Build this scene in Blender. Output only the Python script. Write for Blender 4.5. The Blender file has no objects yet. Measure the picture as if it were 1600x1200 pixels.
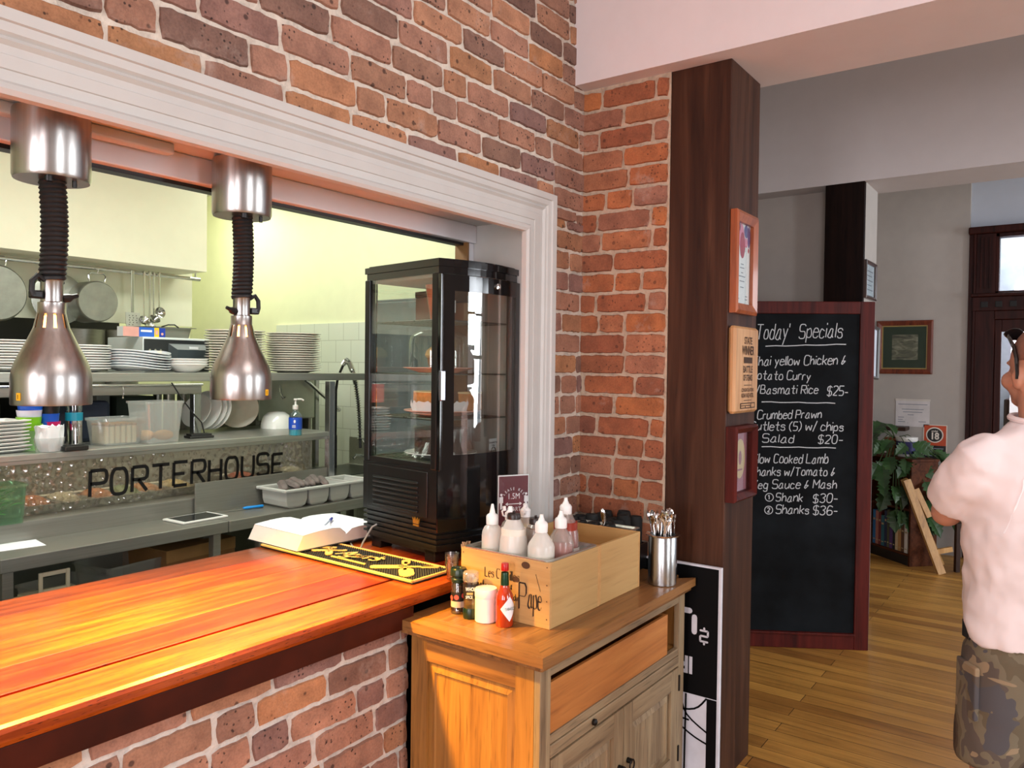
import bpy, bmesh, math, random
from mathutils import Vector, Matrix, noise
random.seed(7)
SC = bpy.context.scene
COL = SC.collection
PI = math.pi
R = math.radians
# ---------------------------------------------------------------- camera
F_PX = 1218.4
CAM = Vector((0, 0, 1.62))
def cam_axes(yaw, pitch, roll):
    f = Vector((math.cos(yaw), math.sin(yaw), 0)); r = Vector((math.sin(yaw), -math.cos(yaw), 0)); u = Vector((0, 0, 1))
    f2 = f*math.cos(pitch) + u*math.sin(pitch); u2 = u*math.cos(pitch) - f*math.sin(pitch)
    r3 = r*math.cos(roll) + u2*math.sin(roll); u3 = u2*math.cos(roll) - r*math.sin(roll)
    return r3, u3, f2
CR, CU, CF = cam_axes(R(35.96), R(-1.15), R(0.69))
cam_data = bpy.data.cameras.new('camera')
cam = bpy.data.objects.new('camera', cam_data); COL.objects.link(cam)
cam.matrix_world = Matrix(((CR.x, CU.x, -CF.x, CAM.x), (CR.y, CU.y, -CF.y, CAM.y), (CR.z, CU.z, -CF.z, CAM.z), (0, 0, 0, 1)))
cam_data.sensor_width = 36; cam_data.lens = F_PX/1600*36; cam_data.clip_start = 0.05
SC.camera = cam
# ---------------------------------------------------------------- world, lights, exposure
world = bpy.data.worlds.new('daylight'); SC.world = world; world.use_nodes = True
bg = world.node_tree.nodes['Background']; bg.inputs[0].default_value = (0.75, 0.86, 1.0, 1); bg.inputs[1].default_value = 0.9
SC.view_settings.view_transform = 'Standard'; SC.view_settings.look = 'None'
SC.view_settings.exposure = 0.0; SC.view_settings.gamma = 1.0; SC.view_settings.use_curve_mapping = False
SC.cycles.use_denoising = True
SC.cycles.max_bounces = 8; SC.cycles.transparent_max_bounces = 24
SC.cycles.sample_clamp_indirect = 6.0
def area(name, loc, target, sx, sy, power, color):
    l = bpy.data.lights.new(name, 'AREA'); l.shape = 'RECTANGLE'; l.size = sx; l.size_y = sy; l.energy = power; l.color = color
    o = bpy.data.objects.new(name, l); COL.objects.link(o); o.location = loc
    o.rotation_euler = (Vector(target)-Vector(loc)).to_track_quat('-Z', 'Y').to_euler()
    return o
# daylight through the dining room windows (the openings are in wall_right and wall_rear)
WIN_R = [(0.2, 1.3), (4.35, 5.45), (6.35, 7.25)]          # x spans of the windows in the wall at y = -4.5
WIN_B = [(-2.6, -1.2), (0.1, 1.2)]                        # y spans of the windows in the wall at x = -3.5
for a, b in WIN_R:
    area('window_daylight', ((a+b)/2, -4.75, 1.75), ((a+b)/2, 0, 1.45), b-a, 2.1, 135, (0.90, 0.95, 1.0))
for a, b in WIN_B:
    area('window_daylight', (-3.75, (a+b)/2, 1.75), (0, (a+b)/2, 1.6), b-a, 2.1, 135, (1.0, 0.92, 0.95))
# kitchen ceiling fluorescents, and the lights of the dining room and of the room beyond the far door
area('kitchen_tube_light', (1.5, 2.95, 3.0), (1.5, 2.95, 0), 2.4, 0.6, 66, (0.95, 1.0, 0.90))
area('kitchen_tube_light', (3.4, 4.6, 3.0), (3.4, 4.6, 0), 0.5, 2.4, 21, (0.95, 1.0, 0.84))
area('pass_strip_light', (2.12, 3.90, 1.195), (2.12, 3.90, 0), 2.0, .05, 3.0, (1.0, .86, .66))
area('hood_light', (3.45, 5.5, 2.95), (3.9, 6.0, 2.0), 0.4, 0.4, 9, (1.0, 0.98, 0.62))
area('range_light', (1.6, 5.3, 2.6), (1.6, 5.3, 0), 1.6, 0.4, 5, (1.0, 0.96, 0.72))
area('room_light', (1.0, -1.2, 3.5), (1.0, -1.2, 0), 1.6, 1.6, 38, (1.0, 0.89, 0.88))
area('back_room_light', (9.6, 0.2, 3.3), (9.6, 0.2, 0), 1.5, 1.5, 70, (0.88, 0.92, 1.0))
# ---------------------------------------------------------------- colours and materials
def srgb(h):
    h = h.lstrip('#'); o = []
    for i in (0, 2, 4):
        c = int(h[i:i+2], 16)/255
        o.append(c/12.92 if c <= 0.04045 else ((c+0.055)/1.055)**2.4)
    return (o[0], o[1], o[2], 1.0)
MATS = {}
class NT:
    def __init__(s, name):
        s.m = bpy.data.materials.new(name); s.m.use_nodes = True; s.t = s.m.node_tree
        s.t.nodes.clear(); s.out = s.t.nodes.new('ShaderNodeOutputMaterial')
    def n(s, typ, **kw):
        nd = s.t.nodes.new('ShaderNode'+typ)
        for k, v in kw.items():
            if k.startswith('i_'): nd.inputs[k[2:].replace('_', ' ')].default_value = v
            else: setattr(nd, k, v)
        return nd
    def l(s, a, b): s.t.links.new(a, b)
    def bsdf(s, **kw):
        b = s.n('BsdfPrincipled')
        for k, v in kw.items(): b.inputs[k].default_value = v
        s.l(b.outputs[0], s.out.inputs[0]); return b
    def coords(s, scale=(1, 1, 1), kind='Object'):
        c = s.n('TexCoord'); m = s.n('Mapping'); s.l(c.outputs[kind], m.inputs[0]); m.inputs['Scale'].default_value = scale
        return m.outputs[0]
    def noise(s, vec, scale, detail=3, rough=.55, dist=0):
        x = s.n('TexNoise'); x.inputs['Scale'].default_value = scale; x.inputs['Detail'].default_value = detail
        x.inputs['Roughness'].default_value = rough; x.inputs['Distortion'].default_value = dist; s.l(vec, x.inputs['Vector']); return x
    def ramp(s, fac, stops, interp='LINEAR'):
        r = s.n('ValToRGB'); e = r.color_ramp; e.interpolation = interp
        while len(e.elements) < len(stops): e.elements.new(0.5)
        for el, (p, c) in zip(e.elements, stops): el.position = p; el.color = c if len(c) == 4 else (*c, 1)
        s.l(fac, r.inputs[0]); return r
    def mix(s, fac, a, b, mode='MIX'):
        m = s.n('MixRGB', blend_type=mode)
        for i, v in ((0, fac), (1, a), (2, b)):
            if hasattr(v, 'links'): s.l(v, m.inputs[i])
            else: m.inputs[i].default_value = v
        return m.outputs[0]
    def bump(s, h, b, strength=.3, dist=.01):
        x = s.n('Bump'); x.inputs['Strength'].default_value = strength; x.inputs['Distance'].default_value = dist
        s.l(h, x.inputs['Height']); s.l(x.outputs[0], b.inputs['Normal'])
def mat(name, col, rough=.5, metal=0, var=.10, scale=9, coat=0, emit=0, sub=None, bump=0, spec=None):
    """plain surface with a little noise in its colour and roughness"""
    if name in MATS: return MATS[name]
    c = srgb(col) if isinstance(col, str) else col
    k = NT(name); b = k.bsdf(**{'Roughness': rough, 'Metallic': metal})
    v = k.coords(); nz = k.noise(v, scale)
    dk = tuple(x*(1-var) for x in c[:3])+(1,); lt = tuple(min(1, x*(1+var)) for x in c[:3])+(1,)
    r = k.ramp(nz.outputs['Fac'], [(.3, dk), (.7, lt)]); k.l(r.outputs[0], b.inputs['Base Color'])
    if coat: b.inputs['Coat Weight'].default_value = coat; b.inputs['Coat Roughness'].default_value = .06
    if emit: k.l(r.outputs[0], b.inputs['Emission Color']); b.inputs['Emission Strength'].default_value = emit
    if spec is not None: b.inputs['Specular IOR Level'].default_value = spec
    if bump: k.bump(k.noise(v, scale*6).outputs['Fac'], b, bump, .004)
    MATS[name] = k.m; return k.m
def wood(name, c1, c2, c3, axis=0, scale=1.0, rough=.4, coat=0, pores=.25, island=0.0, spec=.5):
    """grain stretched along an axis; island > 0 gives each board of the mesh its own tone"""
    if name in MATS: return MATS[name]
    k = NT(name); b = k.bsdf(Roughness=rough); b.inputs['Specular IOR Level'].default_value = spec
    s = [26*scale]*3; s[axis] = 1.6*scale; v = k.coords(tuple(s))
    if island:
        g = k.n('NewGeometry'); ad = k.n('VectorMath', operation='ADD'); sc_ = k.n('VectorMath', operation='SCALE')
        cm = k.n('CombineXYZ'); [k.l(g.outputs['Random Per Island'], cm.inputs[i]) for i in range(3)]
        k.l(cm.outputs[0], sc_.inputs[0]); sc_.inputs['Scale'].default_value = 37; k.l(v, ad.inputs[0]); k.l(sc_.outputs[0], ad.inputs[1]); v = ad.outputs[0]
    n1 = k.noise(v, 1.0, 4, .6, .6); n2 = k.noise(v, 5.0, 2, .5)
    r = k.ramp(n1.outputs['Fac'], [(.28, srgb(c1)), (.5, srgb(c2)), (.74, srgb(c3))]).outputs[0]
    if island:
        g2 = k.n('NewGeometry'); hv = k.n('HueSaturation'); mr = k.n('MapRange'); mr.inputs[3].default_value = 1-island; mr.inputs[4].default_value = 1+island
        k.l(g2.outputs['Random Per Island'], mr.inputs[0]); k.l(mr.outputs[0], hv.inputs['Value']); k.l(r, hv.inputs['Color']); r = hv.outputs[0]
    pr = k.ramp(n2.outputs['Fac'], [(.30, (pores, pores, pores)), (.42, (1, 1, 1))])
    k.l(k.mix(.8, r, pr.outputs[0], 'MULTIPLY'), b.inputs['Base Color'])
    if coat: b.inputs['Coat Weight'].default_value = coat; b.inputs['Coat Roughness'].default_value = .08
    k.bump(n1.outputs['Fac'], b, .12, .003)
    MATS[name] = k.m; return k.m
def steel(name, col='#b9bab8', rough=.28, axis=0, streak=.10, metal=1.0):
    if name in MATS: return MATS[name]
    k = NT(name); b = k.bsdf(Metallic=metal)
    s = [60]*3; s[axis] = 1.2; v = k.coords(tuple(s)); nz = k.noise(v, 2, 3)
    mr = k.n('MapRange'); mr.inputs[3].default_value = rough-streak; mr.inputs[4].default_value = rough+streak
    k.l(nz.outputs['Fac'], mr.inputs[0]); k.l(mr.outputs[0], b.inputs['Roughness'])
    c = srgb(col); r = k.ramp(nz.outputs['Fac'], [(.3, tuple(x*.85 for x in c[:3])), (.7, c)])
    k.l(r.outputs[0], b.inputs['Base Color']); MATS[name] = k.m; return k.m
def glass(name, tint=(1, 1, 1, 1), refl=.12, rough=0.0, bump=0, haze=0, hazecol=(.9, .9, .9, 1)):
    """thin clear sheet: see-through plus a mirror part that grows towards grazing angles"""
    if name in MATS: return MATS[name]
    k = NT(name); tr = k.n('BsdfTransparent'); tr.inputs[0].default_value = tint
    gl = k.n('BsdfGlossy'); gl.inputs['Roughness'].default_value = rough
    lw = k.n('LayerWeight'); lw.inputs[0].default_value = .35
    mr = k.n('MapRange'); k.l(lw.outputs['Facing'], mr.inputs[0]); mr.inputs[3].default_value = refl; mr.inputs[4].default_value = min(1, refl*3.5+.2)
    mx = k.n('MixShader'); k.l(mr.outputs[0], mx.inputs[0])
    base = tr.outputs[0]
    if haze:
        tl = k.n('BsdfTranslucent'); tl.inputs[0].default_value = hazecol; df = k.n('BsdfDiffuse'); df.inputs[0].default_value = hazecol
        m3 = k.n('MixShader'); m3.inputs[0].default_value = .5; k.l(df.outputs[0], m3.inputs[1]); k.l(tl.outputs[0], m3.inputs[2])
        m2 = k.n('MixShader'); m2.inputs[0].default_value = haze; k.l(tr.outputs[0], m2.inputs[1]); k.l(m3.outputs[0], m2.inputs[2]); base = m2.outputs[0]
    k.l(base, mx.inputs[1]); k.l(gl.outputs[0], mx.inputs[2]); k.l(mx.outputs[0], k.out.inputs[0])
    if bump:
        v = k.coords((1, 1, 1)); vo = k.n('TexVoronoi'); vo.inputs['Scale'].default_value = 36; vo.feature = 'SMOOTH_F1'; k.l(v, vo.inputs['Vector'])
        bp = k.n('Bump'); bp.inputs['Strength'].default_value = bump; bp.inputs['Distance'].default_value = .01; k.l(vo.outputs['Distance'], bp.inputs['Height']); k.l(bp.outputs[0], gl.inputs['Normal'])
    MATS[name] = k.m; return k.m
def brick_mat(name, stops, spot=.8):
    k = NT(name); b = k.bsdf(Roughness=.88)
    g = k.n('NewGeometry'); v = k.coords()
    r = k.ramp(g.outputs['Random Per Island'], [(i/(len(stops)-1), srgb(c)) for i, c in enumerate(stops)]).outputs[0]
    n1 = k.noise(v, 14, 4, .6); r = k.mix(.75, r, k.ramp(n1.outputs['Fac'], [(.3, (.62, .58, .58)), (.68, (1.22, 1.2, 1.18))]).outputs[0], 'MULTIPLY')
    n3 = k.noise(v, 160, 2, .6); r = k.mix(.5, r, k.ramp(n3.outputs['Fac'], [(.35, (.72, .7, .7)), (.6, (1.1, 1.1, 1.1))]).outputs[0], 'MULTIPLY')
    vo = k.n('TexVoronoi'); vo.inputs['Scale'].default_value = 62; vo.inputs['Randomness'].default_value = 1; k.l(v, vo.inputs['Vector'])
    sp = k.ramp(vo.outputs['Distance'], [(.16, (.05, .04, .045)), (.25, (1, 1, 1))])
    n4 = k.noise(v, 9, 2); ms = k.ramp(n4.outputs['Fac'], [(.50, (0, 0, 0)), (.56, (spot, spot, spot))])
    r = k.mix(ms.outputs[0], r, k.mix(1, r, sp.outputs[0], 'MULTIPLY'))
    v2 = k.n('TexVoronoi'); v2.inputs['Scale'].default_value = 17; k.l(v, v2.inputs['Vector'])
    s2 = k.ramp(v2.outputs['Distance'], [(.10, (.09, .07, .08)), (.15, (1, 1, 1))]); r = k.mix(spot*.9, r, s2.outputs[0], 'MULTIPLY')
    n5 = k.noise(v, 6, 5, .7); w = k.ramp(n5.outputs['Fac'], [(.60, (0, 0, 0)), (.72, (.5, .5, .5))]); r = k.mix(w.outputs[0], r, srgb('#b09a8e'))
    k.l(r, b.inputs['Base Color']); k.bump(k.noise(v, 55, 5, .7).outputs['Fac'], b, .55, .006)
    MATS[name] = k.m; return k.m
def mortar_mat(name, col):
    k = NT(name); b = k.bsdf(Roughness=.95); v = k.coords(); n = k.noise(v, 30, 5, .65); c = srgb(col)
    r = k.ramp(n.outputs['Fac'], [(.25, tuple(x*.62 for x in c[:3])), (.5, c), (.8, tuple(min(1, x*1.2) for x in c[:3]))])
    k.l(r.outputs[0], b.inputs['Base Color']); k.bump(n.outputs['Fac'], b, .8, .012); MATS[name] = k.m; return k.m

M_white = mat('white_gloss_paint', '#d9d8d4', .38, var=.03)
M_plate = mat('white_china', '#e9e9e6', .18, var=.03, coat=.3)
M_black = mat('black_plastic', '#0c0c0d', .32, var=.2)
M_blackgloss = mat('black_gloss_enamel', '#08080a', .10, var=.2, coat=.5)
M_rubber = mat('black_rubber', '#111112', .6, var=.2)
M_chrome = mat('chrome', '#d8d8d8', .08, 1, var=.04)
M_steel = steel('brushed_stainless', '#b9b9b2', .34, metal=.8)
M_steel_d = steel('dull_stainless', '#9a9890', .42, metal=.72)
M_steel_v = steel('upright_brushed_stainless', '#b4b5b5', .24, 2)
M_alu = steel('spun_aluminium', '#b3aeaa', .30, 2, .05)
M_paper = mat('white_paper', '#e4e6ea', .8, var=.02)
M_cardboard = mat('brown_cardboard', '#8a6238', .85, var=.1)
M_clear = glass('clear_glass', (.97, .99, .98, 1), .03)
M_tub = glass('clear_tub_plastic', (.92, .93, .92, 1), .06, .15, haze=.24, hazecol=(.84, .86, .85, 1))
M_frost = glass('frosted_bottle_plastic', (.94, .94, .92, 1), .04, .3, haze=.85, hazecol=(.93, .91, .87, 1))
M_frost_thin = glass('thin_bottle_plastic', (.95, .93, .9, 1), .05, .25, haze=.30, hazecol=(.90, .82, .74, 1))
M_dkwood = wood('dark_stained_timber', '#1e0f09', '#2f1a10', '#452818', 2, .8, .45, pores=.6, spec=.25)
M_redwood = wood('mahogany_frame_timber', '#2c0a07', '#4a140e', '#5c1c14', 2, .8, .5, pores=.6); M_redwood.node_tree.nodes['Principled BSDF'].inputs['Specular IOR Level'].default_value = .2
M_chalk = mat('white_chalk', '#bcc0c4', .95, var=.12, scale=120)
M_ink = mat('black_ink', '#070606', .7); M_trim = mat('white_trim_paint', '#bebcb8', .42, var=.03)
# ---------------------------------------------------------------- mesh building helpers
class MB:
    def __init__(s): s.v = []; s.f = []; s.m = []; s.sm = []
    def add(s, vs, fs, mi=0, smooth=False):
        o = len(s.v); s.v += [Vector(p) for p in vs]
        for f in fs: s.f.append([i+o for i in f]); s.m.append(mi); s.sm.append(smooth)
    def box(s, x0, x1, y0, y1, z0, z1, bev=0, mi=0, M=None, seg=2):
        if x0 > x1: x0, x1 = x1, x0
        if y0 > y1: y0, y1 = y1, y0
        if z0 > z1: z0, z1 = z1, z0
        vs = [Vector((x, y, z)) for z in (z0, z1) for y in (y0, y1) for x in (x0, x1)]
        fs = [(0, 2, 3, 1), (4, 5, 7, 6), (0, 1, 5, 4), (2, 6, 7, 3), (0, 4, 6, 2), (1, 3, 7, 5)]
        if bev:
            bm = bmesh.new(); bv = [bm.verts.new(p) for p in vs]; [bm.faces.new([bv[i] for i in f]) for f in fs]
            bmesh.ops.bevel(bm, geom=bm.edges[:], offset=bev, segments=seg, profile=.5, affect='EDGES', clamp_overlap=True)
            bm.verts.index_update(); vs = [p.co.copy() for p in bm.verts]; fs = [[q.index for q in f.verts] for f in bm.faces]; bm.free()
        if M: vs = [M @ p for p in vs]
        s.add(vs, fs, mi, False); return s
    def lathe(s, prof, n=32, c=(0, 0, 0), axis=None, mi=0, smooth=True, cap0=False, cap1=False, skip=None, sx=1, sy=1):
        """prof: (radius, height) pairs turned round the axis through c"""
        q = Vector((0, 0, 1)).rotation_difference(Vector(axis)) if axis else None
        vs = []
        for r, z in prof:
            for i in range(n):
                a = 2*PI*i/n; p = Vector((r*math.cos(a)*sx, r*math.sin(a)*sy, z))
                if q: p = q @ p
                vs.append(p+Vector(c))
        fs = []
        for j in range(len(prof)-1):
            for i in range(n):
                if skip and skip(j, i): continue
                k = (i+1) % n; fs.append((j*n+i, j*n+k, (j+1)*n+k, (j+1)*n+i))
        if cap0: fs.append(list(range(n))[::-1])
        if cap1: fs.append([(len(prof)-1)*n+i for i in range(n)])
        s.add(vs, fs, mi, smooth); return s
    def cyl(s, p0, p1, r0, r1=None, n=16, mi=0, smooth=True):
        p0 = Vector(p0); p1 = Vector(p1); d = p1-p0
        return s.lathe([(r0, 0), (r0 if r1 is None else r1, d.length)], n, p0, d, mi, smooth, True, True)
    def ball(s, c, r, n=16, mi=0, sx=1, sy=1, sz=1, M=None):
        m = n//2; vs = []; fs = []
        for j in range(1, m):
            t = PI*j/m
            for i in range(n):
                a = 2*PI*i/n; vs.append(Vector((r*sx*math.sin(t)*math.cos(a), r*sy*math.sin(t)*math.sin(a), r*sz*math.cos(t))))
        vs += [Vector((0, 0, r*sz)), Vector((0, 0, -r*sz))]; T = len(vs)-2
        for j in range(m-2):
            for i in range(n): k = (i+1) % n; fs.append((j*n+i, (j+1)*n+i, (j+1)*n+k, j*n+k))
        for i in range(n):
            k = (i+1) % n; fs.append((T, i, k)); fs.append((T+1, (m-2)*n+k, (m-2)*n+i))
        if M: vs = [M @ p for p in vs]
        s.add([p+Vector(c) for p in vs], fs, mi, True); return s
    def tube(s, pts, r, n=8, mi=0, closed=False, cap=True):
        pts = [Vector(p) for p in pts]; L = len(pts); rs = r if isinstance(r, (list, tuple)) else [r]*L
        vs = []; up = None
        for i, p in enumerate(pts):
            a = pts[i-1] if (i or closed) else p; b = pts[(i+1) % L] if (i < L-1 or closed) else p
            t = (b-a).normalized()
            if up is None: up = t.orthogonal().normalized()
            up = (up-t*up.dot(t)); up = up.normalized() if up.length > 1e-6 else t.orthogonal().normalized()
            w = t.cross(up)
            for k in range(n): an = 2*PI*k/n; vs.append(p+(up*math.cos(an)+w*math.sin(an))*rs[i])
        fs = []
        for i in range(L if closed else L-1):
            j = (i+1) % L
            for k in range(n): q = (k+1) % n; fs.append((i*n+k, i*n+q, j*n+q, j*n+k))
        if cap and not closed: fs.append(list(range(n))[::-1]); fs.append([(L-1)*n+k for k in range(n)])
        s.add(vs, fs, mi, True); return s
    def prism(s, poly, o, u, v, w, mi=0):
        """flat outline poly (2d) at o in axes u, v, extruded by the vector w"""
        o = Vector(o); u = Vector(u); v = Vector(v); w = Vector(w); n = len(poly)
        a = [o+u*x+v*y for x, y in poly]; b = [p+w for p in a]
        fs = [list(range(n))[::-1], [n+i for i in range(n)]]+[(i, (i+1) % n, n+(i+1) % n, n+i) for i in range(n)]
        s.add(a+b, fs, mi); return s
    def loft(s, rings, mi=0, smooth=True, cap=True):
        n = len(rings[0]); vs = [p for r in rings for p in r]; fs = []
        for j in range(len(rings)-1):
            for i in range(n): k = (i+1) % n; fs.append((j*n+i, j*n+k, (j+1)*n+k, (j+1)*n+i))
        if cap: fs.append(list(range(n))[::-1]); fs.append([(len(rings)-1)*n+i for i in range(n)])
        s.add(vs, fs, mi, smooth); return s
    def xf(s, M): s.v = [M @ p for p in s.v]; return s
    def build(s, name, mats, parent=None, world=False, auto=True):
        me = bpy.data.meshes.new(name)
        vs = s.v
        if world and parent is not None: I = WM[parent.name].inverted(); vs = [I @ p for p in vs]
        me.from_pydata([tuple(p) for p in vs], [], s.f)
        for m in (mats if isinstance(mats, (list, tuple)) else [mats]): me.materials.append(m)
        me.polygons.foreach_set('material_index', s.m); me.polygons.foreach_set('use_smooth', s.sm)
        bm = bmesh.new(); bm.from_mesh(me); bmesh.ops.recalc_face_normals(bm, faces=bm.faces[:]); bm.to_mesh(me); bm.free()
        me.update()
        if any(s.sm): me.set_sharp_from_angle(angle=R(38))
        o = bpy.data.objects.new(name, me); COL.objects.link(o)
        if parent is not None: o.parent = parent; WM[o.name] = WM[parent.name]
        else: WM[o.name] = Matrix.Identity(4)
        return o
WM = {}
def tag(o, label, cat, group=None, kind=None):
    o['label'] = label; o['category'] = cat
    if group: o['group'] = group
    if kind: o['kind'] = kind
    return o
def thing(name, label, cat, loc=(0, 0, 0), rz=0, group=None):
    o = bpy.data.objects.new(name, None); COL.objects.link(o); o.empty_display_size = .05
    o.location = loc; o.rotation_euler = (0, 0, rz)
    WM[o.name] = Matrix.Translation(Vector(loc)) @ Matrix.Rotation(rz, 4, 'Z')
    return tag(o, label, cat, group)
def structure(mb, name, m, parent=None):
    o = mb.build(name, m, parent, world=parent is not None)
    if parent is None: o['kind'] = 'structure'
    return o
def dup(root, loc, rz=0, label=None):
    """a copy of a thing with copies of its parts and sub-parts"""
    r = root.copy(); COL.objects.link(r); r.location = loc; r.rotation_euler = (0, 0, rz)
    WM[r.name] = Matrix.Translation(Vector(loc)) @ Matrix.Rotation(rz, 4, 'Z')
    if label: r['label'] = label
    for ch in list(root.children):
        c = ch.copy(); COL.objects.link(c); c.parent = r
        for g in list(ch.children): d = g.copy(); COL.objects.link(d); d.parent = c
    return r
def ray(x, y): return CF + CR*((x-800)/F_PX) - CU*((y-600)/F_PX)
def onX(x, y, X): d = ray(x, y); return CAM+d*((X-CAM.x)/d.x)
def onY(x, y, Y): d = ray(x, y); return CAM+d*((Y-CAM.y)/d.y)
def onZ(x, y, Z): d = ray(x, y); return CAM+d*((Z-CAM.z)/d.z)
def Tr(x, y, z, rz=0, rx=0, ry=0, s=1):
    return Matrix.Translation((x, y, z)) @ Matrix.Rotation(rz, 4, 'Z') @ Matrix.Rotation(ry, 4, 'Y') @ Matrix.Rotation(rx, 4, 'X') @ Matrix.Scale(s, 4)
ORD = ['topmost', 'second from the top', 'third from the top', 'fourth from the top', 'fifth from the top', 'sixth from the top', 'seventh from the top', 'eighth from the top', 'ninth from the top', 'tenth from the top', 'eleventh from the top', 'twelfth from the top', 'thirteenth from the top', 'fourteenth from the top', 'fifteenth from the top', 'sixteenth from the top', 'seventeenth from the top', 'eighteenth from the top']
# ---------------------------------------------------------------- lettering: a stroke alphabet (y: 3 = baseline, 8 = x-height, b = capital height)
GL = {'a': '48 28 16 04 13 33 46/48 44 53', 'b': '0b 03/06 28 38 46 44 33 13 04', 'c': '47 28 18 06 04 13 33 44', 'd': '47 28 18 06 04 13 33 45/4b 43', 'e': '06 46 47 38 18 06 04 13 33 44',
 'f': '4a 3b 2a 23/08 48', 'g': '47 28 18 06 04 13 33 45/48 41 30 10 01', 'h': '0b 03/06 28 38 46 43', 'i': '08 03/0a 0b', 'k': '0b 03/48 05/16 43', 'l': '0b 03', 'm': '08 03/06 18 28 36 33/36 48 58 66 63', 'n': '08 03/06 28 38 46 43',
 'o': '28 18 06 04 13 33 44 46 38 28', 'p': '08 00/07 28 38 46 44 33 13 04', 'r': '08 03/06 18 38', 's': '47 38 18 07 16 36 44 33 13 04', 't': '2b 24 33 43/08 48', 'u': '08 04 13 23 45/48 43', 'v': '08 23 48', 'w': '08 13 37 53 68', 'y': '08 24/48 10', 'z': '08 48 03 43',
 'A': '03 3b 63/16 56', 'B': '0b 03/0b 3b 4a 48 37 07/37 56 54 43 03', 'C': '5a 4b 1b 09 05 13 43 54', 'D': '0b 03/0b 3b 59 55 33 03', 'E': '5b 0b/0b 03/03 53/07 47', 'F': '5b 0b/0b 03/07 47', 'G': '5a 4b 1b 09 05 13 43 55 57 37', 'H': '0b 03/5b 53/07 57', 'I': '0b 03', 'J': '0a 2b 6b/4b 44 31 11 02 13 35',
 'L': '0b 03/03 53', 'M': '03 0b/0b 36/36 6b/6b 63', 'N': '03 0b/0b 53/53 5b', 'O': '3b 1b 09 05 13 43 55 59 4b 3b', 'P': '0b 03/0b 4b 5a 58 47 07', 'R': '0b 03/0b 4b 5a 58 47 07/27 53', 'S': '5a 4b 1b 0a 08 17 47 56 54 43 13 04', 'T': '0b 6b/3b 33', 'U': '0b 05 13 43 55 5b', 'V': '0b 33/33 6b', 'W': '0b 23/23 49/49 63/63 8b', 'Y': '0b 37/6b 37/37 33',
 '0': '2b 1b 09 05 13 33 45 49 3b 2b', '1': '09 2b/2b 23', '2': '0a 1b 3b 4a 48 03/03 43', '3': '0a 1b 3b 49 27/27 37 45 33 13 04', '5': '4b 0b/0b 07/07 37 46 44 33 03', '6': '4a 3b 1b 08 05 13 33 44 46 37 17 05', '8': '2b 0a 18 37 45 33 13 05 17 38 4a 2b',
 '$': '4a 3b 1b 0a 08 17 37 46 44 33 13 04/2c 22', '-': '06 36', '/': '02 3c', '(': '2c 09 05 22', ')': '0c 29 25 02', "'": '0b 09', '&': '46 24 13 04 16 2a/06 46/2a 3b', '.': '03 14'}
def smooth_line(p, k=4):
    if len(p) < 3: return p
    o = []
    for i in range(len(p)-1):
        a = p[max(i-1, 0)]; b = p[i]; c = p[i+1]; d = p[min(i+2, len(p)-1)]
        for t in range(k):
            t /= k; o.append(tuple(.5*((2*b[j])+(-a[j]+c[j])*t+(2*a[j]-5*b[j]+4*c[j]-d[j])*t*t+(-a[j]+3*b[j]-3*c[j]+d[j])*t**3) for j in (0, 1)))
    return o+[p[-1]]
def ribbon(mb, pts, o, u, v, w, nib=None, mi=0, thick=.0006):
    """a pen line of half-width w (or a broad nib held at an angle) lying on the plane o, u, v"""
    n = u.cross(v).normalized()*thick
    L, Rr = [], []
    for i, p in enumerate(pts):
        a = pts[max(i-1, 0)]; b = pts[min(i+1, len(pts)-1)]
        dx, dy = b[0]-a[0], b[1]-a[1]; l = math.hypot(dx, dy) or 1
        nx, ny = (-dy/l*w, dx/l*w) if nib is None else (nib[0]*w, nib[1]*w)
        if nib is not None: nx += -dy/l*w*.22; ny += dx/l*w*.22
        c = o+u*p[0]+v*p[1]; e = u*nx+v*ny; L.append(c+e+n); Rr.append(c-e+n)
    k = len(pts); mb.add(L+Rr, [(i, i+1, k+i+1, k+i) for i in range(k-1)], mi)
def write(mb, text, o, u, v, h, w, nib=None, smooth=True, gap=1.7, mi=0, slant=0.0, jit=0.0, narrow=1.0, rise=0.0):
    """write text from the point o along u with v up; h = capital height, returns the pen's end"""
    o = Vector(o); u = Vector(u).normalized(); v = Vector(v).normalized(); s = h/8; x = 0
    for ch in text:
        if ch == ' ': x += 3.2*s*narrow; continue
        g = GL.get(ch)
        if g is None: continue
        mx = 0; jy = random.uniform(-jit, jit); js = 1+random.uniform(-jit, jit)*2
        for st in g.split('/'):
            p = [(int(q[0], 16), int(q[1], 16)-3) for q in st.split()]; mx = max(mx, max(a for a, b in p))
            p = [((a*narrow+b*slant)*s*js+x, b*s*js+jy*h+x*rise) for a, b in p]
            if smooth: p = smooth_line(p)
            ribbon(mb, p, o, u, v, w, nib, mi)
        x += (mx*narrow+gap)*s
    return x
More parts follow.
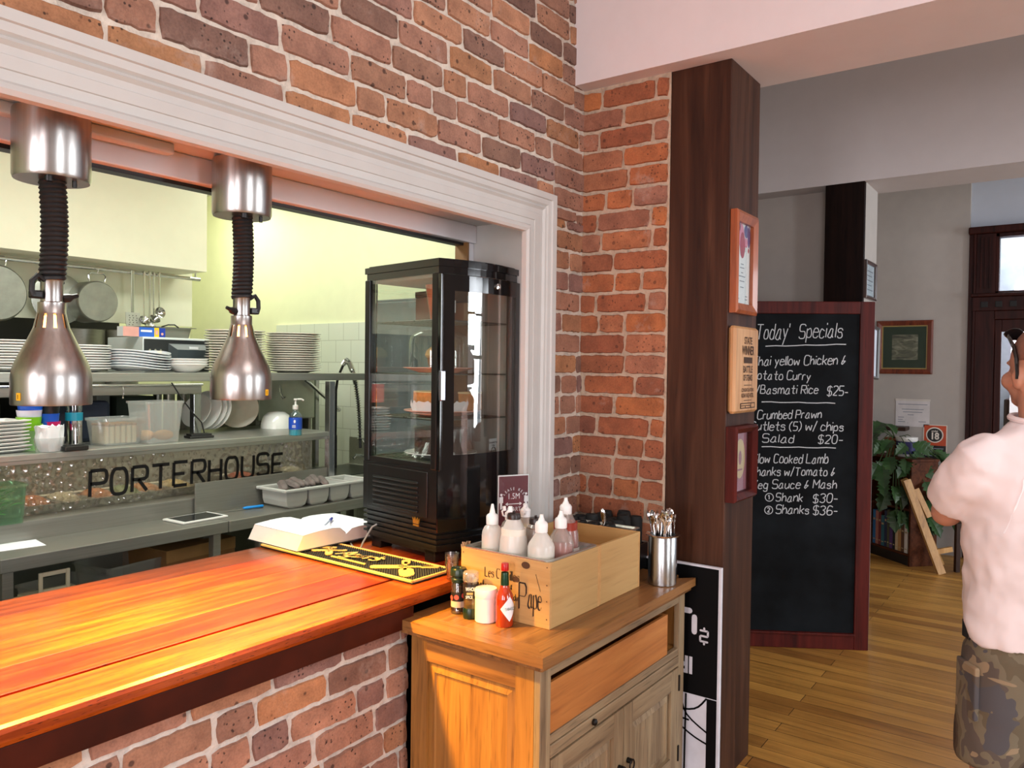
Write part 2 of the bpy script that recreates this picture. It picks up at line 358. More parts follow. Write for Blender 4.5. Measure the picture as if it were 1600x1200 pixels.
def block_text(mb, text, o, u, v, h, bold=0.0, mi=0, thick=.001, sx=1.0, align='LEFT'):
    """upright sans capitals as a thin solid lying on the plane o, u, v"""
    cu = bpy.data.curves.new('lettering', 'FONT'); cu.body = text; cu.size = h/0.69; cu.offset = bold*h; cu.extrude = 0; cu.resolution_u = 3; cu.align_x = align
    ob = bpy.data.objects.new('lettering', cu); COL.objects.link(ob)
    dg = bpy.context.evaluated_depsgraph_get(); ev = ob.evaluated_get(dg); me = ev.to_mesh()
    o = Vector(o); u = Vector(u).normalized(); v = Vector(v).normalized(); n = u.cross(v).normalized()*thick
    mb.add([o+u*(p.co.x*sx)+v*p.co.y+n for p in me.vertices], [list(f.vertices) for f in me.polygons], mi)
    ev.to_mesh_clear(); bpy.data.objects.remove(ob); bpy.data.curves.remove(cu)
def disc(mb, c, u, v, r, thick=.001, mi=0, n=24, rv=None, inner=0):
    u = Vector(u).normalized(); v = Vector(v).normalized(); c = Vector(c)+u.cross(v)*thick; rv = rv or r
    a = [c+u*(r*math.cos(2*PI*i/n))+v*(rv*math.sin(2*PI*i/n)) for i in range(n)]
    if inner:
        b = [c+u*(inner*math.cos(2*PI*i/n))+v*(inner*rv/r*math.sin(2*PI*i/n)) for i in range(n)]
        mb.add(a+b, [(i, (i+1) % n, n+(i+1) % n, n+i) for i in range(n)], mi)
    else: mb.add(a, [list(range(n))], mi)
def plate_rect(mb, o, u, v, x0, x1, y0, y1, thick=.001, mi=0):
    o = Vector(o); u = Vector(u).normalized(); v = Vector(v).normalized(); n = u.cross(v)*thick
    mb.add([o+u*a+v*b+n for a, b in ((x0, y0), (x1, y0), (x1, y1), (x0, y1))], [(0, 1, 2, 3)], mi)
# ---------------------------------------------------------------- the brick walls
YW, XR, HB = 1.748, 2.914, 2.815           # pass wall plane, return wall plane, underside of the beams
Z0 = onX(915, 178, XR).z; RH = (Z0-onX(915, 771.5, XR).z)/19
def rough_rect(u0, u1, z0, z1, j):
    p = []; cr = .006
    def side(a, b, n):
        for i in range(n):
            t = i/n; p.append((a[0]+(b[0]-a[0])*t+random.uniform(-j, j), a[1]+(b[1]-a[1])*t+random.uniform(-j, j)))
    nu = max(2, int((u1-u0)/.018)); nz = max(2, int((z1-z0)/.018)); c = min(cr, (u1-u0)/3, (z1-z0)/3)
    side((u0+c, z0), (u1-c, z0), nu); side((u1, z0+c), (u1, z1-c), nz); side((u1-c, z1), (u0+c, z1), nu); side((u0, z1-c), (u0, z0+c), nz)
    return p
def bricks(mb, o, u, n, u0, u1, z0, z1, seed, first=0, j=.0022, gap=.0115):
    """courses of mixed headers and stretchers over the rectangle, and the mortar bed behind them"""
    rnd = random.Random(seed); o = Vector(o); u = Vector(u); n = Vector(n); up = Vector((0, 0, 1))
    k = math.floor((z0-Z0)/RH)-1
    while Z0+k*RH < z1:
        a = Z0+k*RH+gap/2; b = a+RH-gap; k += 1
        x = u0-rnd.uniform(0, .24); p_head = .5 if rnd.random() < .28 else .16
        while x < u1:
            L = .112 if rnd.random() < p_head else .232
            L *= rnd.uniform(.97, 1.03); c0 = max(x, u0); c1 = min(x+L, u1); x += L+gap+rnd.uniform(-.003, .004)
            d0 = max(a, z0)+rnd.uniform(-.0015, .0015); d1 = min(b, z1)+rnd.uniform(-.0015, .0015)
            if c1-c0 < .02 or d1-d0 < .012: continue
            q = rough_rect(c0, c1, d0, d1, j); h = rnd.uniform(.005, .011); t1 = rnd.uniform(-.003, .003)
            m = len(q); cx = (c0+c1)/2; cz = (d0+d1)/2
            A = [o+u*x_+up*z_ for x_, z_ in q]
            B = [o+u*(cx+(x_-cx)*(1-.006/(c1-c0)))+up*(cz+(z_-cz)*(1-.006/(d1-d0)))+n*(h+t1*(x_-cx)/.12) for x_, z_ in q]
            mb.add(A+B, [list(range(m, 2*m))]+[(i, (i+1) % m, m+(i+1) % m, m+i) for i in range(m)], 0, False)
def bed(mb, o, u, n, u0, u1, z0, z1, depth):
    o = Vector(o); u = Vector(u); n = Vector(n); P = [o+u*a+Vector((0, 0, b)) for b in (z0, z1) for a in (u0, u1)]
    Q = [p-n*depth for p in P]
    mb.add(P+Q, [(0, 1, 3, 2), (4, 6, 7, 5), (0, 4, 5, 1), (2, 3, 7, 6), (0, 2, 6, 4), (1, 5, 7, 3)], 1)
BM_L = brick_mat('speckled_pressed_brick', ['#97705f', '#a67a63', '#8d6a60', '#a97a55', '#9c7262', '#82635c', '#a87a62', '#b07a50', '#94705f', '#a0745e', '#73594f', '#b58465'], .85)
BM_R = brick_mat('orange_toned_brick', ['#94573a', '#a0603c', '#864f39', '#a9663e', '#8f5f4a', '#98593a', '#7e4d3b', '#b06c3e', '#936756', '#a0643e'], .6)  # the return wall gets an oranger tone ramp
MO_L = mortar_mat('cream_lime_mortar', '#cfc4b6'); MO_R = mortar_mat('buff_lime_mortar', '#b5a18c'); MO_G = mortar_mat('grey_mortar', '#c6c1ba')
XJ = 2.55                                   # right jamb of the pass
w = MB(); U = (1, 0, 0); N = (0, -1, 0); O = (0, YW, 0)
bricks(w, O, U, N, -1.2, XR, 2.24, 3.6, 3); bed(w, O, U, N, -1.2, XR, 2.22, 3.6, .352)
bricks(w, O, U, N, 2.60, XR, .60, 2.24, 5); bed(w, O, U, N, XJ, XR, 0, 2.22, .352)
structure(w, 'wall_left', [BM_L, MO_L])
w = MB(); bricks(w, O, U, N, -1.2, 1.844, 0, .80, 8); bed(w, O, U, N, -1.2, 1.844, 0, .845, .35)
structure(w, 'wall_counter', [BM_L, MO_G])
w = MB(); bricks(w, (XR, 0, 0), (0, 1, 0), (-1, 0, 0), 1.352, YW+.004, 0, HB, 21); bed(w, (XR, 0, 0), (0, 1, 0), (-1, 0, 0), 1.3435, YW+.35, 0, HB, .26)
structure(w, 'wall_return', [BM_R, MO_R])
P_dark = mat('recess_shade_dark', '#2a211c', .9)  # dark colour stands in for the shade in the gap below the counter
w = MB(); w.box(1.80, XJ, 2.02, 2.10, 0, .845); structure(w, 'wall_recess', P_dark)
# ---------------------------------------------------------------- the dining room shell
P_wall = mat('warm_grey_wall_paint', '#a8a29c', .75, var=.03); P_beam = mat('pale_bulkhead_paint', '#d3cacb', .7, var=.02)
P_ceil = mat('ceiling_paint', '#d8d4d2', .8, var=.02); P_blue = mat('window_lit_blue_wall', '#b8c0cc', .7, var=.02)  # the pale blue holds the window light on the wall round the door
w = MB(); w.box(2.83, 3.285, -4.5, 1.748, HB, 3.6); structure(w, 'beam', P_beam)
w = MB(); w.box(5.235, 5.66, -4.5, 2.0, HB, 3.6); structure(w, 'beam', mat('grey_bulkhead_paint', '#bdb9ba', .7, var=.02))
w = MB(); w.box(-3.5, 10.6, -4.5, 2.0, 3.6, 3.7); structure(w, 'ceiling', P_ceil)
# floorboards run along y
k = NT('oiled_floorboards'); b = k.bsdf(Roughness=.34); v = k.coords()
sx = k.n('SeparateXYZ'); k.l(v, sx.inputs[0]); cm = k.n('CombineXYZ'); k.l(sx.outputs[1], cm.inputs[0]); k.l(sx.outputs[0], cm.inputs[1])
bt = k.n('TexBrick', offset=.37); k.l(cm.outputs[0], bt.inputs[0])
for nm, val in (('Scale', 1.0), ('Mortar Size', .0016), ('Brick Width', 1.7), ('Row Height', .098), ('Bias', 0.0)): bt.inputs[nm].default_value = val
bt.inputs['Color1'].default_value = srgb('#94652e'); bt.inputs['Color2'].default_value = srgb('#cb984a'); bt.inputs['Mortar'].default_value = srgb('#2a1a0e')
mp = k.n('Mapping'); k.l(v, mp.inputs[0]); mp.inputs['Scale'].default_value = (22, 1.3, 1); gn = k.noise(mp.outputs[0], 1.5, 4, .6, .5)
gr = k.ramp(gn.outputs['Fac'], [(.3, (.55, .5, .45)), (.6, (1.1, 1.08, 1.05))]); c = k.mix(.7, bt.outputs[0], gr.outputs[0], 'MULTIPLY')
wn = k.noise(v, .9, 3, .6); c = k.mix(.45, c, k.ramp(wn.outputs['Fac'], [(.38, (.62, .58, .52)), (.58, (1.1, 1.1, 1.1))]).outputs[0], 'MULTIPLY')
k.l(c, b.inputs['Base Color']); k.bump(bt.outputs['Fac'], b, .3, -.002)
w = MB(); w.box(-3.5, 10.6, -4.5, 2.0, -.1, 0); structure(w, 'floor', k.m)
w = MB(); w.box(-1.2, 4.0, 2.10, 6.5, -.1, 0); structure(w, 'floor', mat('kitchen_floor_vinyl', '#55524d', .5))
# window walls behind the camera
def wall_with_windows(name, fixed, a0, a1, spans, along_x, thick):
    m = MB(); zs = (.70, 2.80)
    def bx(p, q, z0, z1, t0=0, t1=None, mi=0):
        t1 = thick if t1 is None else t1
        if along_x: m.box(p, q, fixed+t0, fixed+t1, z0, z1, mi=mi)
        else: m.box(fixed+t0, fixed+t1, p, q, z0, z1, mi=mi)
    bx(a0, a1, 0, zs[0]); bx(a0, a1, zs[1], 3.6); e = a0
    for p, q in spans: bx(e, p, *zs); e = q
    bx(e, a1, *zs)
    structure(m, name, P_wall)
    for i, (p, q) in enumerate(spans):
        m = MB(); s = thick/abs(thick)*.04; f = .05
        bx(p, p+f, *zs, 0, s); bx(q-f, q, *zs, 0, s); bx(p, q, zs[0], zs[0]+f, 0, s); bx(p, q, zs[1]-f, zs[1], 0, s)
        bx(p, q, 1.73, 1.78, 0, s); bx((p+q)/2-.018, (p+q)/2+.018, *zs, 0, s); bx(p, q, 2.28, 2.31, 0, s)
        structure(m, 'window_%d' % (i+1 if along_x else i+11), M_dkwood)
wall_with_windows('wall_right', -4.5, -3.5, 10.6, WIN_R, True, -.2)
wall_with_windows('wall_rear', -3.5, -4.5, 2.0, WIN_B, False, -.2)
# far walls of the dining room
w = MB(); w.box(5.42, 5.66, 1.33, 2.0, 0, HB); structure(w, 'wall_pier', P_wall)
w = MB(); w.box(3.17, 10.6, 1.95, 2.098, 0, 3.6); structure(w, 'wall_side', P_wall)
XF = 7.9; DY = .792                          # far wall, and where the doorway frame begins
w = MB(); w.box(XF, XF+.2, DY, 1.95, 0, 3.6); structure(w, 'wall_far', P_wall)
w = MB(); w.box(XF+.06, XF+.2, -4.5, DY, 2.893, 3.6); w.box(XF, XF+.2, -4.5, -.62, 0, 2.893); structure(w, 'wall_above_door', P_blue)
w = MB(); w.box(10.5, 10.6, -4.5, 1.95, 0, 3.6); structure(w, 'wall_end', mat('back_room_paint', '#b6bcc6', .7))
# pillars
w = MB(); w.box(2.914, 3.243, 1.094, 1.3425, 0, HB, .004); structure(w, 'pillar', wood('rough_sawn_dark_post', '#27130b', '#3c2114', '#553524', 2, .55, .5, pores=.65, spec=.2))
w = MB(); w.box(5.235, 5.275, 1.10, 1.335, 0, HB, .003); w.box(5.275, 5.62, 1.10, 1.335, 0, HB, mi=1); structure(w, 'pillar', [wood('black_brown_post', '#0c0605', '#160b08', '#20110c', 2, .8, .5, spec=.08), P_wall])
# ---------------------------------------------------------------- the kitchen shell
P_cream = mat('cream_kitchen_paint', '#e4e7c6', .6, var=.02); P_hood = mat('cream_hood_sheet', '#e6e5cf', .45, var=.02)
w = MB(); w.box(4.0, 4.2, 2.10, 6.6, 0, 3.1); structure(w, 'wall_kitchen_right', P_cream)
w = MB(); w.box(-1.2, 4.0, 6.5, 6.6, 0, 3.1); structure(w, 'wall_kitchen_back', P_cream)
w = MB(); w.box(-1.3, -1.2, 1.75, 6.5, 0, 3.1); structure(w, 'wall_kitchen_left', P_cream)
w = MB(); w.box(2.56, 4.0, 2.10, 2.14, 0, 3.1); w.box(-1.2, 2.56, 2.10, 2.14, 2.225, 3.1); structure(w, 'wall_kitchen_front', mat('white_kitchen_paint', '#d8d8cc', .7))
w = MB(); w.box(-1.3, 4.2, 2.0, 6.6, 3.1, 3.2); structure(w, 'ceiling', P_ceil)
k = NT('white_glazed_tiles'); b = k.bsdf(Roughness=.18); v = k.coords(); s_ = k.n('SeparateXYZ'); k.l(v, s_.inputs[0]); c_ = k.n('CombineXYZ'); k.l(s_.outputs[1], c_.inputs[0]); k.l(s_.outputs[2], c_.inputs[1])
bt = k.n('TexBrick', offset=.5); k.l(c_.outputs[0], bt.inputs[0]); bt.inputs['Scale'].default_value = 1
for nm, val in (('Mortar Size', .0022), ('Brick Width', .165), ('Row Height', .165)): bt.inputs[nm].default_value = val
bt.inputs['Color1'].default_value = srgb('#dadfd3'); bt.inputs['Color2'].default_value = srgb('#d5dbce'); bt.inputs['Mortar'].default_value = srgb('#b4b8ac'); k.l(bt.outputs[0], b.inputs['Base Color'])
w = MB(); w.box(3.985, 4.0, 2.14, 5.25, 0, 1.945); structure(w, 'trim_1', k.m)
# lining of the pass: jamb, soffit, roller shutter track, and the moulded architrave
w = MB(); w.box(XJ-.012, XJ, 1.76, 2.10, .9, 2.22); w.box(-1.2, XJ, 1.76, 2.10, 2.208, 2.222); structure(w, 'trim_2', M_trim)
w = MB(); w.box(-1.2, XJ-.012, 2.03, 2.10, 2.135, 2.208, .004); w.box(XJ-.055, XJ-.012, 2.045, 2.10, .9, 2.135, .003)
w.box(XJ-.062, XJ-.050, 2.04, 2.105, .9, 2.135, mi=2); w.box(-1.2, XJ-.05, 2.06, 2.10, 2.124, 2.136, mi=1)
structure(w, 'trim_3', [mat('white_shutter_track', '#d6d3d6', .3, var=.02), M_black, mat('shutter_track_brown_edge', '#7a5630', .5)])
w = MB(); w.box(-1.2, 1.16, 1.96, 1.995, 2.178, 2.208, .006); structure(w, 'trim_4', M_trim)
# architrave section: distance across the face, how far it stands off the wall
sec = [(0, 0), (0, .034), (.028, .034), (.031, .028), (.052, .026), (.060, .018), (.070, .024), (.080, .016), (.10, .0155), (.102, .018), (.134, .019), (.136, .0155), (.16, .014), (.168, .022), (.182, .026), (.194, .020), (.196, 0)]
XO, ZO = 2.659, 2.317
path = [Vector((XO, 0, .9)), Vector((XO, 0, ZO)), Vector((-1.2, 0, ZO))]; w = MB()
rings = [[Vector((XO-d, YW-h, .9)) for d, h in sec], [Vector((XO-d, YW-h, ZO-d*.86)) for d, h in sec], [Vector((-1.2, YW-h, ZO-d*.86)) for d, h in sec]]
w.loft(rings, smooth=False); structure(w, 'trim_5', M_trim)
# ---------------------------------------------------------------- the far door
w = MB(); MI = 0
w.box(XF-.03, XF+.12, DY-.035, DY, 0, 2.86, .004); w.box(XF-.045, XF+.02, DY-.055, DY-.035, 0, 2.86, .004)
w.box(XF-.02, XF+.12, DY-.20, DY-.055, 0, 2.86, .003)
for yy in (.085, .115, .15): w.box(XF-.03, XF-.02, DY-yy-.012, DY-yy, 2.36, 2.80, .003)
w.box(XF-.07, XF+.12, DY-1.4, DY+.005, 2.83, 2.893, .01)
w.box(XF-.08, XF+.12, DY-1.4, DY-.02, 2.285, 2.315, .008); w.box(XF-.05, XF+.12, DY-1.4, DY-.03, 2.165, 2.285, .004)
for i in range(12): w.box(XF-.064, XF-.05, DY-.10-i*.105, DY-.15-i*.105, 2.195, 2.245, .003, mi=1)
w.box(XF-.03, XF+.10, DY-1.4, DY-.20, 2.09, 2.165, .004); w.box(XF-.02, XF+.1, DY-.225, DY-.20, 2.31, 2.83, .003); w.box(XF-.02, XF+.1, DY-1.4, DY-.2, 2.31, 2.335, .003); w.box(XF-.02, XF+.1, DY-1.4, DY-.2, 2.80, 2.83, .003)
w.box(XF-.02, XF+.12, DY-1.4, DY-1.2, 0, 2.86, .003)
d1 = structure(w, 'door_1', [wood('dark_varnished_door_timber', '#1a0906', '#2e110c', '#3c1912', 2, .8, .42, pores=.6, spec=.12), M_ink]); DW = MATS['dark_varnished_door_timber']
w = MB(); w.box(XF+.0, XF+.045, DY-.252, DY-.20, 0, 2.09, .004); w.box(XF, XF+.045, DY-1.2, DY-1.1, 0, 2.09, .004); w.box(XF, XF+.045, DY-1.1, DY-.252, 1.985, 2.09, .004); w.box(XF, XF+.045, DY-1.1, DY-.252, 0, 1.02, .004)
w.box(XF-.008, XF, DY-.218, DY-.205, .1, 1.99, .003); structure(w, 'door_leaf', DW, d1)
w = MB(); w.box(XF+.02, XF+.026, DY-1.1, DY-.25, 1.02, 1.985); structure(w, 'door_glass', M_clear, d1)
w = MB(); w.box(XF+.02, XF+.026, DY-1.2, DY-.225, 2.335, 2.80); structure(w, 'transom_glass', M_clear, d1)
# what shows through the far door: a pendant lamp, a ceiling lamp, a counter with a window behind it
pl = thing('pendant_lamp', 'pale stepped glass pendant lamp seen through the pane above the far door', 'lamp', (9.0, .50, 3.6))
w = MB(); w.lathe([(.03, -.1), (.10, -.12), (.17, -.17), (.19, -.25), (.24, -.30), (.25, -.36), (.21, -.40), (.17, -.44), (.10, -.48), (0.001, -.49)], 28); w.build('lamp_shade', mat('milk_glass', '#d8e8e2', .35, emit=.25), pl)
w = MB(); w.cyl((0, 0, 0), (0, 0, -.11), .012); w.build('stem', M_chrome, pl)
o = MB().lathe([(.07, 0), (.07, -.03), (.05, -.045), (.001, -.05)], 20, (10.1, .62, 3.2)).cyl((10.1, .62, 3.2), (10.1, .62, 3.6), .008).build('ceiling_lamp', mat('opal_lamp', '#ffffff', .4, emit=1.5)); tag(o, 'small white disc lamp below the pendant in the far room', 'lamp')
w = MB(); w.box(10.42, 10.49, -.9, .60, 1.50, 2.6, mi=0); w.box(10.41, 10.42, -.9, .60, 1.43, 1.50, mi=1); o = structure(w, 'window_21', [mat('bright_far_window', '#f4e4f2', .5, emit=1.6), M_white])
w = MB(); w.box(9.6, 10.4, -1.2, .62, 0, 1.36, .01); o = w.build('back_room_counter', M_dkwood); tag(o, 'dark timber counter in the room beyond the far door', 'counter')
# ---------------------------------------------------------------- the timber bar counter
CT = 0.90
t = thing('bar_counter', 'glossy red-brown timber bar counter lit orange by the heat lamps', 'counter', (0, 0, 0))
def jarrah(nm, c1, c2, c3):
    k = NT(nm); b = k.bsdf(Roughness=.30); b.inputs['Specular IOR Level'].default_value = .3; b.inputs['Coat Weight'].default_value = .12; b.inputs['Coat Roughness'].default_value = .06
    v = k.coords((2.2, 40, 40)); n1 = k.noise(v, 1, 4, .6, .5); r = k.ramp(n1.outputs['Fac'], [(.3, srgb(c1)), (.5, srgb(c2)), (.72, srgb(c3))]).outputs[0]
    n2 = k.noise(k.coords((38, 330, 330)), 1, 2, .5, .3); p = k.ramp(n2.outputs['Fac'], [(.30, (.18, .12, .1)), (.39, (1, 1, 1))]); n3 = k.noise(k.coords((3, 12, 12)), 1, 3); q = k.ramp(n3.outputs['Fac'], [(.35, (.72, .62, .6)), (.65, (1.12, 1.1, 1.0))])
    k.l(k.mix(1, k.mix(1, r, p.outputs[0], 'MULTIPLY'), q.outputs[0], 'MULTIPLY'), b.inputs['Base Color']); return k.m
w = MB(); ys = [1.70, 1.87, 2.035, 2.24, 2.45, 2.615]
for i in range(5):
    w.box(-1.2, XJ-.014, ys[i]+(.0004 if i else 0), ys[i+1]-.0004, CT-.045, CT, .014 if i in (0,) else .0012, mi=(0, 1, 0, 0, 2)[i])
w.build('counter_top', [jarrah('varnished_jarrah_orange', '#73260a', '#953f10', '#ae531a'), jarrah('varnished_jarrah_red', '#5a1808', '#7a240c', '#923413'), jarrah('varnished_jarrah_brown', '#4a1c0c', '#643016', '#7c4122')], t)
w = MB(); w.box(-1.2, 1.838, 1.712, 1.735, .787, CT-.045, .003); w.build('front_board', mat('dark_red_counter_board', '#3a1207', .5, var=.3, spec=.15), t)
# ---------------------------------------------------------------- heat lamps over the counter
def heat_lamp(label, x, lean, side, ang, sticker):
    t = thing('heat_lamp', label, 'heat lamp', (x, 1.93, 1.523), 0, 'heat lamps over the counter')
    w = MB(); w.lathe([(.002, .677), (.074, .677), (.080, .672), (.081, .66), (.081, .524), (.078, .517), (.002, .517)], 40)
    w.build('canopy', M_alu, t)
    w = MB(); w.cyl((.03, -.045, .517), (.03, -.045, .502), .005); w.build('fixing_screw', M_black, t); w = MB(); w.cyl((-.028, -.05, .517), (-.028, -.05, .505), .009); w.build('fixing_screw', M_black, t)
    pts = []; n = 21
    for i in range(n*14+1):
        a = 2*PI*i/14; f = i/(n*14); pts.append((.0235*math.cos(a)+lean*(1-f)**1.2*0+.0*f+lean*math.sin(f*PI*.5)*.0+.006*math.sin(f*3), .0235*math.sin(a), .285+f*.232))
    w = MB(); w.tube(pts, .0062, 6); w.cyl((0, 0, .29), (0.004, 0, .515), .014)
    w.tube([(side*.020, -.01, .287), (side*.036, -.012, .296), (side*.047, -.012, .282), (side*.048, -.012, .262), (side*.044, -.012, .25)], .0062, 8); w.build('coiled_cord', M_rubber, t)
    w = MB(); w.lathe([(.002, .292), (.022, .292), (.0255, .288), (.0235, .284), (.0235, .238), (.002, .238)], 28); w.build('lamp_collar', M_alu, t)
    w = MB(); w.box(side*.024, side*.05, -.016, .004, .243, .262, .004); w.build('cord_gland', M_black, t); w = MB()
    w.tube([(-side*.022, -.004, .248), (-side*.036, -.006, .250), (-side*.043, -.008, .253), (-side*.054, -.008, .257)], [.010, .010, .006, .005], 8); w.build('switch', M_black, t)
    w = MB(); prof = [(.0265, .238), (.029, .236), (.0292, .212), (.0305, .210), (.0382, .177), (.043, .166), (.055, .139), (.067, .115), (.0765, .094), (.0815, .075), (.0832, .062), (.0838, .004), (.0826, 0), (.0806, .002), (.0800, .060), (.073, .092), (.052, .136), (.040, .166), (.0355, .176), (.0285, .211)]
    w.lathe(prof, 60, skip=lambda j, i: j in (3, 18) and i % 6 in (0, 1), cap0=True); shade = w.build('lamp_shade', M_alu, t)
    w = MB(); w.lathe([(.001, .035), (.018, .038), (.030, .052), (.033, .07), (.030, .088), (.022, .105), (.019, .16), (.019, .205), (.001, .21)], 24); w.build('bulb', mat('glowing_bulb', (1, .46, .13, 1), .4, emit=7.0, var=.02), t)
    w = MB(); a = ang; c = Vector((.0845*math.cos(a), .0845*math.sin(a), .012)); u = Vector((-math.sin(a), math.cos(a), 0))
    plate_rect(w, c, u, (0, 0, 1), -.006, .006, 0, .017, .0003); w.prism([(-.006, 0), (.006, 0), (.006, .017), (-.006, .017)], c, u, (0, 0, 1), Vector((math.cos(a), math.sin(a), 0))*-.0008)
    write(w, 'I', c-u*.001+Vector((0, 0, .003)), u, (0, 0, 1), .010, .0009, mi=1); w.build('warning_sticker', [mat('yellow_sticker', '#f0b818', .5), M_ink], shade)
    l = bpy.data.lights.new('heat_lamp_light', 'SPOT'); l.energy = 240; l.color = (1.0, .53, .04); l.spot_size = R(116); l.spot_blend = .40; l.shadow_soft_size = .03
    lo = bpy.data.objects.new('heat_lamp_light', l); COL.objects.link(lo); lo.location = (x, 1.93, 1.523+.03)
    l = bpy.data.lights.new('heat_lamp_glow', 'POINT'); l.energy = .8; l.color = (1.0, .52, .16); l.shadow_soft_size = .02
    lo = bpy.data.objects.new('heat_lamp_glow', l); COL.objects.link(lo); lo.location = (x, 1.93, 1.523+.16)
heat_lamp('brushed metal heat lamp at the left, nearest the camera, yellow sticker on its left rim', onY(81, 560, 1.93).x, 0, -1, R(-163), 0)
heat_lamp('brushed metal heat lamp nearer the cake cabinet, yellow sticker on its right rim', onY(377, 560, 1.93).x, 0, 1, R(-70), 0)
# ---------------------------------------------------------------- the refrigerated cake cabinet
TH = R(-8)
A0 = onZ(681, 884, CT); CW, CD, CH = .420, .452, 1.118      # width across the door, depth, height
t = thing('cake_cabinet', 'tall black glass-sided cake fridge standing on the bar counter', 'display fridge', (A0.x, A0.y, CT), TH)
BOW = .035
def bowed(x0, x1, bow, n=12, y=0.0):
    return [(x0+(x1-x0)*i/n, y-bow*math.sin(PI*i/n)) for i in range(n+1)]
def shell(mb, z0, z1, off=0.0, mi=0, back=CD, front=0.0):
    p = bowed(off, CW-off, BOW, 14, front+off); p += [(CW-off, back-off), (off, back-off)]
    mb.prism(p, (0, 0, z0), (1, 0, 0), (0, 1, 0), (0, 0, z1-z0), mi)
w = MB(); shell(w, .155, .345); shell(w, .0455, .155, .012)
for i in range(5): shell(w, .062+i*.019, .071+i*.019, .002)
w.box(.02, CW-.02, .03, CD-.02, .03, .05); w.build('base_unit', M_black, t)
w = MB(); shell(w, 1.062, CH-.008, .006); shell(w, CH-.03, CH-.006, .0); shell(w, CH-.006, CH, .012); w.build('top_cap', M_blackgloss, t)
w = MB()
for (x, y) in ((.016, CD-.016), (CW-.016, CD-.016), (.016, .022), (CW-.016, .022)): w.box(x-.016, x+.016, y-.016, y+.016, .345, 1.064, .004)
w.box(0.004, .03, .03, CD-.03, .345, .365); w.box(CW-.03, CW-.004, .03, CD-.03, .345, .365); w.box(.03, CW-.03, CD-.03, CD-.004, .345, .365); w.build('frame', M_black, t)
w = MB(); w.box(.0345, .037, .036, CD-.034, .362, 1.062); w.build('edge_strip', M_chrome, t) if False else None
for nm, bx in (('left_glass', (.008, .011, .038, CD-.034)), ('right_glass', (CW-.011, CW-.008, .038, CD-.034)), ('rear_glass', (.034, CW-.034, CD-.012, CD-.009))):
    w = MB(); w.box(bx[0], bx[1], bx[2], bx[3], .362, 1.063); w.build('glass_pane', M_clear, t)
w = MB(); w.box(.0325, .0365, CD-.036, CD-.031, .365, 1.062); w.build('glass_trim', M_chrome, t)
# curved door: glass, black rails printed round it, handle, lock
w = MB(); P = bowed(.0, CW, BOW, 14, -.006); q = bowed(.0, CW, BOW, 14, -.001)
def strip(mb, a, b, z0, z1, mi=0):
    k = len(P)-1; ia, ib = int(round(a*k)), int(round(b*k)); pp = P[ia:ib+1]+q[ia:ib+1][::-1]; mb.prism(pp, (0, 0, z0), (1, 0, 0), (0, 1, 0), (0, 0, z1-z0), mi)
strip(w, 0, 1, .353, .40); strip(w, 0, 1, 1.0, 1.058); strip(w, 0, 2/14, .40, 1.0); strip(w, 12.9/14, 1, .40, 1.0); d = w.build('door_frame', M_blackgloss, t)
w = MB(); strip(w, 0, 1, .12, .353); w.build('door_skirt', M_blackgloss, t)
w = MB(); strip(w, 2/14, 13/14, .40, 1.0); w.build('door_glass', glass('dark_door_glass', (.90, .92, .90, 1), .10), d)
w = MB(); strip(w, 12/14, 13/14, .40, 1.0); w.build('door_edge_reflection', mat('reflection_brown', '#2c120c', .3), d)  # brown strip stands in for the red reflection at the door's right edge
w = MB(); w.box(-.008, .006, -.024, -.004, .345, 1.06, .004); w.build('hinge_bar', M_blackgloss, t)
w = MB(); w.box(-.012, .010, -.034, -.018, .60, .71, .004); w.build('handle', mat('steel_grey_handle', '#9aa0ac', .25, .9), d)
w = MB(); w.lathe([(.002, 0), (.012, 0), (.013, .003), (.012, .009), (.004, .011), (.001, .011)], 20, (CW*.62, -BOW*.93-.004, 1.03), (0, -1, 0)); w.build('door_lock', M_chrome, d)
# ventilation louvres and the gold crown badge on the side
w = MB(); w.box(-.004, .001, .05, CD-.03, .165, .335, .003, mi=0)
for i in range(7): w.box(-.010, -.003, .10, CD-.075, .178+i*.018, .187+i*.018, .003)
w.build('side_vent', M_black, t)
w = MB(); cr = [(0, 0), (.032, 0), (.036, .022), (.027, .012), (.024, .024), (.016, .012), (.008, .024), (.005, .012), (-.004, .022)]
w.prism([(a, b*1.0) for a, b in cr], (-.0125, .118, .140), (0, -1, 0), (0, 0, 1), (.004, 0, 0))
w.box(-.0125, -.009, .086, .118, .131, .137); w.build('crown_badge', mat('gold_badge', '#b8862e', .35, .6), t)
for (x, y) in ((.05, .06), (.05, CD-.06), (CW-.05, .06), (CW-.05, CD-.06)): w = MB(); w.box(x-.03, x+.03, y-.03, y+.03, 0, .046, .004); w.build('foot', M_black, t)
w = MB(); w.tube([(-.004, CD-.10, .10), (-.02, CD-.09, .09), (-.05, CD-.075, .035), (-.062, CD-.07, .005), (-.06, CD-.02, .004), (-.02, CD+.06, .004), (.1, CD+.12, .004)], .0038, 8); w.build('power_cord', mat('grey_cable', '#8a8a88', .5), t)
SH = [.36, .525, .695, .895]               # wire shelves
for z in SH:
    w = MB(); y0, y1, x0, x1 = .035, CD-.035, .035, CW-.035
    for (a, b) in (((x0, y0, z), (x1, y0, z)), ((x0, y1, z), (x1, y1, z)), ((x0, y0, z), (x0, y1, z)), ((x1, y0, z), (x1, y1, z))): w.tube([a, b], .0035, 6)
    for i in range(1, 16): x = x0+(x1-x0)*i/16; w.tube([(x, y0, z), (x, y1, z)], .0016, 5)
    w.build('wire_shelf', steel('shelf_wire', '#8d8d86', .3), t)
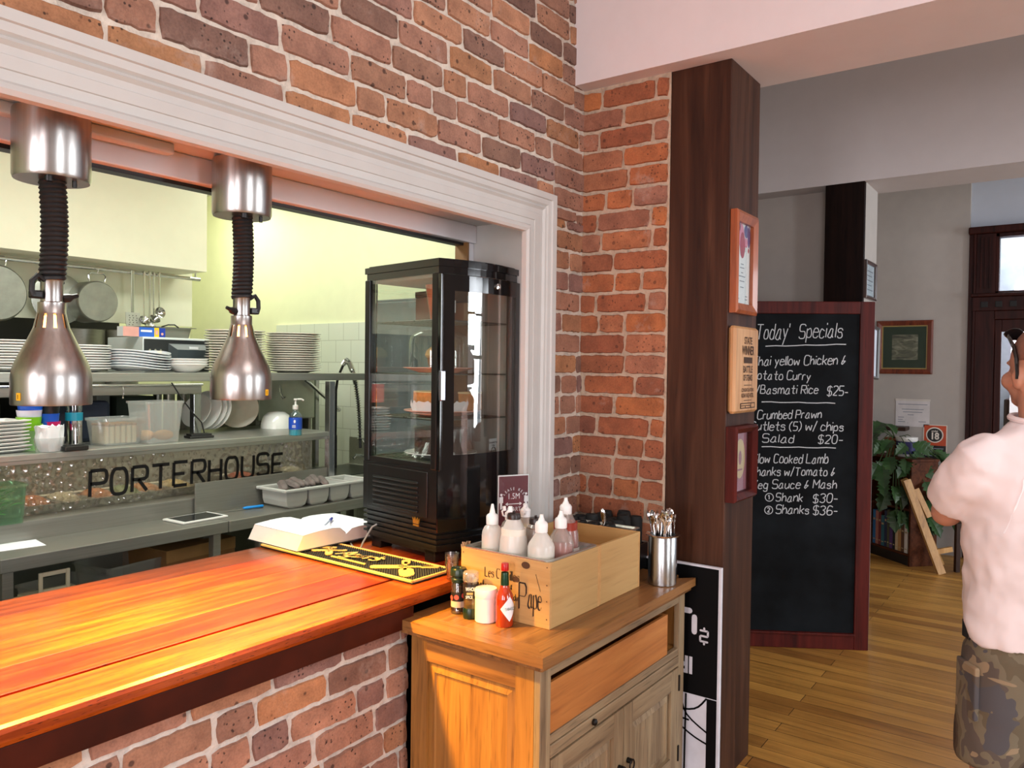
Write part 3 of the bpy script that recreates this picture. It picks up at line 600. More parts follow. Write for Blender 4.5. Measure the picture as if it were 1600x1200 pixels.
w = MB(); w.box(.03, CW-.03, .05, CD-.03, 1.052, 1.062); w.build('ceiling_plate', mat('grey_liner', '#85877c', .5), t)
CM = WM[t.name]
def inC(x, y, z): return CM @ Vector((x, y, z))
# cakes
def plate_shape(w, r, h=.02, n=36, mi=0):
    w.lathe([(.001, 0), (r*.55, 0), (r*.60, .003), (r*.86, h*.7), (r, h), (r*.995, h+.003), (r*.84, h*.78), (r*.58, .007), (.001, .006)], n, mi=mi)
def in_cab(name, label, cat, x, y, z, rz=0): p = inC(x, y, z); return thing(name, label, cat, (p.x, p.y, p.z), TH+rz)
M_pink = mat('blush_china', '#e8b4a4', .25, coat=.3)
M_choc = mat('chocolate_sponge', '#3a1d14', .8, var=.3, scale=60); M_icing = mat('chocolate_icing', '#2c140e', .4, var=.2); M_caramel = mat('caramel_crumb', '#c98a4e', .85, var=.22, scale=50); M_cream = mat('cream_filling', '#e6d2a4', .6)
p = in_cab('cake_plate', 'white plate under the film-wrapped chocolate cake, on the floor of the cake fridge', 'plate', .20, .21, SH[0]+.004); w = MB(); plate_shape(w, .145); w.build('plate', M_plate, p)
c = in_cab('chocolate_cake', 'dark chocolate layer cake under cling film at the bottom of the cake fridge', 'cake', .20, .21, SH[0]+.0115); w = MB()
def wedge(mb, r, z0, z1, a0, a1, mi, n=20): mb.prism([(0, 0)]+[(r*math.cos(a0+(a1-a0)*i/n), r*math.sin(a0+(a1-a0)*i/n)) for i in range(n+1)], (0, 0, z0), (1, 0, 0), (0, 1, 0), (0, 0, z1-z0), mi)
for z0, z1, m in ((0, .03, 0), (.03, .036, 1), (.036, .066, 0), (.066, .072, 1), (.072, .098, 0)): wedge(w, .105 if m == 0 else .106, z0, z1, R(-30), R(255), m)
w.build('sponge_layers', [M_choc, M_icing], c); w = MB(); wedge(w, .107, .098, .106, R(-30), R(255), 0); w.build('icing', M_icing, c)
w = MB(); rnd = random.Random(3); prof = []; n = 40
for j, (r, z) in enumerate(((.146, .004), (.135, .02), (.118, .055), (.115, .108), (.095, .116), (.04, .113), (.004, .114))):
    prof.append([Vector(((r+rnd.uniform(-.007, .007))*math.cos(2*PI*i/n), (r+rnd.uniform(-.007, .007))*math.sin(2*PI*i/n), z+rnd.uniform(-.005, .005))) for i in range(n)])
w.loft(prof, smooth=False, cap=False); w.build('cling_film', glass('cling_film', (.97, .97, .97, 1), .03, .15), c)
p = in_cab('cake_plate', 'pink-rimmed white plate carrying the caramel cake, middle shelf of the cake fridge', 'plate', .215, .22, SH[1]+.004); w = MB(); plate_shape(w, .155); w.build('plate', M_pink, p)
c = in_cab('caramel_cake', 'tan caramel cake in white baking paper on the pink plate in the cake fridge', 'cake', .20, .22, SH[1]+.0115); w = MB()
wedge(w, .105, 0, .085, R(20), R(235), 0); w.build('cake', M_caramel, c); w = MB(); wedge(w, .106, .04, .046, R(20), R(235), 0); wedge(w, .104, .085, .089, R(20), R(235), 0); w.build('cream_layer', M_cream, c)
c2 = w = MB(); n = 24; rr = [[Vector((r*math.cos(R(150)+R(170)*i/n), r*math.sin(R(150)+R(170)*i/n), z+(.022*abs(math.sin(i*1.7)) if z > .02 else 0))) for i in range(n+1)] for r, z in ((.106, .002), (.118, .035))]
w.add([q for g in rr for q in g], [(i, i+1, n+2+i, n+1+i) for i in range(n)]); w.build('baking_paper', M_paper, c)
c = in_cab('caramel_cake_slice', 'cut block of caramel cake with pale crust at the door side of the pink plate', 'cake', .305, .155, SH[1]+.0225, R(25)); w = MB(); w.box(-.045, .045, -.035, .035, 0, .07, .006); w.build('cake', M_caramel, c); w = MB(); w.box(-.046, .046, -.036, .036, .068, .076, .003); w.build('crust', M_cream, c)
p = in_cab('cake_plate', 'pink plate under the clear dome in the cake fridge', 'plate', .20, .23, SH[2]+.004); w = MB(); plate_shape(w, .14, .018); w.build('plate', M_pink, p)
c = in_cab('muffin', 'pale topped muffin under the clear dome in the cake fridge', 'cake', .20, .23, SH[2]+.0105); w = MB(); w.lathe([(.001, 0), (.036, 0), (.046, .055)], 24); w.build('muffin_case', mat('brown_muffin_case', '#9a6a48', .8), c); w = MB(); w.lathe([(.046, .053), (.054, .062), (.048, .082), (.028, .098), (.001, .103)], 24); w.build('muffin_top', mat('muffin_top', '#d8b27c', .8, var=.2, scale=40), c)
c = in_cab('cake_dome', 'clear domed cake cover on the third shelf of the cake fridge', 'cake cover', .20, .23, SH[2]+.0225); w = MB(); w.lathe([(.118, 0), (.118, .10), (.112, .125), (.09, .142), (.05, .15), (.001, .152)], 40); w.build('dome', glass('dome_glass', (.95, .98, .98, 1), .10), c); w = MB(); w.ball((0, 0, .158), .009); w.build('knob', M_clear, c)
# top shelf: jug of orange drink, boxes, price cards
c = in_cab('orange_jug', 'tapered clear jug of orange drink on the top shelf of the cake fridge', 'jug', .13, .15, SH[3]+.004); w = MB(); w.lathe([(.001, 0), (.034, 0), (.055, .14)], 28); w.build('jug', M_clear, c); w = MB(); w.lathe([(.001, .006), (.031, .006), (.052, .137), (.001, .137)], 28); w.build('drink', mat('orange_drink', '#b8522a', .3), c)
c = in_cab('chocolate_box', 'brown topped box behind the upper price card in the cake fridge', 'box', .215, .28, SH[3]+.004); w = MB(); w.box(-.055, .055, -.05, .05, 0, .10, .004); w.build('carton', mat('taupe_carton', '#6e4a3e', .6), c); w = MB(); w.box(-.057, .057, -.052, .052, .10, .125, .004); w.build('lid', mat('brown_lid', '#3d2018', .5), c)
c = in_cab('pastry_box', 'tan pastry box at the door side of the top fridge shelf', 'box', .325, .24, SH[3]+.004); w = MB(); w.box(-.035, .035, -.06, .06, 0, .085, .004); w.build('carton', mat('tan_carton', '#ab8660', .6), c); w = MB(); w.box(-.036, .036, -.061, .061, .085, .09, .001); w.build('lid', M_clear, c)
def price_card(label, x, y, z, rz, lines):
    c = in_cab('price_card', label, 'price card', x, y, z, rz)
    w = MB(); w.box(-.027, .027, -.0006, .0006, .028, .075)
    for i, s in enumerate(lines): block_text(w, s, (0, -.0012, .057-i*.012), (1, 0, 0), (0, 0, 1), .007, .02, 1, align='CENTER')
    w.build('card', [M_paper, M_ink], c)
    w = MB(); w.tube([(.015*math.cos(2*PI*i/24), -.003, .026+.015*math.sin(2*PI*i/24)) for i in range(24)], .0016, 6, closed=True); w.ball((0, -.003, .008), .004, 10); w.lathe([(.001, 0), (.013, 0), (.012, .004), (.001, .005)], 16); w.build('card_clip', M_chrome, c)
price_card('white price card in a ring clip on the top shelf of the cake fridge', .105, .055, SH[3]+.004, 0, ['Chocolate', 'Nacho'])
price_card('white price card in a ring clip at the bottom right of the cake fridge', .345, .062, SH[0]+.004, R(12), ['Chocolate Pear', 'Cake'])
# ---------------------------------------------------------------- bar mat, register book, pen
t = thing('bar_mat', 'long black rubber bar mat with tan rim and raised kitchen tools, on the counter', 'bar mat', (1.885, 1.765, CT+.0005), R(-1.5))
w = MB(); w.box(0, .212, 0, .84, 0, .008, .003)
for i in range(70):
    for j in range(17): x, y = .012+j*.0117, .013+i*.0118; w.add([(x-.0035, y-.0035, .008), (x+.0035, y-.0035, .008), (x+.0035, y+.0035, .008), (x-.0035, y+.0035, .008), (x, y, .0125)], [(0, 1, 4), (1, 2, 4), (2, 3, 4), (3, 0, 4)])
w.build('mat', M_rubber, t)
M_tan = mat('tan_rubber', '#d3ac62', .6, var=.08)
w = MB()
for b in ((0, .212, 0, .010), (0, .212, .83, .84), (0, .010, 0, .84), (.202, .212, 0, .84)): w.box(*b, .004, .014, .003)
w.build('rim', M_tan, t)
def blob(mb, pts, z=.0135, h=.003): mb.prism(pts, (0, 0, z-.003), (1, 0, 0), (0, 1, 0), (0, 0, h+.001))
def capsule(x0, y0, x1, y1, r, n=8):
    a = math.atan2(y1-y0, x1-x0); return [(x1+r*math.cos(a-PI/2+PI*i/n), y1+r*math.sin(a-PI/2+PI*i/n)) for i in range(n+1)]+[(x0+r*math.cos(a+PI/2+PI*i/n), y0+r*math.sin(a+PI/2+PI*i/n)) for i in range(n+1)]
w = MB()
def tools(cx, cy, s):
    blob(w, capsule(cx-.055*s, cy+.085*s, cx+.0*s, cy+.02*s, .017*s)); blob(w, capsule(cx, cy+.02*s, cx+.075*s, cy-.07*s, .005*s)); blob(w, capsule(cx+.055*s, cy-.05*s, cx+.085*s, cy-.085*s, .011*s))
    blob(w, capsule(cx-.055*s, cy-.075*s, cx-.02*s, cy-.035*s, .026*s)); blob(w, capsule(cx-.02*s, cy-.03*s, cx+.055*s, cy+.04*s, .006*s)); blob(w, capsule(cx+.05*s, cy+.035*s, cx+.07*s, cy+.055*s, .016*s))
tools(.105, .15, 1.0); tools(.10, .55, .55); blob(w, capsule(.12, .62, .15, .57, .008))
blob(w, capsule(.052, .47, .052, .29, .004)); w.build('raised_tools', M_tan, t)
w = MB(); write(w, "Agurr's", (.072, .475, .0165), (.12, -.99, 0), (.99, .12, 0), .066, .0055, slant=.45, gap=.4, narrow=.85); w.build('raised_lettering', M_tan, t)
# open register book: two page blocks, cover, pen
t = thing('register_book', 'thick white register book lying open, half on the bar mat', 'book', (2.145, 2.53, CT+.015), R(-3))
w = MB(); w.box(-.235, .225, -.17, .165, 0, .003); w.build('cover', mat('grey_book_cover', '#3c3c40', .7), t)
def pages(mb, sgn, thick, span, skew):
    top = [(0, thick*.55), (.03, thick*.93), (.07, thick), (.13, thick*.97), (span-.02, thick*.9), (span, thick*.86)]
    prof = [(sgn*x, z+.003) for x, z in top]+[(sgn*(span+skew), .003), (0, .003)]
    mb.prism(prof, (0, -.165, 0), (1, 0, 0), (0, 0, 1), (0, .325, 0))
w = MB(); pages(w, -1, .062, .205, .028); w.build('page_block', mat('cream_page_edges', '#d8cabf', .9, var=.05), t)
w = MB(); pages(w, 1, .05, .20, .018); w.build('page_block', MATS['cream_page_edges'], t)
def sheet(sgn, thick, span):
    top = [(0, thick*.55), (.03, thick*.93), (.07, thick), (.13, thick*.97), (span-.02, thick*.9), (span, thick*.86)]
    m = MB(); a = [Vector((sgn*x, -.166, z+.0045)) for x, z in top]; b = [p+Vector((0, .327, 0)) for p in a]; k = len(a)
    m.add(a+b, [(i, i+1, k+i+1, k+i) for i in range(k-1)])
    return m
w = sheet(-1, .062, .205); z = .062*.97+.0045
for i in range(9): y = -.13+i*.033; w.add([(-.19, y, z-.003), (-.06, y, z+.002), (-.06, y+.0012, z+.002), (-.19, y+.0012, z-.003)], [(0, 1, 2, 3)], 1)
w.build('left_page', [M_paper, mat('pale_rule', '#b6bccb', .8)], t); w = sheet(1, .05, .20)
w.build('right_page', M_paper, t)
t = thing('ballpoint_pen', 'clear pen with blue cap on the open register book', 'pen', (2.155, 2.49, CT+.0785), R(38)); w = MB(); w.cyl((-.075, 0, 0), (.035, 0, 0), .0035, n=10); w.build('barrel', mat('clear_pen_barrel', '#aab0c4', .3), t); w = MB(); w.lathe([(.001, 0), (.0055, 0), (.0058, .035), (.004, .045), (.001, .046)], 12, (.03, 0, 0), (1, 0, 0)); w.build('pen_cap', mat('blue_cap', '#1a1f9a', .35), t)
# ---------------------------------------------------------------- the pine cabinet
CZ = .82
t = thing('pine_cabinet', 'worn pine cabinet with two doors against the dark pillar', 'cabinet', (1.785, 1.178, 0))
WP = wood('aged_honey_pine', '#6e4822', '#946630', '#a6783c', 2, .9, .45, pores=.55); WPx = wood('aged_honey_pine_top', '#644222', '#875c32', '#9c7140', 0, .9, .38, coat=.15, pores=.5); WPy = wood('aged_honey_pine_rail', '#644222', '#875c32', '#9c7140', 1, .9, .4, coat=.1, pores=.5); WG = wood('greyed_pine', '#66513a', '#857054', '#9a8666', 2, .9, .6, pores=.5); WGx = wood('greyed_pine_rail', '#66513a', '#857054', '#9a8666', 0, .9, .6, pores=.5)
LX, LY = 1.062, .555
w = MB(); w.box(.0705, LX, .0705, LY, CZ-.029, CZ, .002); w.build('top_board', WPx, t)
w = MB(); w.prism([(0, 0), (LX, 0), (LX-.07, .07), (.07, .07)], (0, 0, CZ-.03), (1, 0, 0), (0, 1, 0), (0, 0, .0305)); w.box(.012, LX-.012, .010, LY, CZ-.048, CZ-.03, .006); w.build('front_moulding', WPx, t)
w = MB(); w.prism([(0, .0004), (.07, .0704), (.07, LY), (0, LY)], (0, 0, CZ-.03), (1, 0, 0), (0, 1, 0), (0, 0, .0305)); w.build('side_moulding', WPy, t)
def framed_panel(mb, o, u, n, W, H, st, rail, dep=.022, ins=.012, mid=None, raised=True):
    """stiles, rails and a raised panel on the plane o, u, z with outward normal n"""
    o = Vector(o); u = Vector(u); n = Vector(n)
    def bx(a0, a1, z0, z1, d0, d1, mi):
        P = [o+u*a+n*d+Vector((0, 0, z)) for z in (z0, z1) for d in (d0, d1) for a in (a0, a1)]
        mb.add(P, [(0, 2, 3, 1), (4, 5, 7, 6), (0, 1, 5, 4), (2, 6, 7, 3), (0, 4, 6, 2), (1, 3, 7, 5)], mi)
    bx(0, st, 0, H, -dep, 0, 0); bx(W-st, W, 0, H, -dep, 0, 0); bx(st, W-st, 0, rail, -dep, -.0005, 1); bx(st, W-st, H-rail, H, -dep, -.0005, 1)
    a0, a1, z0, z1 = st, W-st, rail, H-rail; e = .03
    P = [o+u*a+n*d+Vector((0, 0, z)) for (a, z, d) in ((a0, z0, -ins), (a1, z0, -ins), (a1, z1, -ins), (a0, z1, -ins), (a0+e, z0+e, -ins+.008), (a1-e, z0+e, -ins+.008), (a1-e, z1-e, -ins+.008), (a0+e, z1-e, -ins+.008), (a0+e+.004, z0+e+.004, -ins+.002), (a1-e-.004, z0+e+.004, -ins+.002), (a1-e-.004, z1-e-.004, -ins+.002), (a0+e+.004, z1-e-.004, -ins+.002))]
    mb.add(P, [(0, 1, 5, 4), (1, 2, 6, 5), (2, 3, 7, 6), (3, 0, 4, 7), (4, 5, 9, 8), (5, 6, 10, 9), (6, 7, 11, 10), (7, 4, 8, 11), (8, 9, 10, 11)], 0)
BX0, BX1, BY0, BY1 = .034, LX-.03, .032, LY-.03
w = MB(); framed_panel(w, (BX0, BY1, .02), (0, -1, 0), (-1, 0, 0), BY1-BY0-.0205, CZ-.068, .065, .075); w.build('side_panel', [WP, WPy], t)
w = MB(); w.box(BX1-.02, BX1, BY0, BY1, .02, CZ-.048); w.box(BX0+.022, BX1, BY1-.02, BY1, .02, CZ-.048); w.box(BX0+.02, BX1, BY0+.02, BY1, .02, .05); w.box(BX0+.022, BX1, BY0+.025, BY1, .545, .560); w.build('carcass', WP, t)
w = MB(); w.box(BX0, BX0+.055, BY0-.002, BY0+.02, .02, CZ-.048, .002); w.build('front_stile', WG, t); w = MB(); w.box(BX1-.05, BX1, BY0-.002, BY0+.02, .02, CZ-.048, .002); w.build('front_stile', WG, t)
w = MB(); w.box(BX0+.055, BX1-.05, BY0, BY0+.02, CZ-.085, CZ-.048, .002); w.box(BX0+.055, BX1-.05, BY0, BY0+.02, .535, .562, .002); w.box(BX0+.055, BX1-.05, BY0-.003, BY0+.02, .495, .533, .003); w.box(BX0+.055, BX1-.05, BY0, BY0+.02, .02, .08, .002); w.build('front_rail', WGx, t)
for i in (0, 1):
    a = BX0+.058+i*((BX1-BX0-.105)/2); W_ = (BX1-BX0-.111)/2
    w = MB(); framed_panel(w, (a, BY0-.004, .085), (1, 0, 0), (0, -1, 0), W_, .405, .065, .075, ins=.014); d = w.build('door', [WG, WGx], t)
    kx = a+(W_-.03 if i == 0 else .03); w = MB(); w.cyl((kx, BY0-.004, .30), (kx, BY0-.02, .30), .009); w.tube([(kx+.016*math.cos(2*PI*j/16), BY0-.022, .288+.018*math.sin(2*PI*j/16)) for j in range(16)], .0028, 6, closed=True); w.build('ring_pull', mat('black_iron', '#1c1815', .45, .6), d)
    hx = a if i == 0 else a+W_
    w = MB(); w.box(hx-.004, hx+.004, BY0-.009, BY0-.002, .40, .46, .001); w.build('hinge', MATS['black_iron'], d); w = MB(); w.box(hx-.004, hx+.004, BY0-.009, BY0-.002, .13, .19, .001); w.build('hinge', MATS['black_iron'], d)
w = MB(); w.lathe([(.001, 0), (.010, 0), (.011, .008), (.006, .012), (.001, .013)], 14, (BX0+.30, BY0-.004, .515), (0, -1, 0)); w.build('knob', MATS['black_iron'], t)
t = thing('ply_box', 'long plywood box sitting in the open shelf of the pine cabinet', 'box', (1.785+BX0+.058, 1.178+BY0+.004, .563))
w = MB(); WB = wood('orange_ply', '#8c5222', '#a8682e', '#b87a3c', 0, 1, .55, pores=.8); B1 = .80
w.box(0, B1, 0, .012, 0, .150, .001); w.box(0, B1, .33, .342, 0, .150, .001); w.box(0, .012, .012, .33, 0, .150); w.box(B1-.012, B1, .012, .33, 0, .150); w.box(0.012, B1-.012, .012, .33, 0, .01); w.build('box', WB, t)
# ---------------------------------------------------------------- wine crates, pan of sauce bottles
WC = wood('wine_crate_pine', '#b58750', '#c0935a', '#caa068', 1, .7, .6, pores=.85); WCx = wood('wine_crate_side_pine', '#ad8852', '#b8935c', '#c29f68', 0, .7, .6, pores=.85)
def crate(name, label, x0, x1, y0, y1, h, texted):
    t = thing(name, label, 'crate', (x0, y0, CZ+.0005)); X, Y = x1-x0, y1-y0; b = .011
    w = MB(); w.box(0, b, 0, Y, 0, h, .001); eb = w.build('end_board', WC, t); w = MB(); w.box(X-b, X, 0, Y, 0, h, .001); w.build('end_board', WC, t)
    w = MB(); w.box(b, X-b, .0004, b, 0, h, .0008); w.build('side_board', WCx, t); w = MB(); w.box(b, X-b, Y-b, Y-.0004, 0, h, .0008); w.build('side_board', WCx, t); w = MB(); w.box(b, X-b, b, Y-b, .004, .012); w.build('bottom_board', WCx, t)
    if texted:
        w = MB(); u = Vector((0, -1, 0)); v = Vector((0, 0, 1)); o = Vector((-.0004, Y, 0)); nb = (.62, .55)
        def stencil(s, x0, x1, y, cap, wd):
            w = MB()
            a = onX(x0, y, 1.992); b_ = onX(x1, y, 1.992); L = write(MB(), s, (0, 0, 0), u, v, cap, wd); k_ = (a.y-b_.y)/L
            write(w, s, o+u*(y1-a.y)+v*(a.z-CZ), u, v, cap, wd, nb, smooth=len(s) > 1 and s[0] in 'adif', gap=1.7*k_, narrow=k_); w.build('printed_word', mat('stencil_ink', '#2e1c10', .8), eb)
        for a_ in (('Les', 758, 773, 900, .030, .0019), ('C', 776, 783, 903, .030, .0019), ('illes', 797, 813, 907, .030, .0019), ('Chateau', 741, 770, 918, .032, .0022), ('f', 797, 801, 930, .034, .0022), ('du', 803, 810, 938, .020, .0017), ('P', 811, 826, 951, .083, .0032), ('ape', 825, 848, 949, .066, .0030)): stencil(*a_)
        w = MB(); ribbon(w, [(.30, .163), (.318, .112)], o, u, v, .0008); w.build('pencil_mark', MATS['stencil_ink'], eb)
        w = MB(); [disc(w, o+u*a+v*z, u, v, .0022, n=10) for z in (.03, .085, .135, .19) for a in (.010, .342)]; disc(w, o+u*.262+v*.185, u, v, .016, n=20, rv=.011); disc(w, o+u*.225+v*.135, u, v, .013, n=20, rv=.009); w.build('nail_head', mat('dark_nail_and_knot', '#54341c', .8), t)
    return t
crate('wine_crate', 'printed pine wine crate holding the sauce bottles on the pine cabinet', 1.992, 2.300, 1.293, 1.645, .2045, True)
crate('wine_crate', 'plain empty pine crate behind the printed crate on the cabinet', 2.3025, 2.602, 1.295, 1.647, .2035, False)
t = thing('steel_pan', 'rectangular stainless pan set into the printed wine crate', 'pan', (2.004, 1.306, CZ+.0005+.2045-.071)); w = MB(); X, Y = .284, .327; d0 = .0655
def pan(mb, X, Y, h, r=.02, lip=.008, th=.0015):
    def rr(x0, x1, y0, y1, r, n=5): return [(x1-r+r*math.cos(a), y1-r+r*math.sin(a)) for a in [PI/2*i/n for i in range(n+1)]]+[(x0+r-r*math.sin(a), y1-r+r*math.cos(a)) for a in [PI/2*i/n for i in range(n+1)]]+[(x0+r-r*math.cos(a), y0+r-r*math.sin(a)) for a in [PI/2*i/n for i in range(n+1)]]+[(x1-r+r*math.sin(a), y0+r-r*math.cos(a)) for a in [PI/2*i/n for i in range(n+1)]]
    def ring(i, z): return [Vector((a, b, z)) for a, b in rr(i, X-i, i, Y-i, r)]
    mb.loft([ring(.02, 0), ring(.014, .004), ring(.004, h-.004), ring(.002, h), ring(-lip, h), ring(-lip, h+.003), ring(.003, h+.003), ring(.007, h-.004), ring(.017, .008), ring(.024, .003)], smooth=False)
pan(w, X, Y, d0+.006, lip=.009); w.build('pan', M_steel, t)
PZ = CZ+.1385
def squeeze_bottle(label, x, y, kind, fill, fillh, cap, rz=0):
    t = thing('sauce_bottle', label, 'sauce bottle', (x, y, PZ), rz, 'sauce bottles in the printed crate')
    if kind == 'round': prof = [(.001, 0), (.032, 0), (.0345, .006), (.0345, .105), (.033, .12), (.026, .135), (.017, .143), (.016, .15)]; top = .150
    elif kind == 'cone': prof = [(.001, 0), (.040, 0), (.043, .006), (.043, .095), (.040, .106), (.018, .140), (.017, .148)]; top = .148
    else: prof = [(.001, 0), (.042, 0), (.046, .008), (.047, .065), (.044, .105), (.034, .145), (.022, .170), (.018, .176)]; top = .176
    w = MB(); w.lathe(prof, 32); w.build('bottle', M_frost if fill[0] in ('cream', 'aioli') else M_frost_thin, t)
    ins = [(max(.001, r-.0035), z+.002) for r, z in prof if z < fillh]; w = MB(); w.lathe(ins+[(ins[-1][0], fillh), (.001, fillh)], 28); w.build('sauce', mat('sauce_'+fill[0], fill[1], .4, var=.04), t)
    mw = mat('white_cap_plastic', '#eceae8', .35, var=.02); mb_ = mat('dark_brown_cap', '#241612', .35)
    w = MB()
    if cap == 'spout': w.lathe([(.020, -.006), (.0205, .020), (.016, .026), (.010, .030), (.0075, .042), (.004, .060), (.001, .061)], 24, (0, 0, top)); m = mw
    elif cap == 'short': w.lathe([(.020, -.006), (.0205, .020), (.017, .026), (.012, .029), (.007, .040), (.0055, .050), (.001, .050)], 24, (0, 0, top)); m = mw
    elif cap == 'flip': w.lathe([(.018, -.006), (.019, .018), (.012, .024), (.008, .030), (.007, .040), (.001, .041)], 24, (0, 0, top)); w.tube([(-.018, 0, top+.006), (-.030, 0, top+.012), (-.034, 0, top+.026), (-.024, 0, top+.034)], .003, 8); w.cyl((-.024, 0, top+.028), (-.026, 0, top+.042), .006); m = mw
    else: w.lathe([(.022, -.008), (.0225, .006), (.020, .012), (.001, .013)], 24, (0, 0, top)); w.box(-.004, .004, -.003, .003, top+.012, top+.020, .001); m = mb_
    w.build('cap', m, t)
    if kind == 'fat': w = MB(); w.lathe([(.0475, .02), (.0478, .062)], 32); disc(w, (-.048*math.cos(.6), -.048*math.sin(.6), .058), (math.sin(.6), -math.cos(.6), 0), (0, 0, 1), .006, .0008, mi=1); w.build('paper_label', [mat('bottle_label', '#e4e0d8', .6), M_ink], t)
    if kind == 'fat' and cap != 'disc': pass
    return t
mayo = ('cream', '#e9e0d2'); aioli = ('aioli', '#e8dfc0'); tom = ('tomato', '#98301c'); bbq = ('brown', '#6e4a34'); mus = ('mustard', '#c9b078')
bp = lambda px, zz, Y: onY(px, 800, Y)
squeeze_bottle('slim white-filled sauce bottle with pointed white spout, left end of the pan', 2.055, 1.565, 'round', mayo, .10, 'spout')
squeeze_bottle('tall bulging white bottle with a dark brown cap at the front of the pan', 2.062, 1.482, 'fat', mayo, .14, 'disc')
squeeze_bottle('cone-shouldered white-filled bottle with white spout, nearest corner of the pan', 2.060, 1.372, 'cone', aioli, .075, 'short')
squeeze_bottle('white-capped bottle half full of red sauce, right side of the pan', 2.157, 1.360, 'cone', tom, .085, 'short')
squeeze_bottle('white flip-spout bottle of brown sauce behind the bulging bottle', 2.150, 1.560, 'round', bbq, .12, 'flip', R(-20))
squeeze_bottle('taller red sauce bottle with white spout at the back of the pan', 2.242, 1.395, 'fat', tom, .145, 'short')
squeeze_bottle('yellowish bottle with white flip spout below the distance sign', 2.240, 1.560, 'cone', mus, .11, 'flip', R(30))
squeeze_bottle('brown glassy bottle with a dark cap, middle of the pan', 2.158, 1.460, 'round', bbq, .13, 'disc')
# things standing before the crate
t = thing('spice_grinder', 'dark green topped spice grinder with a red flower label, left of the white tub', 'spice grinder', (onZ(716, 957, CZ).x, onZ(716, 957, CZ).y, CZ+.0005)); dg = mat('dark_green_plastic', '#0e2418', .3)
w = MB(); w.lathe([(.001, 0), (.0235, 0), (.025, .004), (.025, .016), (.0235, .018), (.0235, .098), (.021, .104), (.001, .104)], 28); w.build('jar', glass('spice_jar', (.8, .75, .7, 1), .12), t)
w = MB(); w.lathe([(.001, .003), (.022, .003), (.022, .090), (.001, .09)], 20); w.build('peppercorns', mat('mixed_peppercorns', '#4a3328', .8, var=.5, scale=220), t)
w = MB(); w.lathe([(.0242, .022), (.0242, .072)], 28, mi=0); w.lathe([(.0245, .042), (.0245, .072)], 28, mi=1)
for a, z in ((R(205), .056), (R(260), .061), (R(160), .052)): disc(w, (.0247*math.cos(a), .0247*math.sin(a), z), (-math.sin(a), math.cos(a), 0), (0, 0, 1), .008, .0006, 2)
w.build('label', [mat('pale_label_band', '#b9a59a', .5), mat('black_label_band', '#161214', .5), mat('red_flower', '#cf4a44', .5)], t)
w = MB(); w.lathe([(.021, .100), (.024, .103), (.024, .112), (.0215, .115), (.0215, .120), (.027, .124), (.027, .142), (.024, .147), (.012, .147), (.010, .143), (.001, .143)], 24); w.build('grinder_top', dg, t)
t = thing('spice_grinder', 'upturned spice grinder with clear cap and white block lettering, beside the white tub', 'spice grinder', (onZ(735, 965, CZ).x, onZ(735, 965, CZ).y, CZ+.0005))
w = MB(); w.lathe([(.001, 0), (.023, 0), (.0245, .004), (.0245, .028), (.022, .034), (.001, .034)], 24); w.build('grinder_top', dg, t)
w = MB(); w.lathe([(.022, .034), (.0225, .052), (.0235, .055), (.0235, .120), (.001, .121)], 28); w.build('jar', MATS['spice_jar'], t)
w = MB(); w.lathe([(.001, .06), (.0218, .06), (.0218, .117), (.001, .117)], 20); w.build('spice', mat('dark_spice', '#2a1a14', .8), t)
w = MB(); w.lathe([(.0238, .066), (.0238, .112)], 28, mi=0); a = R(217); u = Vector((-math.sin(a), math.cos(a), 0)); oo = Vector((.0245*math.cos(a), .0245*math.sin(a), 0))
block_text(w, 'WHOLE', oo-u*.0155+Vector((0, 0, .092)), u, (0, 0, 1), .012, .03, 1, .0012, .58); plate_rect(w, oo, u, (0, 0, 1), -.012, .008, .080, .087, .001, 2); block_text(w, 'SPICE', oo-u*.0150+Vector((0, 0, .068)), u, (0, 0, 1), .009, .02, 1, .0012, .7)
w.build('label', [MATS['black_label_band'], M_paper, mat('tan_label', '#b79a62', .5)], t)
w = MB(); w.lathe([(.024, .118), (.0255, .120), (.0255, .144), (.022, .148), (.001, .148)], 24); w.build('clear_cap', glass('cloudy_cap', (.9, .88, .86, 1), .12, .1, haze=.3), t)
t = thing('white_tub', 'round pinkish-white lidded tub between the grinders and the hot sauce', 'tub', (onZ(759, 970, CZ).x, onZ(759, 970, CZ).y, CZ+.0005)); mt = mat('matt_white_plastic', '#e6dcda', .5, var=.02)
w = MB(); w.lathe([(.001, 0), (.032, 0), (.0345, .003), (.0345, .085), (.001, .086)], 36); w.build('tub', mt, t); w = MB(); w.lathe([(.0350, .078), (.0358, .080), (.0358, .100), (.034, .105), (.001, .107)], 36); w.build('lid', mt, t)
t = thing('hot_sauce_bottle', 'small red hot sauce bottle with a white diamond label before the crate', 'sauce bottle', (onZ(788, 977, CZ).x, onZ(788, 977, CZ).y, CZ+.0005)); t.scale = (1, 1, 1.15)
w = MB(); w.lathe([(.001, 0), (.026, 0), (.028, .004), (.028, .072), (.026, .084), (.017, .100), (.0135, .108), (.013, .112)], 32); hb = w.build('bottle', mat('red_hot_sauce', '#a5300e', .12, coat=.8, var=.05), t)
w = MB(); w.lathe([(.0132, .109), (.0135, .112), (.0120, .142), (.0115, .144)], 24); w.build('neck_foil', mat('green_neck_foil', '#0f3a22', .3, .3), t); w = MB(); w.lathe([(.0115, .143), (.0115, .150)], 20); w.build('neck', M_clear, t)
w = MB(); w.lathe([(.0115, .149), (.0122, .151), (.0118, .167), (.0105, .169), (.001, .169)], 20); w.build('cap', mat('red_screw_cap', '#b81414', .35), t)
w = MB(); rr = .0284; a0 = R(250)
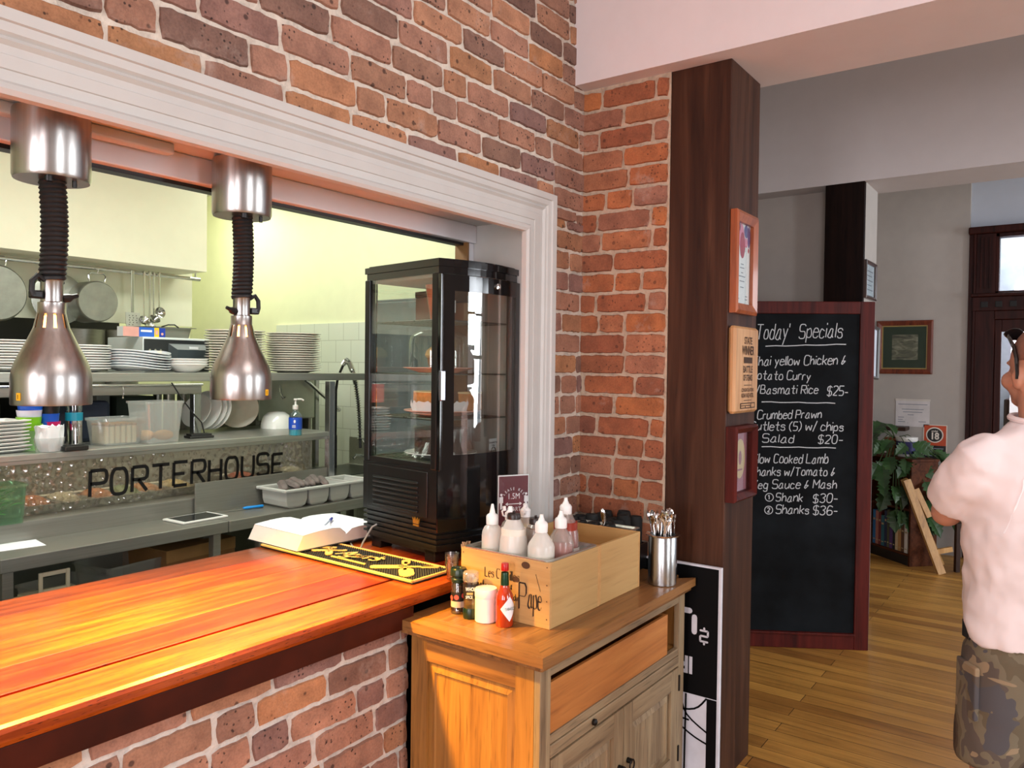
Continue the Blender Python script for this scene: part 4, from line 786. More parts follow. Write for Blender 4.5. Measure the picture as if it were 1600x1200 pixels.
def on_cyl(x, z): a = a0+x/rr; return Vector((rr*math.cos(a), rr*math.sin(a), z))
n = 12; top = []; bot = []
for i in range(n+1): x = -.030+.06*i/n; d = .034*(1-abs(x)/.030); top.append(on_cyl(x, .050+d)); bot.append(on_cyl(x, .050-d))
w.add(top+bot, [(i, i+1, n+2+i, n+1+i) for i in range(n)], 0)
ua = Vector((-math.sin(a0), math.cos(a0), 0)); block_text(w, 'TABASCO', Vector((rr*1.025*math.cos(a0), rr*1.025*math.sin(a0), .047))-ua*.0185, ua, (0, 0, 1), .0075, .0, 1, .0004, .82)
w.build('diamond_label', [M_paper, mat('green_label_ink', '#1d4a34', .6)], hb)
t = thing('plastic_cup', 'stack of clear plastic cups on the counter end beside the crate', 'cup', (onZ(711, 905, CT).x-.005, onZ(711, 905, CT).y+.01, CT+.0005)); w = MB()
for i in range(5): w.lathe([(.001, i*.008), (.017, i*.008), (.024, .055+i*.008), (.025, .056+i*.008)], 24)
w.build('cup', glass('clear_cup', (.93, .93, .93, 1), .12), t)
# ---------------------------------------------------------------- back of the pine cabinet top: cutlery cylinder, black caddy, small pans, brush
cx, cy = 2.690, 1.245
t = thing('cutlery_cylinder', 'tall brushed steel cylinder packed with cutlery at the far end of the pine cabinet', 'cutlery holder', (cx, cy, CZ+.0005))
w = MB(); w.lathe([(.001, 0), (.050, 0), (.053, .003), (.053, .178), (.051, .182), (.0495, .178), (.0495, .004), (.001, .003)], 40); w.build('cylinder', M_steel_v, t)
w = MB(); w.lathe([(.047, .182), (.064, .184), (.065, .187), (.062, .189), (.048, .187), (.046, .12), (.001, .118)], 36); w.build('insert', M_chrome, t)
def spoon(w, L=.15, head=.030):
    rings = []
    for f, wd, th, dz in ((0, .0035, .0012, 0), (.1, .0032, .0013, 0), (.55, .0024, .0016, .001), (.72, .0026, .0015, .002), (.78, .006, .0012, .0035), (.86, .0125, .001, .006), (.94, .0115, .001, .0055), (.99, .004, .001, .002), (1, .001, .0008, .001)):
        rings.append([Vector((wd*math.cos(2*PI*i/10), dz+th*math.sin(2*PI*i/10), f*L)) for i in range(10)])
    w.loft(rings)
w = MB(); spoon(w); sp0 = thing('teaspoon', 'stainless teaspoon standing head up in the steel cylinder', 'spoon', (cx, cy, CZ+.13), 0, 'teaspoons in the steel cylinder'); w.build('spoon', M_chrome, sp0)
rnd = random.Random(5); first = True
for i in range(26):
    a = i*2.4; r = .040*math.sqrt((i+.5)/26); x, y = cx+r*math.cos(a), cy+r*math.sin(a)
    s = sp0 if i == 0 else dup(sp0, (0, 0, 0)); s.location = (x, y, CZ+.122+rnd.uniform(-.012, .012)); s.rotation_euler = (rnd.uniform(-.14, .14)-r*3*math.sin(a), rnd.uniform(-.14, .14)+r*3*math.cos(a), rnd.uniform(0, 6))
t = thing('black_caddy', 'black caddy of dark rolled napkins against the brick corner', 'caddy', (2.625, 1.40, CZ+.0005)); w = MB(); X, Y = .26, .31
w.box(0, X, 0, .012, 0, .10, .002); w.box(0, X, Y-.012, Y, 0, .10, .002); w.box(0, .012, .012, Y-.012, 0, .10, .002); w.box(X-.012, X, .012, Y-.012, 0, .10, .002); w.box(.012, X-.012, .012, Y-.012, 0, .01); w.build('caddy', M_black, t)
nk = None
for i in range(14):
    x, y = 2.655+.066*(i % 4), 1.445+.062*(i//4)
    if nk is None:
        nk = thing('rolled_napkin', 'black paper napkin rolled upright in the black caddy', 'napkin', (x, y, CZ+.012), 0, 'rolled napkins in the black caddy'); w = MB()
        w.lathe([(.001, 0), (.026, 0), (.028, .08), (.029, .19), (.024, .205), (.012, .20), (.010, .185), (.001, .18)], 14); w.build('napkin', mat('black_paper', '#131515', .8, var=.3), nk); s = nk
    else: s = dup(nk, (x, y, CZ+.012))
    s.rotation_euler = (rnd.uniform(-.08, .08), rnd.uniform(-.08, .08), rnd.uniform(0, 6)); s.scale = (1, 1, rnd.uniform(.88, 1.02))
for i, (x, y, lb) in enumerate(((2.640, 1.535, 'left small steel pan behind the empty crate, below the black napkins'), (2.640, 1.400, 'small steel pan behind the empty crate next to the cutlery cylinder'))):
    t = thing('condiment_pan', lb, 'pan', (x-.026, y-.055, CZ+.1105)); w = MB(); pan(w, .075, .115, .085, .012, .006); w.build('pan', M_steel, t)
t = thing('butter_knife', 'butter knife sticking up out of the small pan, handle raised', 'knife', (2.645, 1.455, CZ+.118)); w = MB(); w.box(-.006, .006, -.001, .001, 0, .07); w.build('blade', M_chrome, t); w = MB(); w.loft([[Vector((a*math.cos(2*PI*i/12), b*math.sin(2*PI*i/12), z)) for i in range(12)] for a, b, z in ((.004, .003, .068), (.007, .004, .09), (.010, .005, .13), (.008, .004, .148), (.002, .002, .152))]); w.build('handle', M_chrome, t)
t.rotation_euler = (R(4), R(-10), R(-40))
t = thing('pastry_brush', 'bristle brush standing behind the left end of the printed crate', 'brush', (2.075, 1.695, CT+.0005)); w = MB(); w.cyl((0, 0, 0), (0, 0, .07), .010); w.build('handle', M_dkwood, t)
w = MB(); [w.tube([(.012*math.cos(i*2.4)*math.sqrt(i/40), .006*math.sin(i*2.4)*math.sqrt(i/40), .068), (.024*math.cos(i*2.4)*math.sqrt(i/40), .010*math.sin(i*2.4)*math.sqrt(i/40), .115+.006*math.sin(i))], .0011, 4) for i in range(40)]; w.build('bristles', mat('pale_bristles', '#b39a84', .8), t)
# distance sign in a clear holder in front of the architrave
p0 = onY(778, 800, 1.70); p1 = onY(826, 790, 1.64); u = Vector((p1.x-p0.x, p1.y-p0.y, 0)); Wd = u.length; u.normalize()
t = thing('distance_sign', 'maroon distance notice in a clear stand behind the sauce bottles', 'sign', (p0.x, p0.y, CT+.0005), math.atan2(u.y, u.x)); v = Vector((0, 0, 1)); H0 = .165; zt = 1.232-CT
w = MB(); w.box(0, Wd, .001, .003, .05, zt-.004, mi=0); plate_rect(w, (0, .0008, 0), (1, 0, 0), v, .003, Wd-.003, .05, zt-.008, .0006, 1)
disc(w, (Wd/2, 0, zt-.105), (1, 0, 0), v, .038, .0008, 2)
for i, ch in enumerate('PLEASE KEEP'):
    if ch == ' ': continue
    a = PI*(.86-.72*i/10); block_text(w, ch, (Wd/2+.046*math.cos(a), -.0004, zt-.105+.046*math.sin(a)), (math.sin(a), 0, -math.cos(a)), (math.cos(a), 0, math.sin(a)), .0095, .012, 3, .0008, .8, 'CENTER')
block_text(w, '1.5M', (Wd/2, -.0009, zt-.092), (1, 0, 0), v, .021, 0, 3, .0008, .85, 'CENTER'); block_text(w, 'APART', (Wd/2, -.0009, zt-.138), (1, 0, 0), v, .016, 0, 3, .0008, .85, 'CENTER')
plate_rect(w, (0, -.0009, 0), (1, 0, 0), v, Wd/2-.03, Wd/2+.03, zt-.112, zt-.109, .0008, 3)
for sx_ in (-1, 1): a = Wd/2+sx_*.034; w.prism([(a, zt-.1105), (a-sx_*.010, zt-.104), (a-sx_*.010, zt-.117)], (0, -.0009, 0), (1, 0, 0), v, (0, -.0006, 0), 3); b_ = Wd/2+sx_*(Wd/2-.012); disc(w, (b_, -.0009, zt-.075), (1, 0, 0), v, .0045, .0008, 3, 14); w.prism([(b_-.007, zt-.083), (b_+.007, zt-.083), (b_+.008, zt-.105), (b_+.004, zt-.105), (b_+.004, zt-.128), (b_-.004, zt-.128), (b_-.004, zt-.105), (b_-.008, zt-.105)], (0, -.0009, 0), (1, 0, 0), v, (0, -.0006, 0), 3)
w.build('notice', [M_paper, mat('maroon_print', '#5c1526', .5), mat('maroon_disc', '#6e2030', .5), mat('sign_white', '#e6e0e4', .6)], t)
w = MB(); w.box(-.002, Wd+.002, -.004, -.0025, .045, zt); w.box(-.002, Wd+.002, .004, .0055, 0, zt-.004); w.box(-.002, Wd+.002, -.03, .045, 0, .004); w.build('clear_holder', M_clear, t)
# ---------------------------------------------------------------- the price board leaning upside down on the pillar
t = thing('price_board', 'black and white price board standing upside down against the dark pillar', 'sign board', (2.872, 1.085, 0)); w = MB(); B0 = .50
w.box(.0, .018, 0, B0, 0, .865, .002)
u = Vector((0, 1, 0)); v = Vector((0, 0, -1)); o = Vector((-.0004, 0, 0))
def L_(px, py): q = onX(px, py, 2.872); return (q.y-1.085, -q.z)
plate_rect(w, o, u, v, .010, B0-.008, -.858, -.355, .0004, 1); bd = w.build('board', [mat('white_sign_edge', '#cfd0d8', .5), mat('black_sign_print', '#060607', .6, spec=.12)], t)
w = MB(); a = L_(1085, 1062); ix, iz = L_(1083, 1030)
block_text(w, 'IR', (o+u*ix+v*(L_(1083, 1028)[1])), u, v, .062, .06, 0, .0012, .8); q = L_(1063, 1015); block_text(w, 'CR', o+u*q[0]+v*q[1], u, v, .016, .01, 0, .0012); plate_rect(w, o, u, v, q[0]-.01, q[0]+.08, q[1]-.035, q[1]-.032, .0012, 1); w.build('brand_lettering', [mat('sign_letter_white', '#c9c9d0', .6), mat('sign_red_line', '#8a1c1c', .6)], bd); w = MB()
q = L_(1106, 1004); seg = .0042
def sg(x0, y0, x1, y1, r): w.prism([(x, y) for x, y in capsule(x0, y0, x1, y1, r, 4)], o+u*q[0]+v*q[1], u, v, (-.0012, 0, 0), 0)
for sgm in ((.002, 0, .03, 0), (.002, -.042, .03, -.042), (.002, -.021, .028, -.021), (.0, -.040, 0, -.024), (.031, -.018, .031, -.003), (.015, .004, .015, .010), (.015, -.052, .015, -.046)): sg(*sgm, .0038)
q = L_(1090, 958); sg(.012, .018, .012, .075, .011); sg(.032, -.004, .12, -.004, .011); sg(.012, -.085, .012, -.15, .011) if False else None
w.build('price_digits', MATS['sign_letter_white'], bd)
w = MB(); u2 = Vector((0, 1, 0)); v2 = Vector((0, 0, 1))
for pts in ([(.40, .352), (.33, .30), (.22, .26), (.12, .25)], [(.24, .352), (.22, .27), (.12, .20), (.03, .17)], [(.16, .352), (.13, .27), (.03, .21)], [(.34, .352), (.29, .31), (.20, .285), (.10, .30), (.05, .352)], [(.135, .352), (.138, 0)]): ribbon(w, smooth_line(pts), Vector((-.0004, 0, 0)), -u2 if False else u2, v2, .0035, thick=-.0012)
plate_rect(w, (-.0004, 0, 0), u2, v2, .010, .05, .0, .352, -.0008); w.build('line_drawing', mat('black_sign_print', '#0a0a0b', .45), bd)
# ---------------------------------------------------------------- frames on the first pillar
def frame(t, x0, x1, z0, z1, fw, dep, m, inner_m, bev=.006):
    """picture frame whose face looks along -y in the thing's own axes"""
    w = MB(); q = [(x0, z0), (x1, z0), (x1, z1), (x0, z1)]
    i = [(x0+fw, z0+fw), (x1-fw, z0+fw), (x1-fw, z1-fw), (x0+fw, z1-fw)]; b = .3*fw
    j = [(x0+b, z0+b), (x1-b, z0+b), (x1-b, z1-b), (x0+b, z1-b)]
    def ring(p, y): return [Vector((a, y, z)) for a, z in p]
    w.loft([ring(q, 0), ring(q, -dep*.8), ring(j, -dep), ring(i, -dep*.62), ring(i, -.002)], smooth=False, cap=False); w.build('frame', m, t)
    w = MB(); plate_rect(w, (0, -.004, 0), (1, 0, 0), (0, 0, 1), x0+fw, x1-fw, z0+fw, z1-fw, .001); return w
SX = Vector((1, 0, 0)); SV = Vector((0, 0, 1))
Mfo = wood('orange_brown_frame', '#6e3416', '#94481e', '#a65a2a', 2, 1, .35, coat=.3, pores=.7)
t = thing('framed_certificate', 'certificate with pink and blue blots in a brown frame, highest on the near pillar', 'certificate', (2.925, 1.093, 1.845)); t.scale = (.80, 1, .961); W_, H_ = .300, .414
w = frame(t, 0, W_, 0, H_, .042, .032, Mfo, None); w.m = [0]*len(w.f)
for a, b, r, rv, mi in ((.085, .35, .022, .022, 2), (.13, .335, .042, .05, 1), (.20, .350, .030, .026, 3), (.238, .33, .02, .045, 3), (.06, .31, .015, .035, 3), (.20, .30, .02, .02, 1), (.105, .36, .012, .016, 3), (.148, .285, .036, .054, 2), (.235, .27, .008, .010, 2)):
    disc(w, (a, -.0055-(.0004 if mi == 2 else 0), min(b, H_-.045-rv*.3) if b+rv < H_-.04 else H_-.042-rv), SX, SV, min(r, a-.043 if a < .1 else r, W_-.043-a if a > .2 else r), .0004, mi, 20, rv)
for i, (a, b, wd) in enumerate(((.15, .205, .04), (.15, .19, .06), (.15, .17, .03), (.15, .155, .09), (.15, .135, .07), (.15, .11, .05), (.09, .075, .03), (.21, .075, .03), (.09, .062, .05), (.21, .062, .03))): plate_rect(w, (0, -.0052, 0), SX, SV, a-wd/2, a+wd/2, b, b+.004, .0005, 4)
w.build('certificate', [M_paper, mat('pink_blot', '#d77f9c', .6), mat('crimson_blot', '#a8203f', .6), mat('indigo_blot', '#4a4688', .6), mat('grey_text', '#7c828c', .7)], t)
w = MB(); w.box(.043, W_-.043, -.0088, -.0075, .043, H_-.043); w.build('glazing', M_clear, t)
t = thing('award_plaque', 'pale timber STATE WINNER plaque between the two frames on the near pillar', 'plaque', (2.920, 1.093, 1.455)); t.scale = (.841, 1, .966); W_, H_ = .315, .352
w = MB(); w.box(0, W_, -.030, 0, 0, H_, .010, seg=1); w.build('board', wood('pale_plaque_timber', '#a5764a', '#bd8e5e', '#cc9f70', 2, .8, .45, pores=.8), t)
w = MB(); yy = -.0304
for s, z, h, wd in (('STATE', .282, .028, .105), ('WINNER', .238, .036, .165), ('BATTLE', .165, .027, .125), ('OF STEAKS', .132, .024, .125), ('CONGRATULATIONS', .087, .014, .165), ('NOAH VALE HOTEL', .063, .017, .165)):
    n0 = len(w.v); block_text(w, s, (0, yy, z), SX, SV, h, .025, 0, .0008); xs = [p.x for p in w.v[n0:]]; k_ = wd/(max(xs)-min(xs)); m0 = min(xs)
    for p in w.v[n0:]: p.x = W_*.53-wd/2+(p.x-m0)*k_
for a, b, z0, z1 in ((.11, .225, .203, .228), (.115, .22, .112, .1145), (.115, .22, .050, .0525), (.07, .27, .018, .041)): plate_rect(w, (0, yy, 0), SX, SV, a, b, z0, z1, .0008)
plate_rect(w, (0, yy-.0006, 0), SX, SV, .08, .205, .0315, .037, .0008, 1); plate_rect(w, (0, yy-.0006, 0), SX, SV, .08, .13, .022, .028, .0008, 1); plate_rect(w, (0, yy-.0006, 0), SX, SV, .14, .20, .022, .028, .0008, 1); plate_rect(w, (0, yy-.0006, 0), SX, SV, .215, .26, .022, .037, .0008, 1)
w.build('burnt_lettering', [mat('burnt_brown', '#3c2412', .8), MATS['pale_plaque_timber']], t)
t = thing('framed_medal', 'deep dark red frame with an oval cream medallion on pink, lowest on the near pillar', 'framed award', (2.915, 1.093, 1.112)); t.scale = (.754, 1, .951); W_, H_ = .325, .308
w = frame(t, 0, W_, 0, H_, .030, .045, M_redwood, None); disc(w, (.165, -.012, .168), SX, SV, .075, .0004, 1, 28, .083); disc(w, (.165, -.0125, .172), SX, SV, .022, .0004, 2, 16, .03); plate_rect(w, (0, -.0125, 0), SX, SV, .13, .20, .118, .126, .0005, 2)

w.build('mount', [mat('dusty_pink_mount', '#a8687a', .7), mat('cream_medallion', '#d8bd8c', .6), mat('rose_print', '#a06070', .7)], t); w = MB(); w.box(.031, W_-.031, -.0175, -.016, .031, H_-.031); w.build('glazing', M_clear, t)
# ---------------------------------------------------------------- the specials blackboard
BRc = onZ(1356.5, 1017, 0); BLc = onZ(1176.5, 1010, 0); ud = Vector((BRc.x-BLc.x, BRc.y-BLc.y, 0)).normalized(); BN = ud.cross(Vector((0, 0, 1)))
WB_, HB_ = .92, 2.03; rz = math.atan2(ud.y, ud.x); O0 = BRc-ud*WB_
t = thing('specials_blackboard', 'tall red-framed blackboard with the chalked specials, standing on the floor', 'blackboard', (O0.x, O0.y, 0), rz)
w = MB(); w.box(0, .08, 0, .045, 0, HB_, .004); w.box(WB_-.082, WB_, 0, .045, 0, HB_, .004); w.box(.08, WB_-.082, .001, .045, HB_-.072, HB_, .004); w.box(.08, WB_-.082, .001, .045, 0, .085, .004); w.box(.08, WB_-.082, -.012, .02, .082, .096, .003); w.build('frame', M_redwood, t)
k = NT('dusty_slate'); b = k.bsdf(Roughness=.85); b.inputs['Specular IOR Level'].default_value = .15; v_ = k.coords((3, 3, 3)); nz = k.noise(v_, 1.2, 5, .6); r = k.ramp(nz.outputs['Fac'], [(.35, srgb('#07090b')), (.75, srgb('#171c20'))]); k.l(r.outputs[0], b.inputs['Base Color'])
w = MB(); w.box(.078, WB_-.08, .012, .030, .08, HB_-.07); sl = w.build('slate', k.m, t)
IB = WM[t.name].inverted()
def onB(px, py):
    d = ray(px, py); n = WM[t.name].to_3x3() @ Vector((0, -1, 0)); o_ = WM[t.name] @ Vector((0, .0115, 0)); q = CAM+d*((o_-CAM).dot(n)/d.dot(n)); return IB @ q
w = MB()
def chalk(text, x0, x1, y0, y1, cap, wd=.0026, slant=.12):
    a = onB(x0, y0); b_ = onB(x1, y1); h = cap*4.55/1218; tmp = MB(); L = write(tmp, text, (0, 0, 0), (1, 0, 0), (0, 0, 1), h, wd, slant=slant)
    nar = (b_.x-a.x)/L*1.0
    write(w, text, (a.x, .0115, a.z), (1, 0, 0), (0, 0, 1), h, wd, slant=slant, narrow=nar, gap=1.7*nar, jit=.035, rise=(b_.z-a.z)/(b_.x-a.x))
def chalk_line(x0, y0, x1, y1): a = onB(x0, y0); b_ = onB(x1, y1); n = 8; ribbon(w, [(a.x+(b_.x-a.x)*i/n, a.z+(b_.z-a.z)*i/n+.002*math.sin(i*2)) for i in range(n+1)], Vector((0, .0115, 0)), Vector((1, 0, 0)), Vector((0, 0, 1)), .0028)
for a in (("Today'", 1181, 1234, 530, 529, 24), ('Specials', 1248, 1318, 528, 527, 22), ('Thai yellow Chicken &', 1174, 1323, 571, 569, 14), ('Potato Curry', 1174, 1268, 592, 594, 13), ('w/Basmati Rice', 1170, 1280, 615, 615, 13), ('$25-', 1292, 1327, 618, 618, 14), ('Crumbed Prawn', 1183, 1285, 655, 653, 13), ('Cutlets (5) w/ chips', 1172, 1320, 672, 673, 13), ('& Salad', 1174, 1243, 690, 692, 13), ('$20-', 1278, 1319, 693, 693, 13), ('Slow Cooked Lamb', 1176, 1295, 723, 724, 14), ('Shanks w/Tomato &', 1173, 1306, 743, 743, 13), ('Veg Sauce & Mash', 1173, 1309, 763, 763, 13), ('Shank', 1212, 1256, 783, 784, 13), ('$30-', 1270, 1311, 785, 785, 13), ('Shanks', 1212, 1266, 802, 803, 13), ('$36-', 1270, 1311, 804, 804, 13)): chalk(*a)
for cxp, cyp, d_ in ((1202, 777, '1'), (1201, 797, '2')):
    c = onB(cxp, cyp); rr = 6.2*4.55/1218; ribbon(w, [(c.x+rr*math.cos(2*PI*i/20), c.z+rr*math.sin(2*PI*i/20)) for i in range(21)], Vector((0, .0115, 0)), Vector((1, 0, 0)), Vector((0, 0, 1)), .0024); write(w, d_, (c.x-.007, .0115, c.z-.012), (1, 0, 0), (0, 0, 1), .025, .0026)
chalk_line(1196, 541, 1322, 538); chalk_line(1190, 628, 1305, 630); chalk_line(1190, 698, 1306, 700); w.build('chalk_writing', M_chalk, sl)
# frames and flyer on the second pillar
Mfd = wood('dark_picture_frame', '#20100a', '#341c12', '#44281a', 2, 1, .35, coat=.2)
t = thing('framed_notice', 'dark framed notice high on the far pillar above the blackboard corner', 'framed notice', (5.245, 1.099, 2.088)); t.scale = (.91, 1, .98); w = frame(t, 0, .335, 0, .245, .022, .022, Mfd, None)
for i in range(5): plate_rect(w, (0, -.0052, 0), SX, SV, .06, .27-.03*(i % 2), .06+i*.03, .066+i*.03, .0005, 1)
w.build('sheet', [mat('pale_blue_sheet', '#c4ccd8', .6), MATS['grey_text']], t); w = MB(); w.box(.023, .312, -.0085, -.0075, .023, .222); w.build('glazing', M_clear, t)
t = thing('framed_notice', 'pale framed sheet hanging crooked on the far pillar, beside the blackboard', 'framed notice', (5.362, 1.099, 1.59)); w = frame(t, 0, .30, 0, .345, .018, .024, mat('grey_frame', '#4c4a48', .4), None)
for a, z in ((.10, .25), (.10, .20), (.10, .17), (.12, .08)): plate_rect(w, (0, -.0052, 0), SX, SV, a, a+.06, z, z+.02, .0005, 1)
w.build('sheet', [MATS['pale_blue_sheet'], MATS['grey_text']], t); t.rotation_euler = (0, R(3), 0)
w = MB(); w.box(0, .145, -.0015, 0, 0, .285, mi=0); plate_rect(w, (0, -.0015, 0), SX, SV, 0, .145, .165, .285, .0005, 1); plate_rect(w, (0, -.0015, 0), SX, SV, 0, .145, .125, .165, .0005, 2); o = w.xf(Tr(5.42, 1.0985, 1.195)).build('flyer', [M_paper, mat('purple_print', '#4a2c72', .5), mat('green_print', '#5d9a4a', .5)]); tag(o, 'purple, green and white flyer stuck below the crooked frame on the far pillar', 'flyer')
# ---------------------------------------------------------------- far wall: picture, notices, shelf
def onfar(name, label, cat, y0, z0): t = thing(name, label, cat, (XF-.001, y0, z0), R(-90)); return t
t = onfar('framed_picture', 'framed landscape print with a dark green mount on the far grey wall', 'picture', 1.526, 1.612); w = frame(t, 0, .467, 0, .488, .045, .025, wood('red_brown_frame', '#4a1c0e', '#6a2c16', '#7c3a20', 2, 1, .3, coat=.3), None)
plate_rect(w, (0, -.0052, 0), SX, SV, .055, .412, .055, .433, .0004, 1); plate_rect(w, (0, -.0058, 0), SX, SV, .13, .345, .13, .36, .0005, 2)
w.build('print', [mat('gold_slip', '#b89a58', .5), mat('dark_green_mount', '#2c3a2c', .8), None], t) if False else None
k = NT('misty_landscape_print'); b = k.bsdf(Roughness=.5); v_ = k.coords((5, 5, 14)); nz = k.noise(v_, 1.6, 5, .6, .8); r = k.ramp(nz.outputs['Fac'], [(.35, srgb('#3a3a34')), (.5, srgb('#6c6a58')), (.65, srgb('#9a9684'))]); k.l(r.outputs[0], b.inputs['Base Color'])
w.build('print', [mat('gold_slip', '#b89a58', .5), mat('dark_green_mount', '#2c3a2c', .8), k.m], t); w = MB(); w.box(.046, .42, -.0095, -.0085, .046, .442); w.build('glazing', M_clear, t)
t = onfar('paper_notice', 'white printed notice taped on the far wall above the under-18 sign', 'notice', 1.353, 1.132); w = MB(); w.box(0, .278, -.003, 0, 0, .235)
for z, s in ((.205, 'XX XXXX XXX XXXX'), ): pass
for i, (a, b_, z) in enumerate(((.02, .26, .20), (.05, .23, .155), (.06, .22, .13), (.10, .15, .105), (.02, .07, .08), (.02, .06, .06), (.02, .08, .04), (.10, .105, .03), (.19, .25, .045))): plate_rect(w, (0, -.003, 0), SX, SV, a, b_, z, z+.006, .0006, 1)
w.build('sheet', [mat('greyed_paper', '#c9c4c4', .8), MATS['grey_text']], t); w = MB(); w.box(-.005, .283, -.005, 0, .235, .252); w.build('tape_strip', mat('clear_tape', '#c4bdb4', .4), t)
t = onfar('age_sign', 'orange and black under 18 sign on the far wall', 'sign', 1.122, .842); w = MB(); w.box(0, .19, -.003, 0, 0, .316); plate_rect(w, (0, -.003, 0), SX, SV, .007, .183, .13, .31, .0005, 1); plate_rect(w, (0, -.003, 0), SX, SV, .007, .183, .006, .13, .0005, 2)
disc(w, (.092, -.0036, .225), SX, SV, .07, .0005, 0, 28); disc(w, (.092, -.0043, .225), SX, SV, .060, .0005, 2, 28); block_text(w, '18', (.092, -.005, .187), SX, SV, .058, .05, 0, .0006, .85, 'CENTER'); block_text(w, 'under', (.092, -.005, .252), SX, SV, .018, .02, 0, .0006, .85, 'CENTER')
for i in range(4): plate_rect(w, (0, -.0036, 0), SX, SV, .02, .165-.02*i, .10-.022*i, .108-.022*i, .0005, 3)
w.build('plate', [mat('sign_cream', '#d9d0c4', .6), mat('sign_orange', '#b8431a', .5), mat('sign_black', '#141212', .5), MATS['grey_text']], t)
w = MB(); w.box(XF-.20, XF, 1.236, 1.60, 1.10, 1.135, .004); w.box(XF-.19, XF-.002, 1.50, 1.52, .98, 1.10, .003); o = w.build('wall_shelf', M_dkwood); tag(o, 'small dark timber shelf on the far wall left of the notice', 'shelf')
# ---------------------------------------------------------------- bookcase, books, plant, tub
BL = onZ(1361, 865, 0); BR = onZ(1421, 886, 0); ub = (BR-BL); ub.z = 0; WK = ub.length+.04; ub.normalize(); rzb = math.atan2(ub.y, ub.x)
t = thing('bookcase', 'low dark timber bookcase under the plant in the far room corner', 'bookcase', (BL.x-ub.x*.04, BL.y-ub.y*.04, 0), rzb); D_ = .26; HK = .90
BW = wood('brown_bookcase_timber', '#331a0e', '#4c2816', '#5e341e', 0, .8, .5, pores=.6, spec=.1)
w = MB(); w.box(0, .02, 0, D_, 0, HK-.02, .002); w.build('side_panel', BW, t); w = MB(); w.box(WK-.02, WK, 0, D_, 0, HK-.02, .002); w.build('side_panel', BW, t)
w = MB(); w.box(-.015, WK+.015, -.01, D_, HK-.02, HK, .003); w.build('top_board', BW, t); w = MB(); w.box(.02, WK-.02, D_-.012, D_, .08, HK-.02); w.build('back_board', BW, t); w = MB(); w.box(.02, WK-.02, .012, D_-.013, 0, .08); w.build('plinth', M_black, t)
for z in (.08, .46): w = MB(); w.box(.02, WK-.02, .004, D_-.013, z, z+.018); w.build('shelf', BW, t)
KB = WM[t.name]; cols = [('blue', '#2a6a9c'), ('rose', '#a4695c'), ('maroon', '#6e2a2c'), ('teal', '#2f6470'), ('navy', '#26304e'), ('olive', '#4e5038'), ('purple', '#54356a'), ('black', '#1c1a1c'), ('cream', '#c2ae8a'), ('tan', '#b08654'), ('brown', '#5a3c26'), ('white-topped black', '#d2cdc4')]
x = .026; rnd = random.Random(11)
for i, (cn, ch) in enumerate(cols):
    th = rnd.uniform(.030, .042); h = rnd.uniform(.26, .33) if i < 8 else rnd.uniform(.22, .26); dd = rnd.uniform(.16, .20)
    if x+th > WK-.022: break
    p = KB @ Vector((x, .022, .0985)); t = thing('book', '%s spined book on the lower shelf of the dark bookcase' % cn, 'book', p, rzb, 'books on the bookcase')
    w = MB(); w.box(0, th, 0, .004, 0, h, .0015); w.box(0, .003, .004, dd, 0, h); w.box(th-.003, th, .004, dd, 0, h); plate_rect(w, (0, 0, 0), SX, SV, .006, th-.006, h*.70, h*.76, .0005, 1); plate_rect(w, (0, 0, 0), SX, SV, .006, th-.006, h*.12, h*.15, .0005, 1); w.build('cover', [mat('cloth_'+cn.replace(' ', '_'), ch, .7), mat('gilt_band', '#a8946a', .5)], t)
    w = MB(); w.box(.003, th-.003, .004, dd-.004, .004, h-.004); w.build('page_block', MATS['cream_page_edges'], t); x += th+.002
p = KB @ Vector((WK*.55, .14, HK)); t = thing('white_tub', 'white tub with a blue label standing on the far bookcase', 'tub', (p.x, p.y, HK+.0005)); t.scale = (1.25,)*3; w = MB(); w.lathe([(.001, 0), (.058, 0), (.066, .125), (.001, .126)], 28); w.build('tub', M_white, t); w = MB(); w.lathe([(.0605, .018), (.0672, .105)], 28); w.build('label', mat('navy_label', '#23245c', .5), t); w = MB(); w.lathe([(.068, .108), (.070, .112), (.070, .134), (.001, .137)], 28); w.build('lid', M_white, t)
def leaf(mb, P, d, up, s, rnd, lobes=True):
    """a broad lobed leaf with a folded midrib"""
    P = Vector(P); d = Vector(d).normalized(); up = Vector(up); side = d.cross(up).normalized(); up = side.cross(d)
    st = [(0, .06), (.08, .30), (.16, .52), (.24, .36), (.34, .64), (.44, .40), (.55, .58), (.66, .34), (.76, .40), (.86, .18), (1, .0)] if lobes else [(0, .05), (.2, .30), (.45, .38), (.7, .27), (.9, .1), (1, 0)]
    mid = []; L = []; Q = []
    for f, wd in st:
        c = P+d*(f*s)+up*(-.30*s*f*f); mid.append(c); L.append(c+side*(wd*s*.62)+up*(wd*s*.16)+d*(.06*s*(wd > .45))); Q.append(c-side*(wd*s*.62)+up*(wd*s*.16)+d*(.06*s*(wd > .45)))
    n = len(st); mb.add(mid+L+Q, [(i, i+1, n+i+1, n+i) for i in range(n-1)]+[(i+1, i, 2*n+i, 2*n+i+1) for i in range(n-1)], 0, False)
p = KB @ Vector((WK*.32, .12, HK)); t = thing('potted_plant', 'bushy potted plant with dark lobed leaves spilling over the far bookcase', 'plant', (p.x, p.y, HK+.0005)); rnd = random.Random(4)
w = MB(); w.lathe([(.001, 0), (.062, 0), (.085, .13), (.090, .135), (.088, .15), (.078, .148), (.001, .13)], 28); w.build('pot', mat('terracotta_pot', '#7c4426', .8), t)
lf = MB(); stm = MB(); right = Vector((CR.x, CR.y, 0)); fwd = Vector((CF.x, CF.y, 0))
